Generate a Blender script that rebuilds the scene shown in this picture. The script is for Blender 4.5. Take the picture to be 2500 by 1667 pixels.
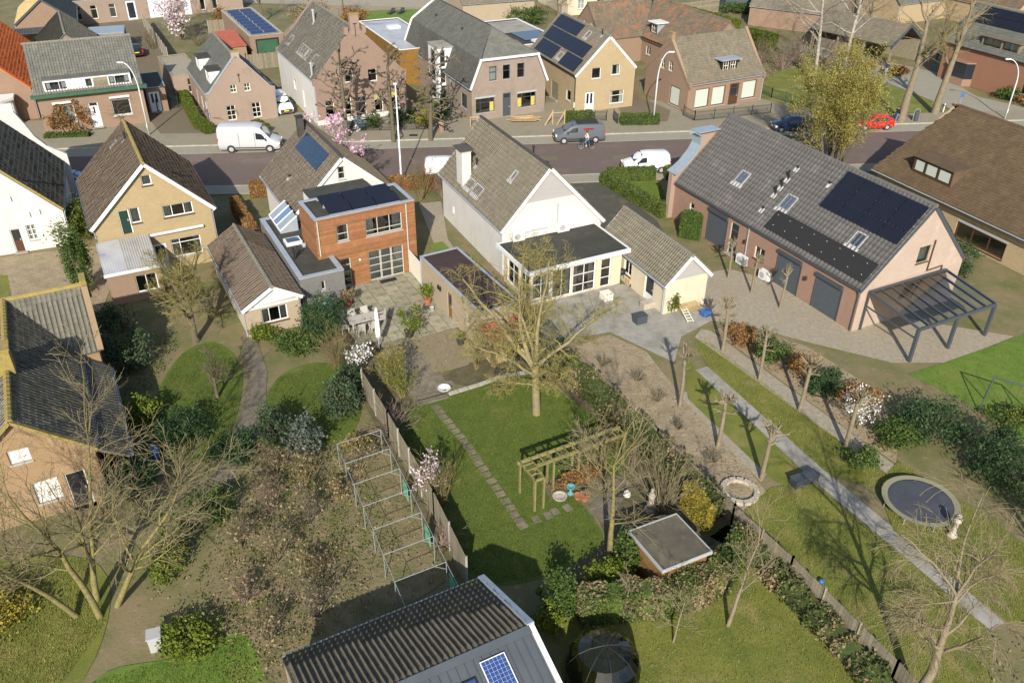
import bpy, bmesh, math, random
import numpy as np
from mathutils import Vector, Matrix
from mathutils.geometry import tessellate_polygon
for o in list(bpy.data.objects): bpy.data.objects.remove(o)
SC = bpy.context.scene
COL = SC.collection
R = math.radians
# ------------------------------------------------------------------ camera, sky, sun, exposure
cd = bpy.data.cameras.new('camera'); cam = bpy.data.objects.new('camera', cd); COL.objects.link(cam)
cd.sensor_fit = 'HORIZONTAL'; cd.sensor_width = 36; cd.lens = 36 * 2085 / 2500; cd.clip_end = 2000; cd.clip_start = .5
cam.matrix_world = Matrix.Translation((0, 0, 30)) @ Matrix.Rotation(R(90 - 32.75), 4, 'X') @ Matrix.Rotation(R(0.6), 4, 'Z')
SC.camera = cam
SUN_EL, SUN_AZ = 30.6, 3.0
W = bpy.data.worlds.new('World'); SC.world = W; W.use_nodes = True
nt = W.node_tree; bg = nt.nodes['Background']
sk = nt.nodes.new('ShaderNodeTexSky'); sk.sky_type = 'NISHITA'; sk.sun_disc = False
sk.sun_elevation = R(SUN_EL); sk.sun_rotation = R(180 + SUN_AZ); sk.air_density = 1.0; sk.dust_density = 1.2
nt.links.new(sk.outputs[0], bg.inputs[0]); bg.inputs[1].default_value = 0.12
sd = bpy.data.lights.new('sun', 'SUN'); sd.energy = 4.9; sd.angle = R(.53); sd.color = (1, .945, .84)
so = bpy.data.objects.new('sun', sd); COL.objects.link(so)
so.rotation_euler = Vector((math.sin(R(SUN_AZ)) * math.cos(R(SUN_EL)), math.cos(R(SUN_AZ)) * math.cos(R(SUN_EL)), -math.sin(R(SUN_EL)))).to_track_quat('-Z', 'Y').to_euler()
so.location = (0, -60, 60)
SC.view_settings.view_transform = 'Standard'; SC.view_settings.look = 'None'
SC.view_settings.exposure = 0.55; SC.view_settings.gamma = 1
SC.render.engine = 'CYCLES'
# ------------------------------------------------------------------ materials
MATS = {}
def mat(name, c1, c2=None, s=4.0, rough=.85, metal=0., bump=0., bs=None, rnd=0., spec=.3, c3=None, s3=.35, f3=.5, coord='Object', brick=None, stripe=None, detail=6, streak=None, transl=0.):
    m = bpy.data.materials.new(name); m.use_nodes = True; MATS[name] = m
    n = m.node_tree.nodes; l = m.node_tree.links; b = n['Principled BSDF']
    b.inputs['Roughness'].default_value = rough; b.inputs['Metallic'].default_value = metal
    b.inputs['Specular IOR Level'].default_value = spec
    tc = n.new('ShaderNodeTexCoord'); co = tc.outputs[coord]
    def mix(f, a, bb, typ='MIX'):
        x = n.new('ShaderNodeMix'); x.data_type = 'RGBA'; x.blend_type = typ
        for sck, v in ((x.inputs[0], f), (x.inputs[6], a), (x.inputs[7], bb)):
            if hasattr(v, 'is_output'): l.new(v, sck)
            elif isinstance(v, (int, float)): sck.default_value = v
            else: sck.default_value = (*v, 1)
        return x.outputs[2]
    def noise(sc, d=detail, c=None):
        x = n.new('ShaderNodeTexNoise'); x.inputs['Scale'].default_value = sc; x.inputs['Detail'].default_value = d
        x.inputs['Roughness'].default_value = .65; l.new(c or co, x.inputs['Vector']); return x.outputs['Fac']
    def ramp(v, a, bb):
        x = n.new('ShaderNodeMapRange'); x.inputs[1].default_value = a; x.inputs[2].default_value = bb; l.new(v, x.inputs[0]); return x.outputs[0]
    col = c1; h = None
    if c2 is not None: col = mix(ramp(noise(s), .36, .64), c1, c2)
    if brick:
        bw, bh, mo = brick
        t = n.new('ShaderNodeTexBrick'); l.new(tc.outputs['UV'], t.inputs['Vector'])
        t.inputs['Scale'].default_value = 1; t.inputs['Brick Width'].default_value = bw; t.inputs['Row Height'].default_value = bh
        t.inputs['Mortar Size'].default_value = .012; t.inputs['Mortar Smooth'].default_value = .3; t.inputs['Bias'].default_value = -.1
        ca = tuple(v * .8 for v in c1); cb = tuple(min(1, v * 1.2) for v in (c2 or c1))
        t.inputs['Color1'].default_value = (*ca, 1); t.inputs['Color2'].default_value = (*cb, 1); t.inputs['Mortar'].default_value = (*mo, 1)
        col = mix(.75, col, t.outputs['Color']) if hasattr(col, 'is_output') else t.outputs['Color']
        h = t.outputs['Fac']
    if stripe:   # painted / sawn grooves along one axis: (period, axis, colour, width)
        per, ax, sc_, wd = stripe
        sx = n.new('ShaderNodeSeparateXYZ'); l.new(tc.outputs['UV'] if coord == 'UV' else co, sx.inputs[0])
        md = n.new('ShaderNodeMath'); md.operation = 'PINGPONG'; md.inputs[1].default_value = per / 2; l.new(sx.outputs[ax], md.inputs[0])
        lt = n.new('ShaderNodeMath'); lt.operation = 'LESS_THAN'; lt.inputs[1].default_value = wd; l.new(md.outputs[0], lt.inputs[0])
        col = mix(lt.outputs[0], col, sc_)
    if c3 is not None: col = mix(ramp(noise(s3, 5), f3, f3 + .18), col, c3)
    if streak:
        mp = n.new('ShaderNodeMapping'); mp.inputs['Scale'].default_value = (2.6, 2.6, .22); l.new(tc.outputs['Object'], mp.inputs['Vector'])
        col = mix(ramp(noise(1, 5, mp.outputs[0]), .56, 1.0), col, streak)
    if rnd:
        g = n.new('ShaderNodeNewGeometry'); oi = n.new('ShaderNodeObjectInfo')
        a = n.new('ShaderNodeMath'); a.operation = 'ADD'; l.new(g.outputs['Random Per Island'], a.inputs[0]); l.new(oi.outputs['Random'], a.inputs[1])
        fr = n.new('ShaderNodeMath'); fr.operation = 'FRACT'; l.new(a.outputs[0], fr.inputs[0])
        hs = n.new('ShaderNodeHueSaturation')
        mr = n.new('ShaderNodeMapRange'); mr.inputs[3].default_value = 1 - rnd; mr.inputs[4].default_value = 1 + rnd; l.new(fr.outputs[0], mr.inputs[0])
        l.new(mr.outputs[0], hs.inputs['Value'])
        mh = n.new('ShaderNodeMapRange'); mh.inputs[3].default_value = .5 - rnd * .05; mh.inputs[4].default_value = .5 + rnd * .05
        ml = n.new('ShaderNodeMath'); ml.operation = 'MULTIPLY'; ml.inputs[1].default_value = 7.13; l.new(fr.outputs[0], ml.inputs[0])
        f2 = n.new('ShaderNodeMath'); f2.operation = 'FRACT'; l.new(ml.outputs[0], f2.inputs[0]); l.new(f2.outputs[0], mh.inputs[0]); l.new(mh.outputs[0], hs.inputs['Hue'])
        if hasattr(col, 'is_output'): l.new(col, hs.inputs['Color'])
        else: hs.inputs['Color'].default_value = (*col, 1)
        col = hs.outputs[0]
    if hasattr(col, 'is_output'): l.new(col, b.inputs['Base Color'])
    else: b.inputs['Base Color'].default_value = (*col, 1)
    if bump:
        bp = n.new('ShaderNodeBump'); bp.inputs['Strength'].default_value = min(1, bump); bp.inputs['Distance'].default_value = .03 * max(1, bump)
        hh = noise(bs or s * 3)
        if h is not None:
            am = n.new('ShaderNodeMath'); am.operation = 'SUBTRACT'; l.new(hh, am.inputs[0]); l.new(h, am.inputs[1]); hh = am.outputs[0]
        l.new(hh, bp.inputs['Height']); l.new(bp.outputs[0], b.inputs['Normal'])
    if transl:
        tr = n.new('ShaderNodeBsdfTranslucent'); ms = n.new('ShaderNodeMixShader'); ms.inputs[0].default_value = transl
        if hasattr(col, 'is_output'): l.new(col, tr.inputs[0])
        else: tr.inputs[0].default_value = (*col, 1)
        l.new(b.outputs[0], ms.inputs[1]); l.new(tr.outputs[0], ms.inputs[2]); l.new(ms.outputs[0], n['Material Output'].inputs[0])
    return m
def glassmat(name, tint=(.75, .8, .8), refl=.12):
    m = bpy.data.materials.new(name); m.use_nodes = True; MATS[name] = m
    n = m.node_tree.nodes; l = m.node_tree.links; n.remove(n['Principled BSDF'])
    t = n.new('ShaderNodeBsdfTransparent'); t.inputs[0].default_value = (*tint, 1)
    g = n.new('ShaderNodeBsdfGlossy'); g.inputs['Roughness'].default_value = .03
    fr = n.new('ShaderNodeFresnel'); fr.inputs[0].default_value = 1.5
    ad = n.new('ShaderNodeMath'); ad.operation = 'ADD'; ad.inputs[1].default_value = refl; l.new(fr.outputs[0], ad.inputs[0])
    x = n.new('ShaderNodeMixShader'); l.new(ad.outputs[0], x.inputs[0]); l.new(t.outputs[0], x.inputs[1]); l.new(g.outputs[0], x.inputs[2]); l.new(x.outputs[0], n['Material Output'].inputs[0])
    return m
def MT(x): return MATS[x] if isinstance(x, str) else x
# ------------------------------------------------------------------ object helpers
def tag(o, label=None, cat=None, group=None, kind=None):
    if label: o['label'] = label
    if cat: o['category'] = cat
    if group: o['group'] = group
    if kind: o['kind'] = kind
    return o
def thing(name, label, cat, loc=(0, 0, 0), rz=0., group=None):
    o = bpy.data.objects.new(name, None); COL.objects.link(o); o.empty_display_size = .2
    o.location = loc; o.rotation_euler = (0, 0, rz); return tag(o, label, cat, group)
def link(name, me, m, parent=None):
    o = bpy.data.objects.new(name, me); COL.objects.link(o)
    if m is not None and not me.materials: me.materials.append(MT(m))
    if parent is not None: o.parent = parent
    return o
def copy_tree(o, parent=None, label=None):
    c = o.copy(); COL.objects.link(c)
    if parent is not None: c.parent = parent
    if label: c['label'] = label
    for ch in KIDS.get(o.name, o.children): copy_tree(ch, c)
    return c
KIDS = {}
class MB:
    """collects faces and links them as ONE mesh object"""
    def __init__(s): s.v = []; s.f = []; s.uv = []
    def face(s, pts, uv=None):
        i = len(s.v); s.v += [tuple(p) for p in pts]; s.f.append(tuple(range(i, i + len(pts)))); s.uv.append(uv); return s
    def box(s, c, d, M=None):
        x, y, z = d[0] / 2, d[1] / 2, d[2] / 2; c = Vector(c)
        P = [Vector((a * x, b * y, e * z)) for e in (-1, 1) for b in (-1, 1) for a in (-1, 1)]
        if M is not None: P = [M @ p for p in P]
        i = len(s.v); s.v += [tuple(p + c) for p in P]
        for q in ((0, 2, 3, 1), (4, 5, 7, 6), (0, 1, 5, 4), (2, 6, 7, 3), (0, 4, 6, 2), (1, 3, 7, 5)): s.f.append(tuple(i + k for k in q)); s.uv.append(None)
        return s
    def bar(s, a, b, w, h=None, up=(0, 0, 1)):
        a = Vector(a); b = Vector(b); d = b - a; L = d.length
        if L < 1e-6: return s
        x = d / L; u = Vector(up); y = u.cross(x)
        if y.length < 1e-4: y = Vector((0, 1, 0)).cross(x)
        y.normalize(); z = x.cross(y)
        return s.box((a + b) / 2, (L, w, h or w), Matrix((x, y, z)).transposed())
    def tube(s, pts, rad, k=6, cap=True):
        n = len(pts); P = [Vector(p) for p in pts]; i0 = len(s.v); fr = None
        for j in range(n):
            t = (P[min(j + 1, n - 1)] - P[max(j - 1, 0)])
            t = t.normalized() if t.length > 1e-7 else Vector((0, 0, 1))
            if fr is None: fr = t.orthogonal().normalized()
            fr = (fr - t * fr.dot(t)); fr = fr.normalized() if fr.length > 1e-5 else t.orthogonal().normalized()
            b = t.cross(fr); r = rad[j] if hasattr(rad, '__len__') else rad
            for q in range(k):
                a = 2 * math.pi * q / k; s.v.append(tuple(P[j] + (fr * math.cos(a) + b * math.sin(a)) * r))
        for j in range(n - 1):
            for q in range(k):
                a = i0 + j * k + q; b = i0 + j * k + (q + 1) % k; s.f.append((a, b, b + k, a + k)); s.uv.append(None)
        if cap:
            s.f.append(tuple(i0 + q for q in reversed(range(k)))); s.uv.append(None)
            s.f.append(tuple(i0 + (n - 1) * k + q for q in range(k))); s.uv.append(None)
        return s
    def lathe(s, prof, c=(0, 0, 0), k=16, M=None):
        i0 = len(s.v); c = Vector(c)
        for r, z in prof:
            for q in range(k):
                p = Vector((r * math.cos(2 * math.pi * q / k), r * math.sin(2 * math.pi * q / k), z)); s.v.append(tuple(c + (M @ p if M else p)))
        for j in range(len(prof) - 1):
            for q in range(k):
                a = i0 + j * k + q; b = i0 + j * k + (q + 1) % k; s.f.append((a, b, b + k, a + k)); s.uv.append(None)
        s.f.append(tuple(i0 + q for q in reversed(range(k)))); s.uv.append(None)
        s.f.append(tuple(i0 + (len(prof) - 1) * k + q for q in range(k))); s.uv.append(None)
        return s
    def prism(s, poly, z0, z1):
        n = len(poly); i = len(s.v); s.v += [(*p[:2], z0) for p in poly] + [(*p[:2], z1) for p in poly]
        s.f.append(tuple(i + q for q in reversed(range(n)))); s.uv.append(None); s.f.append(tuple(i + n + q for q in range(n))); s.uv.append(None)
        for q in range(n): s.f.append((i + q, i + (q + 1) % n, i + n + (q + 1) % n, i + n + q)); s.uv.append(None)
        return s
    def mesh(s, name, smooth=False):
        me = bpy.data.meshes.new(name); me.from_pydata(s.v, [], s.f)
        if any(u for u in s.uv):
            ul = me.uv_layers.new(); k = 0
            for f, u in zip(s.f, s.uv):
                for q in range(len(f)):
                    if u: ul.data[k].uv = u[q]
                    k += 1
        if smooth: me.polygons.foreach_set('use_smooth', [True] * len(me.polygons))
        me.update(); return me
    def build(s, name, m, parent=None, smooth=False, label=None, cat=None, group=None, kind=None):
        return tag(link(name, s.mesh(name, smooth), m, parent), label, cat, group, kind)
def nmesh(name, V, F, m, parent=None, smooth=False):
    me = bpy.data.meshes.new(name); V = np.asarray(V, np.float32).reshape(-1, 3); F = np.asarray(F, np.int32); k = F.shape[1]
    me.vertices.add(len(V)); me.vertices.foreach_set('co', V.ravel())
    me.loops.add(F.size); me.loops.foreach_set('vertex_index', F.ravel())
    me.polygons.add(len(F)); me.polygons.foreach_set('loop_start', np.arange(0, F.size, k, dtype=np.int32))
    try: me.polygons.foreach_set('loop_total', np.full(len(F), k, np.int32))
    except Exception: pass
    if smooth: me.polygons.foreach_set('use_smooth', np.ones(len(F), bool))
    me.update(calc_edges=True); return link(name, me, m, parent)
def flat(name, poly, z, m, label=None, kind='structure', parent=None, uvs=True):
    """a ground sheet laid as one polygon"""
    b = MB(); P = [Vector((p[0], p[1], 0)) for p in poly]
    tris = tessellate_polygon([P]); b.v = [(p[0], p[1], z) for p in poly]
    for t in tris:
        a, q, c = (Vector(b.v[i]) for i in t)
        if (q - a).cross(c - a).z < 0: t = (t[0], t[2], t[1])
        b.f.append(tuple(t)); b.uv.append([b.v[i][:2] for i in t])
    o = b.build(name, m, parent)
    if kind and parent is None: o['kind'] = kind
    if label: o['label'] = label
    return o
def smooth_poly(pts, n=5):
    """closed Catmull-Rom"""
    out = []; N = len(pts)
    for i in range(N):
        p0, p1, p2, p3 = (np.array(pts[(i + k) % N][:2], float) for k in (-1, 0, 1, 2))
        for j in range(n):
            t = j / n; out.append(tuple(.5 * (2 * p1 + (p2 - p0) * t + (2 * p0 - 5 * p1 + 4 * p2 - p3) * t * t + (3 * p1 - p0 - 3 * p2 + p3) * t ** 3)))
    return out
CAMP = np.array([0, 0, 30.])
# ------------------------------------------------------------------ palette (real-world base colours)
mat('ground', (0.188, 0.147, 0.080), (0.106, 0.112, 0.037), s=.35, bump=.8, bs=6, c3=(0.225, 0.175, 0.112), s3=1.7, f3=.56)
mat('asphalt', (0.150, 0.112, 0.093), (0.118, 0.088, 0.074), s=.7, rough=.9, bump=.25, bs=30, brick=(.22, .11, (.105, .08, .068)), c3=(0.163, 0.125, 0.106), s3=.22, f3=.52, detail=10)
mat('paver', (0.294, 0.256, 0.188), (0.206, 0.179, 0.125), s=1.6, bump=.4, bs=20, brick=(.3, .15, (0.163, 0.144, 0.100)), c3=(0.188, 0.181, 0.106), s3=.5, f3=.55)
mat('paver_grey', (0.325, 0.300, 0.237), (0.237, 0.219, 0.169), s=1.1, bump=.4, bs=20, brick=(.22, .11, (0.188, 0.175, 0.138)), c3=(0.250, 0.231, 0.175), s3=.4, f3=.52)
mat('paver_dark', (0.094, 0.085, 0.065), (0.062, 0.059, 0.048), s=1.2, bump=.4, bs=18, brick=(.22, .11, (0.050, 0.050, 0.037)), c3=(0.112, 0.100, 0.069), s3=.7)
mat('paver_brown', (0.188, 0.144, 0.094), (0.144, 0.112, 0.075), s=1.3, bump=.4, bs=18, brick=(.22, .11, (0.100, 0.088, 0.056)), c3=(0.125, 0.125, 0.062), s3=.6)
mat('kerb', (0.375, 0.350, 0.288), (0.275, 0.250, 0.200), s=2, bump=.3)
mat('slab', (0.294, 0.269, 0.194), (0.206, 0.188, 0.131), s=1.3, rough=.9, bump=.5, bs=14, rnd=.16, c3=(0.150, 0.150, 0.081), s3=1.1, f3=.55)
mat('slab_old', (0.194, 0.163, 0.119), (0.131, 0.112, 0.077), s=2.5, rough=.9, bump=.5, bs=14, rnd=.2)
mat('brick_paving', (.285, .235, .160), (.215, .178, .118), s=1.2, bump=.5, bs=20, brick=(.21, .07, (0.150, 0.125, 0.062)), c3=(0.188, 0.175, 0.069), s3=.8, f3=.5)
mat('lawn', (.092, .125, .019), (.068, .100, .015), s=1.1, bump=1, bs=40, c3=(.150, .145, .040), s3=.4, f3=.56, detail=10)
mat('weedy', (.215, .165, .095), (.105, .105, .036), s=.9, bump=2.2, bs=6, c3=(.155, .125, .065), s3=1.6, f3=.5, detail=9)
mat('lawn_rough', (0.154, 0.157, 0.029), (0.096, 0.117, 0.020), s=.6, bump=1, bs=18, c3=(0.219, 0.172, 0.065), s3=.5, f3=.52, detail=9)
mat('lawn_bright', (0.120, 0.183, 0.026), (0.083, 0.143, 0.017), s=1.2, bump=1, bs=30, c3=(0.143, 0.174, 0.032), s3=.4)
mat('soil', (.300, .240, .158), (.215, .172, .108), s=1.1, bump=2.6, bs=5, c3=(.30, .235, .15), s3=.6, f3=.52)
mat('soil_dark', (0.119, 0.094, 0.053), (0.069, 0.065, 0.031), s=1.5, bump=1, bs=9, c3=(0.163, 0.125, 0.062), s3=.8, f3=.54)
mat('gravel', (0.341, 0.297, 0.220), (0.242, 0.209, 0.154), s=4, bump=1, bs=40, c3=(0.286, 0.237, 0.165), s3=.4)
mat('concrete', (0.306, 0.287, 0.250), (0.222, 0.208, 0.175), s=1.2, bump=.3, bs=12, c3=(0.185, 0.175, 0.139), s3=.5)
mat('sand', (.42, .33, .22), (.33, .25, .16), s=2, bump=.6)
mat('bitumen', (.052, .050, .040), (.036, .036, .030), s=.9, rough=.8, bump=.35, bs=14, c3=(.085, .078, .055), s3=.7, f3=.56)
mat('bitumen_red', (.055, .033, .030), (.04, .026, .024), s=1.2, rough=.75, bump=.3, bs=12, c3=(.075, .06, .045), s3=.9, f3=.58)
mat('membrane', (.40, .40, .41), (.30, .30, .32), s=.5, rough=.45, spec=.5, c3=(.16, .16, .22), s3=.25, f3=.58)
# walls
mat('brick_pink', (.315, .182, .127), (.25, .147, .105), s=.9, bump=.5, bs=14, brick=(.21, .065, (.30, .22, .17)), c3=(.25, .155, .115), s3=.55, f3=.55, streak=(.23, .15, .115))
mat('brick_rose', (.325, .235, .18), (.245, .172, .13), s=.8, bump=.5, bs=14, brick=(.21, .065, (.32, .26, .21)), c3=(.20, .15, .12), s3=.6, f3=.58)
mat('brick_f3', (.265, .182, .135), (.215, .145, .108), s=.9, bump=.4, bs=12, brick=(.21, .065, (.25, .18, .145)), c3=(.20, .14, .11), s3=.7, f3=.56)
mat('brick_grey', (.30, .235, .19), (.23, .18, .145), s=1., bump=.5, bs=12, brick=(.21, .065, (.27, .22, .18)), c3=(.21, .17, .14), s3=.6)
mat('brick_yellow', (.385, .290, .150), (.33, .245, .128), s=.9, bump=.5, bs=12, brick=(.21, .065, (.32, .26, .16)), c3=(.30, .225, .12), s3=.5, f3=.56)
mat('brick_yellow2', (.40, .30, .175), (.34, .255, .145), s=.9, bump=.5, bs=12, brick=(.21, .065, (.34, .28, .18)), c3=(.31, .235, .13), s3=.5, f3=.56)
mat('brick_red', (.28, .125, .075), (.22, .10, .06), s=.9, bump=.5, bs=12, brick=(.21, .065, (.22, .15, .10)))
mat('brick_brown', (.275, .185, .130), (.22, .148, .105), s=.9, bump=.5, bs=12, brick=(.21, .065, (.26, .18, .12)))
mat('brick_old', (.36, .235, .13), (.29, .185, .10), s=.8, bump=.6, bs=12, brick=(.21, .065, (.22, .16, .10)), c3=(.36, .29, .17), s3=.5, f3=.55)
mat('brick_slate', (.27, .26, .245), (.17, .165, .155), s=6, bump=.8, bs=14, brick=(.4, .05, (.11, .105, .10)))
mat('brick_beige', (.40, .32, .225), (.33, .26, .18), s=.8, bump=.5, bs=12, brick=(.21, .065, (.33, .27, .19)))
mat('render_white', (.54, .52, .485), (.49, .47, .435), s=.6, bump=.15, bs=20, c3=(.42, .39, .33), s3=.45, f3=.62, streak=(.36, .34, .28))
mat('render_cream', (.54, .465, .345), (.49, .42, .31), s=.6, bump=.15, bs=20, c3=(.44, .36, .25), s3=.5, f3=.60, streak=(.36, .29, .2))
mat('clad_orange', (.275, .128, .056), (.215, .098, .042), s=3, rough=.7, bump=.2, rnd=.18, streak=(.17, .085, .04))
mat('clad_brown', (.21, .115, .022), (.17, .09, .018), s=3, rough=.7, bump=.2, rnd=.08)
mat('clad_grey', (.33, .31, .30), rough=.6, rnd=.03)
mat('wood_grey', (.235, .20, .14), (.16, .14, .10), s=5, rough=.9, bump=.3, rnd=.18)
mat('wood_pale', (.47, .33, .17), (.38, .26, .13), s=4, rough=.8, rnd=.12)
mat('wood_moss', (.23, .195, .075), (.15, .135, .05), s=5, rough=.9, bump=.4, rnd=.15)
mat('wood_brown', (0.203, 0.120, 0.038), (0.158, 0.090, 0.030), s=3, rough=.8, bump=.3, rnd=.15)
mat('white', (.62, .62, .60), rough=.45, spec=.4)
mat('cream', (.66, .62, .52), rough=.5)
mat('grey_paint', (.33, .33, .33), rough=.5)
mat('beige_paint', (.40, .385, .34), rough=.5)
mat('anthracite', (.055, .062, .072), rough=.5)
mat('anthracite2', (.075, .088, .10), (.065, .076, .088), s=3, rough=.55, stripe=(.08, 2, (.05, .058, .068), .006))
mat('zinc', (.36, .39, .43), (.30, .33, .37), s=2, rough=.5, metal=.25)
mat('zinc_blue', (0.289, 0.340, 0.374), (0.246, 0.297, 0.332), s=1.5, rough=.45, metal=.2)
mat('black', (.02, .02, .021), rough=.5)
mat('green_paint', (.045, .11, .065), (.035, .09, .05), s=2, rough=.5)
mat('darkgreen', (.014, .036, .024), rough=.5)
mat('brown_paint', (.075, .035, .02), rough=.5)
mat('lightblue_door', (.60, .66, .72), rough=.4)
mat('interior', (.24, .19, .14), (.16, .125, .09), s=1.5, rough=.9)
mat('curtain', (.62, .60, .55), rough=.9)
mat('yellow_stuff', (.55, .42, .07), (.35, .3, .08), s=4, rough=.8)
glassmat('glass'); glassmat('glass_sky', (.5, .58, .65), .3); glassmat('glass_clear', (.9, .92, .92), .03)
# roofs
def tmat(n, a, b, rnd=.12, c3=None, f3=.56, s=1.2, **k):
    c3 = c3 or tuple(v * 1.35 for v in a); mat(n, a, b, s=s, rough=.85, bump=.35, bs=10, rnd=rnd * .5, c3=c3, s3=.8, f3=f3, **k)
tmat('tile_brown', (.135, .105, .080), (.105, .080, .060))
tmat('tile_n3', (.155, .130, .105), (.12, .10, .08), c3=(.17, .15, .10))
tmat('tile_n4', (.185, .165, .125), (.15, .132, .098), c3=(.13, .115, .085))
tmat('tile_dark', (.105, .105, .095), (.08, .08, .072), .22, c3=(.15, .15, .11))
tmat('tile_barn', (.118, .112, .106), (.100, .094, .090), .04)
tmat('tile_n6', (0.116, 0.077, 0.044), (0.088, 0.060, 0.034), .2, c3=(0.141, 0.106, 0.052))
tmat('tile_slate', (.125, .125, .108), (.095, .095, .083), .2, c3=(.16, .155, .12))
tmat('tile_f3', (.150, .142, .118), (.115, .110, .092), .2, c3=(.175, .16, .12))
tmat('tile_f6', (.150, .130, .095), (.12, .105, .075), .24, c3=(.22, .115, .06), f3=.6)
tmat('tile_f6b', (.165, .125, .085), (.12, .10, .075), .3, c3=(.34, .11, .05), f3=.53)
tmat('tile_orange', (.42, .125, .045), (.36, .10, .035), .12)
tmat('tile_sheen', (.66, .47, .20), (.58, .42, .18), .06)
tmat('tile_old', (.16, .148, .115), (.115, .108, .085), .25, c3=(.22, .19, .11), f3=.57)
tmat('tile_moss', (.118, .100, .072), (.090, .076, .052), .25, c3=(.165, .135, .040), f3=.53)
tmat('tile_red', (.38, .11, .07), (.32, .09, .06), .08)
mat('felt', (.115, .103, .076), (.082, .074, .056), s=1.2, rough=.95, spec=.08, bump=.4, bs=12, c3=(.16, .14, .09), s3=.9, f3=.52)
mat('blind', (.42, .45, .39), rough=.8)
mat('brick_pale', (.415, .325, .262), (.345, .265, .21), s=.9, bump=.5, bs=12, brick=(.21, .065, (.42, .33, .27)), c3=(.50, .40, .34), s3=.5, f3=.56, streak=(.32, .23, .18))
mat('lichen', (.30, .22, .05), (.20, .165, .07), s=5, bump=.6, bs=12, c3=(.25, .18, .10), s3=2, f3=.55)
mat('ridge_dark', (.06, .055, .05), (.045, .04, .038), s=3)
mat('ridge_grey', (.20, .185, .15), (.15, .14, .11), s=3, bump=.3)
mat('seam', (.088, .100, .112), (.075, .087, .098), s=1, rough=.5, metal=.2)
mat('pv_black', (.012, .013, .020), (.010, .011, .018), s=1, rough=.16, spec=.5)
mat('pv_navy', (.018, .032, .062), (.014, .026, .052), s=2, rough=.14, spec=.5)
mat('pv_blue', (.022, .050, .165), (.030, .066, .21), s=6, rough=.18, spec=.5)
mat('pv_pipe', (.016, .016, .017), (.024, .023, .022), s=30, rough=.6, bump=.5, bs=60)
mat('pv_dusk', (.030, .046, .105), (.026, .040, .09), s=3, rough=.2, spec=.5)
mat('bark_walnut', (0.221, 0.184, 0.111), (0.156, 0.131, 0.070), s=3, rough=.9, bump=.8, bs=14, c3=(0.246, 0.217, 0.057), s3=1.6, f3=.5)
mat('silver', (.55, .55, .55), rough=.35, metal=.6)
mat('lead', (.42, .41, .40), rough=.6)
# vegetation
def leaf(n, a, b, rnd=.35, tr=.25): mat(n, a, b, s=1.5, rough=.7, rnd=rnd, transl=tr)
leaf('leaf_green', (0.077, 0.119, 0.020), (0.048, 0.084, 0.017)); leaf('leaf_dark', (0.045, 0.088, 0.028), (0.032, 0.063, 0.021))
leaf('leaf_lime', (.135, .165, .015), (.095, .135, .012)); leaf('leaf_yellow', (.25, .21, .028), (.19, .165, .025))
leaf('leaf_hedge', (0.091, 0.123, 0.022), (0.063, 0.092, 0.020)); leaf('leaf_hedge2', (.10, .125, .016), (.075, .10, .014)); leaf('leaf_beech', (.27, .145, .05), (.20, .11, .038))
leaf('leaf_willow', (.335, .295, .078), (.255, .228, .056), .3, .35); leaf('leaf_ivy', (.085, .108, .030), (.056, .076, .022))
leaf('leaf_grey', (.13, .15, .115), (.09, .11, .08)); leaf('leaf_conifer', (0.070, 0.105, 0.049), (0.049, 0.077, 0.036)); leaf('leaf_dry', (0.250, 0.194, 0.106), (0.188, 0.144, 0.075))
leaf('bloom_pink', (.72, .47, .56), (.62, .36, .48), .2); leaf('bloom_pale', (.70, .58, .58), (.60, .48, .48), .2); leaf('bloom_white', (.80, .79, .76), (.74, .73, .70), .1)
leaf('leaf_blue', (.12, .19, .20), (.09, .15, .16))
mat('bark', (.135, .110, .075), (.095, .078, .052), s=6, rough=.9, bump=.8, bs=20); mat('bark_pale', (0.208, 0.172, 0.116), (0.152, 0.124, 0.080), s=4, rough=.9, bump=.6, bs=16)
mat('bark_lichen', (0.200, 0.172, 0.060), (0.124, 0.104, 0.048), s=5, rough=.9, bump=.6, bs=16); mat('bark_birch', (.36, .33, .28), (.17, .15, .12), s=3.5, rough=.8, bump=.5)
mat('twig', (0.136, 0.112, 0.068), (0.096, 0.080, 0.048), s=2, rough=.9, rnd=.2); mat('twig_lichen', (0.216, 0.188, 0.056), (0.148, 0.124, 0.052), s=1.6, rough=.9, rnd=.2)
mat('twig_pale', (0.200, 0.164, 0.092), (0.144, 0.118, 0.068), s=2, rough=.9, rnd=.2); mat('twig_red', (.21, .15, .115), (.16, .115, .09), s=2, rough=.9, rnd=.2)
mat('twig_grey', (0.128, 0.106, 0.080), (0.092, 0.077, 0.058), s=2, rough=.9, rnd=.2); mat('twig_yellow', (0.184, 0.148, 0.060), (0.132, 0.108, 0.044), s=2, rough=.9, rnd=.2)
leaf('grass_blade', (.115, .140, .022), (.082, .110, .017), .3, .2); leaf('grass_dry', (0.213, 0.213, 0.048), (0.163, 0.163, 0.036), .3, .2)
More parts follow.
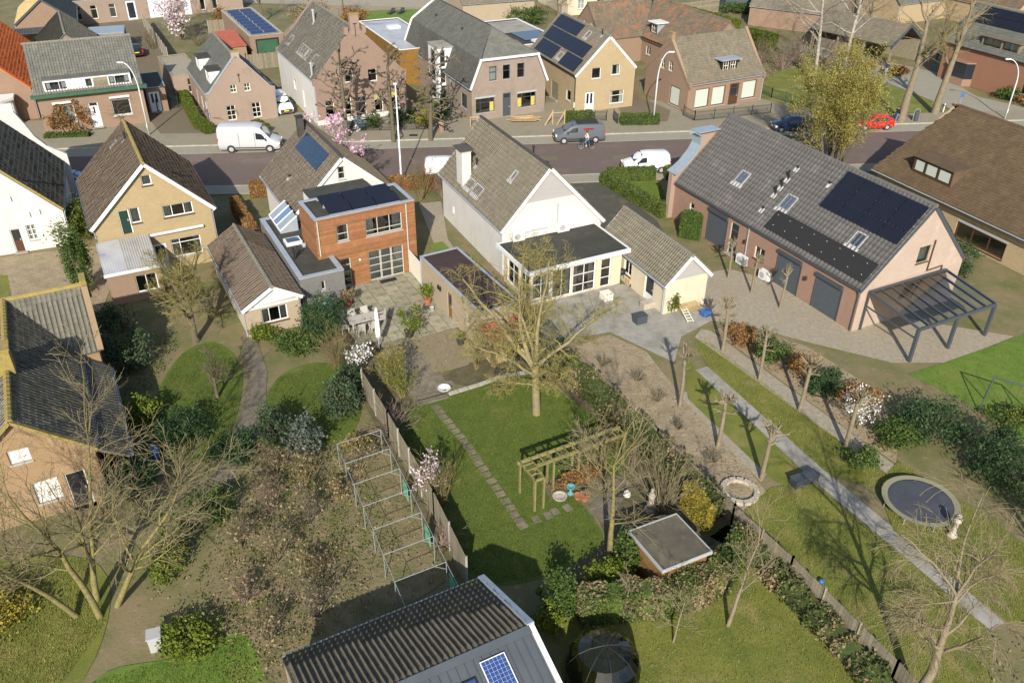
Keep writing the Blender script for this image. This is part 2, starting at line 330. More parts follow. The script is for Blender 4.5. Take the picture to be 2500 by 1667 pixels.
# vehicles and small things
for n_, c_ in dict(paint_white=(.66, .66, .65), paint_silver=(.56, .57, .58), paint_grey=(.13, .145, .165), paint_red=(.50, .006, .018), paint_blue=(.03, .045, .09), paint_black=(.015, .015, .018), paint_lightblue=(.32, .42, .52)).items(): mat(n_, c_, rough=.28, spec=.5, metal=.3 if n_ in ('paint_silver', 'paint_grey') else 0)
mat('plastic', (.035, .036, .038), rough=.6); mat('tyre', (.022, .022, .022), rough=.9); mat('rim', (.50, .50, .50), rough=.4, metal=.5)
mat('carglass', (.020, .025, .030), rough=.06, spec=.6); mat('plate', (.80, .55, .02), rough=.5); mat('lamp_red', (.45, .01, .01), rough=.3); mat('lamp_clear', (.72, .74, .76), rough=.15)
mat('pole', (.62, .63, .64), rough=.4, metal=.2); mat('iron', (.02, .022, .022), rough=.6)
mat('skin', (.55, .33, .24), rough=.6); mat('jacket_beige', (.62, .50, .36), rough=.9); mat('denim', (.09, .15, .30), rough=.9); mat('denim_pale', (.32, .42, .60), rough=.9); mat('cloth_black', (.015, .016, .02), rough=.9); mat('cloth_navy', (.02, .03, .06), rough=.9); mat('shoe', (.7, .7, .68), rough=.7); mat('hair', (.04, .03, .025), rough=.8)
mat('terracotta', (.36, .14, .07), (.28, .11, .06), s=3); mat('pot_dark', (.05, .04, .038), rough=.6); mat('turquoise', (.10, .27, .28), rough=.5); mat('rattan', (.42, .39, .34), (.34, .31, .27), s=12, rough=.9, bump=.5); mat('cloth_white', (.75, .74, .72), rough=.9)
mat('stone', (.42, .37, .30), (.30, .26, .21), s=4, bump=.7); mat('tramp', (.045, .048, .058), (.06, .064, .075), s=1.5, rough=.7); mat('pad_green', (.21, .20, .13), rough=.7); mat('blue_toy', (.04, .11, .32), rough=.4); mat('red_toy', (.6, .05, .04), rough=.5)
mat('logwood', (.40, .30, .155), (.30, .22, .11), s=3, rnd=.3, rough=.9); mat('green_net', (.12, .33, .20), rough=.8); mat('galv', (.29, .32, .32), rough=.5, metal=.3); mat('orange_toy', (.65, .22, .03), rough=.6)
# ------------------------------------------------------------------ setting: ground, road, pavements, lawns
flat('ground', [(-500, -120), (500, -120), (500, 900), (-500, 900)], -.02, 'ground')
roadN = [(-120, 62), (-60, 67.2), (-28, 71.6), (-10.8, 73.4), (5.1, 75.3), (14.8, 76.6), (40, 79.6), (60, 82.5), (120, 91)]
roadF = [(-120, 70.8), (-46.3, 78.4), (-32.6, 79.7), (-15.7, 81.5), (-.6, 83.3), (9.7, 84.5), (18.6, 85.7), (38.2, 88.3), (60, 91), (120, 98.5)]
def offs(pl, d):
    out = []
    for i, p in enumerate(pl):
        a = Vector(pl[max(i - 1, 0)]); b = Vector(pl[min(i + 1, len(pl) - 1)]); t = (b - a).normalized(); out.append((p[0] - t.y * d, p[1] + t.x * d))
    return out
flat('road', roadN + roadF[::-1], .004, 'asphalt')
def strip(name, a, b, z0, z1, m):
    bm = MB(); n = len(a); u = 0
    for i in range(n - 1):
        du = (Vector(a[i + 1]) - Vector(a[i])).length
        bm.face([(*a[i], z1), (*a[i + 1], z1), (*b[i + 1], z1), (*b[i], z1)], [(u, 0), (u + du, 0), (u + du, 2), (u, 2)])
        bm.face([(*a[i], z0), (*a[i + 1], z0), (*a[i + 1], z1), (*a[i], z1)]); bm.face([(*b[i + 1], z0), (*b[i], z0), (*b[i], z1), (*b[i + 1], z1)]); u += du
    return bm.build(name, m, kind='structure')
strip('parking_lane', offs(roadF, .0), offs(roadF, 2.1), 0, .03, 'paver_grey')
kf = strip('kerb', offs(roadF, 2.1), offs(roadF, 2.28), 0, .12, 'kerb')
strip('pavement', offs(roadF, 2.28), offs(roadF, 5.4), 0, .10, 'paver')
kn = strip('kerb_near', offs(roadN, -.15), roadN, 0, .10, 'kerb')
strip('pavement_near', offs(roadN, -1.9), offs(roadN, -.15), 0, .085, 'paver_grey')
# front gardens and drives on the far side
flat('forecourt', [(-70, 80), (-46, 83.0), (-31, 85.0), (-16, 86.9), (4, 89.0), (20, 90.9), (34, 93), (30.5, 100), (4, 97.5), (-8, 95), (-30, 92), (-40, 90), (-70, 88)], .008, 'paver')
flat('alley', [(-36.5, 85.5), (-31, 86), (-38, 100), (-47, 117), (-54, 135), (-62, 135), (-50, 112), (-43, 98), (-40.5, 92)], .012, 'paver_brown')
flat('drive', [(-27, 86.5), (-21.5, 87), (-29, 103), (-34, 110), (-36, 104)], .012, 'paver')
flat('drive_yard', [(12.2, 90.2), (16.5, 90.6), (17.6, 95), (14, 101), (11.4, 100)], .012, 'paver_brown')
flat('drive_near', [(5.2, 73.3), (8.3, 73.8), (12.0, 65.6), (12.4, 62), (8, 60), (6.5, 64.5)], .010, 'paver_dark')
flat('front_lawn', [(8.8, 73.3), (13.4, 74.2), (13.6, 66.0), (12.6, 65.6)], .012, 'lawn_bright')
flat('park_lawn', smooth_poly([(29, 100), (30.1, 104.4), (34, 112), (39.1, 113), (44.7, 107.8), (48.7, 99.6), (47.0, 95.8), (40.0, 94.6), (32.8, 97.0)]), .012, 'lawn_rough')
flat('park_path', [(39, 124), (43.4, 116.2), (45.6, 108.8), (48.9, 99.6), (50.5, 93.5), (57, 92.4), (60, 96), (55, 101.5), (54.5, 111.7), (49.9, 117), (44, 128)], .016, 'paver_grey')
flat('side_road', [(60, 91), (75, 92.8), (74, 108), (60, 100)], .014, 'asphalt')
flat('back_garden', [(-34, 122), (-10, 122), (-8, 150), (-34, 150)], .01, 'soil')
flat('garden_lawn', smooth_poly([(-28, 140), (-23, 145), (-15, 146), (-14, 141), (-19, 131), (-25, 132)]), .014, 'lawn_bright')
flat('gravel_lane', [(-46, 150), (-5, 147), (-4, 170), (-46, 172)], .014, 'gravel')
# centre garden
flat('lawn', smooth_poly([(-5.6, 39.8), (-3.7, 40.7), (-.4, 42.6), (1.6, 42.7), (4.3, 39.3), (6.6, 36.6), (5.4, 33.2), (4.1, 31.2), (4.5, 29.2), (3.2, 27.9), (1.6, 26.9), (-.8, 26.4), (-2.2, 27.4), (-3.9, 31.5), (-6.7, 37.0)], 4), .012, 'lawn')
flat('patio_base', [(-12.2, 50.9), (-11.6, 54.6), (-7.2, 56.6), (-5.9, 53.8), (-3.2, 48.3), (-6.6, 46.6), (-8.4, 45.7), (-11.0, 46.4)], .006, 'soil_dark')
flat('brick_terrace', [(-6.7, 46.7), (-3.7, 48.2), (-2.2, 45.6), (-2.7, 43.9), (-3.9, 43.2), (-4.8, 43.0)], .012, 'brick_paving')
flat('old_paving', [(-8.3, 45.6), (-6.75, 46.6), (-4.75, 42.95), (-3.6, 41.9), (-3.75, 41.1), (-5.6, 40.1), (-6.4, 41.6)], .010, 'slab_old')
flat('border_bed', smooth_poly([(-3.7, 42.0), (-4.2, 43.1), (-2.4, 44.2), (0, 45.0), (2.4, 44.5), (1.4, 43.4), (-.6, 42.9), (-2.2, 41.7)], 3), .011, 'soil_dark')
flat('bed_left', [(-12.6, 46.2), (-8.7, 45.6), (-6.6, 41.5), (-5.7, 40), (-6.9, 36.9), (-4.2, 31.2), (-2.3, 27), (-2.6, 26.5), (-8.9, 40.6)], .008, 'soil_dark')
flat('bed_right', [(1.8, 42.7), (2.9, 44.6), (6.4, 39.6), (10.9, 30.4), (9.6, 29.0), (4.2, 26.2), (1.8, 25.3), (3.1, 27.9), (4.6, 29.3), (4.2, 31.2), (6.2, 35.4), (5.6, 37.6)], .007, 'soil_dark')
flat('seat_paving', [(1.5, 33.4), (2.05, 31.9), (3.15, 32.5), (3.9, 31.0), (4.7, 30.2), (6.3, 33.1), (4.7, 34.6), (3.6, 33.9)], .014, 'slab_old')
flat('side_path', [(-8.2, 68.5), (-6.3, 69), (-5.2, 61.6), (-3.6, 57.2), (-2.6, 55.2), (-4.2, 55.6), (-6.2, 60.6)], .010, 'gravel')
flat('side_lawn', [(-6.6, 60.6), (-5.6, 61.2), (-3.4, 57.0), (-4.3, 56.4)], .014, 'lawn_bright')
# neighbours' gardens on the right
flat('terrace_right', [(1.6, 51.6), (5.9, 54.0), (12.5, 55.5), (13.6, 49.6), (11.1, 47.4), (10.2, 44.4), (8.6, 45.9), (6.5, 47.9), (3.3, 46.9)], .008, 'concrete')
flat('vegetable_plot', [(3.4, 45.6), (6.4, 47.6), (8.6, 45.6), (10.0, 41), (12.4, 35), (13.1, 32.6), (11.2, 31.0), (7.2, 38.6)], .008, 'soil')
flat('strip_bed', [(9.8, 41.2), (10.5, 41.3), (13.7, 34.4), (13.0, 33.4)], .012, 'gravel')
flat('strip_lawn', [(10.9, 45.2), (11.7, 43.4), (15.6, 34.2), (14.3, 33.0), (13.6, 33.7), (10.4, 40.6)], .013, 'lawn_rough')
flat('garden_path', [(11.4, 43.6), (12.2, 44.0), (16.5, 34.5), (19.5, 28.6), (21.4, 24.6), (20.6, 24.2), (18.6, 28.2), (15.7, 33.7)], .017, 'concrete')
flat('long_lawn', [(11.9, 46.6), (12.6, 47.2), (18.6, 36.0), (19.8, 33.9), (18.7, 33.0), (16.7, 34.0), (12.2, 43.9)], .013, 'lawn_rough')
flat('bed_strip', [(12.6, 48.4), (13.2, 48.2), (19.2, 37.2), (20.6, 34.6), (19.9, 34.0), (18.6, 36.1), (12.0, 47.4)], .015, 'gravel')
flat('shrub_bed', [(13.4, 48.3), (15.2, 49), (19, 46.5), (22, 41.5), (21.9, 38), (20.6, 35), (19.2, 37.3)], .009, 'soil')
flat('yard_gravel', [(12.6, 55.8), (16.3, 57), (27, 50), (33.2, 47.9), (27.6, 44.7), (24, 44.6), (19.5, 46.8), (15, 49.3), (13, 49.5)], .011, 'gravel')
flat('right_lawn', [(26.8, 44.5), (34.3, 48.3), (42, 50), (44, 30), (30, 33), (27, 40.2), (24.5, 43.4)], .012, 'lawn_bright')
flat('lower_lawn', [(9.6, 29.5), (11.2, 30.8), (13.4, 33), (15.6, 33.5), (18.6, 28), (20.5, 24.2), (19, 20), (16.6, 20), (15.2, 22.0), (12.6, 27.2), (10.6, 30.4)], .0145, 'lawn_rough')
flat('middle_lawn', [(2.2, 24.5), (10.3, 29), (12.3, 27), (15.2, 21.6), (16, 17), (2, 16)], .010, 'lawn_rough')
flat('trampoline_lawn', [(19.0, 33.4), (20.8, 35.2), (24, 30.5), (27, 24), (21.6, 24.6), (18.6, 30)], .0185, 'lawn_rough')
# neighbours' gardens on the left
flat('left_yard', [(-46, 55), (-34.3, 59.2), (-30.2, 60.3), (-28.0, 50), (-32.5, 46.5), (-46, 46)], .006, 'soil')
flat('left_lawn', [(-46, 54), (-36.9, 54.9), (-33.0, 48.3), (-36, 46), (-46, 46)], .011, 'lawn_rough')
flat('orchard_lawn', smooth_poly([(-20.9, 41.0), (-20.8, 44.8), (-19.2, 46.2), (-16.7, 43.4), (-15.6, 38.0), (-16.2, 34.6), (-19.6, 35.6)]), .011, 'lawn')
flat('garden_path_left', [(-17.6, 46.8), (-16.7, 46.9), (-15.0, 43.0), (-13.9, 38.0), (-14.3, 33), (-15.4, 33), (-15.3, 38), (-15.9, 42.2)], .014, 'slab_old')
flat('middle_left_lawn', smooth_poly([(-14.2, 42.2), (-11.6, 44.0), (-9.3, 41.2), (-8.6, 38.2), (-9.8, 36.0), (-13.8, 36.2)]), .011, 'lawn')
flat('kitchen_garden', [(-13.6, 36.2), (-7.6, 36.9), (-2.9, 26.6), (-10, 20), (-13, 24)], .009, 'weedy')
flat('corner_lawn', smooth_poly([(-26, 26.8), (-19.6, 27.7), (-17.2, 24.2), (-18, 20), (-26, 20)]), .010, 'lawn_rough')
flat('corner_lawn_right', smooth_poly([(-16.6, 21.2), (-13.7, 22.4), (-11.2, 23.6), (-9.6, 20), (-12, 16), (-16, 16)]), .010, 'lawn_bright')
# ------------------------------------------------------------------ building kit
class Plane:
    def __init__(s, o, e1, e2, n=None):
        s.o = Vector(o); s.e1 = Vector(e1).normalized(); s.e2 = Vector(e2).normalized()
        s.n = Vector(n).normalized() if n is not None else s.e1.cross(s.e2).normalized()
    def pt(s, a, b, h=0.): return s.o + s.e1 * a + s.e2 * b + s.n * h
    def M(s): return Matrix((s.e1, s.e2, s.n)).transposed()
    def box(s, mb, a0, a1, b0, b1, h0, h1):
        return mb.box(s.pt((a0 + a1) / 2, (b0 + b1) / 2, (h0 + h1) / 2), (abs(a1 - a0), abs(b1 - b0), abs(h1 - h0)), s.M())
RNG = np.random.default_rng(7); RC = random.Random(11)
def tile_template(tw, th, kind):
    if kind == 'wave': xs = np.array([0, .2, .5, .8, 1.]) * tw; zs = np.array([.095, .03, 0, .02, .06])
    elif kind == 'roll': xs = np.array([0, .15, .35, .65, 1.0]) * tw; zs = np.array([.03, .105, .035, 0, .01])
    else: xs = np.array([.012, .5, .988]) * tw; zs = np.array([0, .004, 0])
    k = len(xs); lift = .022
    V = []
    for x, z in zip(xs, zs): V.append((x, 0, z + lift))
    for x, z in zip(xs, zs): V.append((x, th * 1.06, z))
    for x, z in zip(xs, zs): V.append((x, .0, z + lift - .03))
    F = [(i, i + 1, k + i + 1, k + i) for i in range(k - 1)] + [(2 * k + i, 2 * k + i + 1, i + 1, i) for i in range(k - 1)]
    return np.array(V, float), np.array(F)
def tiles(root, parent, pl, ls, lt, tw, th, kind, m, clip=None, ind=0, dx=None, sag=0.):
    """tile rows on a roof plane; the `ind` tiles nearest the camera are objects of their own, the rest are one mesh"""
    nx = max(1, round(ls / tw)); ny = max(1, round(lt / th)); tw = ls / nx; th = lt / ny
    V, F = tile_template(tw, th, kind)
    i, j = np.meshgrid(np.arange(nx), np.arange(ny)); i = i.ravel(); j = j.ravel()
    a = i * tw; b = j * th
    if kind == 'flat': a = a + (j % 2) * tw * .5 - tw * .25; ok = (a > -tw * .3) & (a < ls - tw * .7); a = a[ok]; b = b[ok]
    if clip is not None:
        ok = np.array([clip(x + tw / 2, y + th / 2) for x, y in zip(a, b)], bool); a = a[ok]; b = b[ok]
    e1, e2, n = (np.array(v) for v in (pl.e1, pl.e2, pl.n)); o = np.array(pl.o)
    pos = o + a[:, None] * e1 + b[:, None] * e2 + n * (.02 + RNG.uniform(-.012, .012, len(a))[:, None])
    if ind:
        Mw = np.array(Matrix.Translation(root.location) @ Matrix.Rotation(root.rotation_euler.z, 4, 'Z'))
        w = pos @ Mw[:3, :3].T + Mw[:3, 3]; order = np.argsort(np.linalg.norm(w - CAMP, axis=1))
        me = bpy.data.meshes.new('roof_tile'); me.from_pydata(V.tolist(), [], F.tolist()); me.materials.append(MT(m))
        M3 = pl.M().to_4x4()
        for t in order[:ind]:
            ob = bpy.data.objects.new('roof_tile', me); COL.objects.link(ob); ob.parent = parent
            ob.matrix_basis = Matrix.Translation(pos[t]) @ M3 @ Matrix.Rotation(RNG.normal(0, .008), 4, 'Z') @ Matrix.Rotation(RNG.normal(0, .012), 4, 'X')
        pos = pos[order[ind:]]
    if len(pos) == 0: return
    T = V[:, :1] * e1 + V[:, 1:2] * e2 + V[:, 2:] * n
    tl = RNG.normal(0, .006, (len(pos), 1)); off = (tl * V[None, :, 1]) [..., None] * n
    Vs = pos[:, None, :] + T[None] + off
    Fs = F[None] + (np.arange(len(pos)) * len(V))[:, None, None]
    ob = nmesh('roof_tiles', Vs.reshape(-1, 3), Fs.reshape(-1, 4), m, parent); ob['kind'] = 'stuff'
def slope(root, pl, ls, lt, m, tile, deck='tile_deck', clip=None, poly=None, ind=0, name='roof', th=.14, thick=None):
    """a roof slope: a solid deck with its tiles as sub-parts"""
    mb = MB(); P = poly or [(0, 0), (ls, 0), (ls, lt), (0, lt)]; n = len(P)
    top = [pl.pt(a, b, 0) for a, b in P]; bot = [pl.pt(a, b, -th) for a, b in P]
    mb.face(top); mb.face(bot[::-1])
    for i in range(n): mb.face([top[i], bot[i], bot[(i + 1) % n], top[(i + 1) % n]])
    d = mb.build(name, m, root)
    if poly and clip is None:
        def clip(x, y, P=P):
            c = False; j = len(P) - 1
            for i in range(len(P)):
                if (P[i][1] > y) != (P[j][1] > y) and x < (P[j][0] - P[i][0]) * (y - P[i][1]) / (P[j][1] - P[i][1]) + P[i][0]: c = not c
                j = i
            return c
    if tile: tiles(root, d, pl, ls, lt, *tile, m, clip, ind)
    return d
def wall(root, pl, poly, holes, m, name='wall', rev=.14, label=None):
    """pl: e1 along the wall, e2 up, n outward. holes = (a0,a1,z0,z1)"""
    mb = MB(); loops = [[Vector((a, b, 0)) for a, b in poly]] + [[Vector((h[0], h[2], 0)), Vector((h[1], h[2], 0)), Vector((h[1], h[3], 0)), Vector((h[0], h[3], 0))] for h in holes]
    fl = [p for L in loops for p in L]
    for t in tessellate_polygon(loops):
        q = [fl[i] for i in t]
        if (q[1] - q[0]).cross(q[2] - q[0]).z < 0: q = q[::-1]
        mb.face([pl.pt(p.x, p.y) for p in q], [(p.x, p.y) for p in q])
    for a0, a1, z0, z1 in [h[:4] for h in holes]:
        c = [(a0, z0), (a1, z0), (a1, z1), (a0, z1)]
        for i in range(4):
            p, q = c[i], c[(i + 1) % 4]
            mb.face([pl.pt(*p), pl.pt(*p, -rev), pl.pt(*q, -rev), pl.pt(*q)], [p, (p[0] + rev, p[1]), (q[0] + rev, q[1]), q])
    o = mb.build(name, m, root)
    if label: o['label'] = label
    return o
def window(root, pl, a0, a1, z0, z1, cols=1, rows=1, fr='white', glass='glass', rec=.09, ft=.07, sill='grey_paint', cur=None, name='window', d=.06, top=None, pane=None):
    h0, h1 = -rec - d, -rec; mb = MB()
    pl.box(mb, a0, a0 + ft, z0, z1, h0, h1); pl.box(mb, a1 - ft, a1, z0, z1, h0, h1); pl.box(mb, a0 + ft, a1 - ft, z0, z0 + ft, h0, h1); pl.box(mb, a0 + ft, a1 - ft, z1 - ft, z1, h0, h1)
    ca = cols if isinstance(cols, (list, tuple)) else [i / cols for i in range(1, cols)]; ra = rows if isinstance(rows, (list, tuple)) else [i / rows for i in range(1, rows)]
    X = [a0 + ft] + [a0 + (a1 - a0) * c for c in ca] + [a1 - ft]; Z = [z0 + ft] + [z0 + (z1 - z0) * c for c in ra] + [z1 - ft]; mt = ft * .75
    for x in X[1:-1]: pl.box(mb, x - mt / 2, x + mt / 2, z0 + ft, z1 - ft, h0 + .004, h1 - .004)
    for z in Z[1:-1]: pl.box(mb, a0 + ft, a1 - ft, z - mt / 2, z + mt / 2, h0 + .008, h1 - .008)
    w = mb.build(name, fr, root)
    for i in range(len(X) - 1):
        for j in range(len(Z) - 1):
            mb = MB(); x0 = X[i] + (mt / 2 if i else 0) ; x1 = X[i + 1] - (mt / 2 if i < len(X) - 2 else 0); y0 = Z[j] + (mt / 2 if j else 0); y1 = Z[j + 1] - (mt / 2 if j < len(Z) - 2 else 0)
            mb.face([pl.pt(x0, y0, h0 + .03), pl.pt(x1, y0, h0 + .03), pl.pt(x1, y1, h0 + .03), pl.pt(x0, y1, h0 + .03)])
            g = glass
            if pane and (i, j) in pane: g = pane[(i, j)]
            mb.build('pane', g, w)
    if sill: mb = MB(); pl.box(mb, a0 - .05, a1 + .05, z0 - .07, z0 - .005, -rec, .07); mb.build('sill', sill, w)
    if cur:
        cw = (a1 - a0) * (.22 if cur == 's' else .98)
        for k, x in enumerate((a0 + .06, a1 - .06 - cw) if cur == 's' else (a0 + .01,)):
            mb = MB(); N = 8
            for q in range(N):
                s0, s1 = x + cw * q / N, x + cw * (q + 1) / N; e0, e1_ = (.03 if q % 2 else 0), (0 if q % 2 else .03)
                mb.face([pl.pt(s0, z0 + .03, h0 - .12 - e0), pl.pt(s1, z0 + .03, h0 - .12 - e1_), pl.pt(s1, z1 - .05, h0 - .12 - e1_), pl.pt(s0, z1 - .05, h0 - .12 - e0)])
            mb.build('curtain', 'curtain', w)
    if top: mb = MB(); pl.box(mb, a0 - .08, a1 + .08, z1 + .01, z1 + .2, -rec, .16 if top != 'lintel' else .03); mb.build('blind_box' if top != 'lintel' else 'lintel', 'white' if top != 'lintel' else 'grey_paint', w)
    return w
def door(root, pl, a0, a1, z0, z1, m='white', fr=None, lights=(), rec=.06, glass='glass', name='door', step=True):
    mb = MB(); fr = fr or m; h0, h1 = -rec - .07, -rec
    pl.box(mb, a0 + .06, a1 - .06, z0 + .02, z1 - .06, h0 + .01, h1 - .012); d = mb.build(name, m, root)
    mb = MB(); pl.box(mb, a0, a0 + .06, z0, z1, h0, h1); pl.box(mb, a1 - .06, a1, z0, z1, h0, h1); pl.box(mb, a0 + .06, a1 - .06, z1 - .06, z1, h0, h1); mb.build('frame', fr, d)
    for x0, x1, y0, y1 in lights:
        mb = MB(); pl.box(mb, a0 + (a1 - a0) * x0, a0 + (a1 - a0) * x1, z0 + (z1 - z0) * y0, z0 + (z1 - z0) * y1, h1 - .02, h1 - .006); mb.build('pane', 'carglass', d)
    mb = MB(); pl.box(mb, a1 - .2, a1 - .12, z0 + .95, z0 + 1.1, h1 - .02, h1 + .03); mb.build('handle', 'silver', d)
    if step: mb = MB(); pl.box(mb, a0 - .1, a1 + .1, z0 - .02, z0 + .06 if z0 > .1 else .08, h0, .3); mb.build('step', 'concrete', d)
    return d
def shutter(root, pl, a0, a1, z0, z1, m='anthracite2'):
    mb = MB(); n = int((z1 - z0 - .25) / .09)
    for i in range(n): pl.box(mb, a0 + .05, a1 - .05, z0 + i * .09, z0 + i * .09 + .084, -.06, -.02)
    s = mb.build('roller_shutter', m, root)
    mb = MB(); pl.box(mb, a0 - .02, a1 + .02, z1 - .25, z1, -.08, .16); mb.build('shutter_box', 'anthracite', s)
    mb = MB(); pl.box(mb, a0 - .02, a0 + .05, z0, z1 - .25, -.08, .03); pl.box(mb, a1 - .05, a1 + .02, z0, z1 - .25, -.08, .03); mb.build('guide_rail', 'anthracite', s)
    return s
def openings(root, pl, ops, sgn, fr):
    """ops: (kind,c0,c1,z0,z1,opts); returns the holes"""
    H = []
    for k, c0, c1, z0, z1, *o in ops:
        a0, a1 = sorted((sgn * c0, sgn * c1)); o = dict(o[0]) if o else {}
        H.append((a0, a1, z0, z1))
        if k == 'w': o.setdefault('fr', fr); o.setdefault('cur', RC.choice([None, 's', 's', 'f', None]) if 'pane' not in o else None); window(root, pl, a0, a1, z0, z1, **o)
        elif k == 'd': door(root, pl, a0, a1, z0, z1, **o)
        elif k == 's': shutter(root, pl, a0, a1, z0, z1, **o)
    return H
def gutter(root, a, b, m='zinc', r=.075, pipe=None, pm=None):
    mb = MB(); a = Vector(a); b = Vector(b); t = (b - a).normalized(); side = t.cross(Vector((0, 0, 1))).normalized(); N = 6
    for k in range(N):
        p0, p1 = math.pi * k / N, math.pi * (k + 1) / N
        o0 = side * (r * math.cos(p0)) - Vector((0, 0, r * math.sin(p0))); o1 = side * (r * math.cos(p1)) - Vector((0, 0, r * math.sin(p1)))
        mb.face([a + o0, b + o0, b + o1, a + o1]); i0, i1 = o0 * .85, o1 * .85; mb.face([a + i1, b + i1, b + i0, a + i0])
    mb.face([a + side * r, a + side * r * .85, b + side * r * .85, b + side * r]); mb.face([a - side * r, b - side * r, b - side * r * .85, a - side * r * .85])
    g = mb.build('gutter', m, root)
    if pipe:
        mb = MB(); mb.tube(pipe, .045, 8); mb.build('drainpipe', pm or m, root)
    return g
def ridge(root, a, b, m, r=.13, seg=.38):
    a = Vector(a); b = Vector(b); L = (b - a).length; n = max(2, round(L / seg)); mb = MB()
    for i in range(n):
        p = a.lerp(b, i / n); q = a.lerp(b, (i + 1) / n + .01); mb.tube([p + Vector((0, 0, -.03)), q + Vector((0, 0, -.045))], [r * 1.08, r * .95], 8)
    return mb.build('ridge_tiles', m, root)
def skylight(root, pl, a0, a1, b0, b1, h=.09, fr='grey_paint', glass='glass_sky', blind=None):
    mb = MB(); f = .09
    pl.box(mb, a0, a0 + f, b0, b1, -.05, h); pl.box(mb, a1 - f, a1, b0, b1, -.05, h); pl.box(mb, a0 + f, a1 - f, b0, b0 + f, -.05, h); pl.box(mb, a0 + f, a1 - f, b1 - f, b1, -.05, h + .02)
    w = mb.build('skylight', fr, root)
    mb = MB(); mb.face([pl.pt(a0 + f, b0 + f, h - .03), pl.pt(a1 - f, b0 + f, h - .03), pl.pt(a1 - f, b1 - f, h - .03), pl.pt(a0 + f, b1 - f, h - .03)]); mb.build('pane', glass, w)
    mb = MB(); k = .45 if blind == 'half' else 1.
    pl.box(mb, a0 + f, a1 - f, b0 + f if k == 1 else b0 + (b1 - b0) * .5, b1 - f, .0, .012); mb.build('blind', 'white' if blind else 'pv_navy', w)
    mb = MB(); pl.box(mb, a0 - .12, a1 + .12, b0 - .28, b0 - .005, .02, .075); mb.build('flashing', 'lead', w)
    return w
def pv(root, pl, a0, a1, b0, b1, nx, ny, m='pv_black', h=.12, gap=.045, grid=None, fr=None, skip=()):
    for i in range(nx):
        for j in range(ny):
            if (i, j) in skip: continue
            w = (a1 - a0) / nx; v = (b1 - b0) / ny; x, y = a0 + i * w, b0 + j * v
            mb = MB(); pl.box(mb, x + gap / 2, x + w - gap / 2, y + gap / 2, y + v - gap / 2, h, h + .035); p = mb.build('solar_panel', fr or m, root)
            if grid:
                gx, gy = grid; mb = MB(); f = .03; cw = (w - gap - 2 * f) / gx; cv = (v - gap - 2 * f) / gy
                for s in range(gx):
                    for t in range(gy):
                        X = x + gap / 2 + f + s * cw; Y = y + gap / 2 + f + t * cv; mb.face([pl.pt(X + .006, Y + .006, h + .038), pl.pt(X + cw - .006, Y + .006, h + .038), pl.pt(X + cw - .006, Y + cv - .006, h + .038), pl.pt(X + .006, Y + cv - .006, h + .038)])
                mb.build('solar_cells', m, p)
    mb = MB()
    for j in range(ny):
        y = b0 + (b1 - b0) * (j + .5) / ny; pl.box(mb, a0 - .06, a1 + .06, y - .02, y + .02, .05, h - .004)
    mb.build('mounting_rail', 'silver', root)
def vent(root, pl, a, b, h=.55, r=.07, m='black', plate=True):
    p = pl.pt(a, b, 0); mb = MB(); mb.tube([p, p + Vector((0, 0, h)), p + Vector((0, 0, h + .01)), p + Vector((0, 0, h + .14))], [r, r, r * 1.5, r * 1.3], 8); o = mb.build('vent_pipe', m, root)
    if plate: mb = MB(); pl.box(mb, a - .18, a + .18, b - .3, b + .12, .03, .085); mb.build('flashing', 'lead', o)
    return o
def chimney(root, c, w, l, z0, z1, m, cap='concrete', pots=0, capm=None):
    mb = MB(); mb.box((c[0], c[1], (z0 + z1) / 2), (w, l, z1 - z0)); ch = mb.build('chimney', m, root)
    mb = MB(); mb.box((c[0], c[1], z1 + .04), (w + .12, l + .12, .1)); mb.build('chimney_cap', cap, ch)
    for i in range(pots): mb = MB(); mb.lathe([(.12, 0), (.1, .35), (.08, .35), (.08, .1)], (c[0], c[1] + (i - (pots - 1) / 2) * .4, z1 + .08), 10); mb.build('chimney_pot', 'terracotta', ch)
    return ch
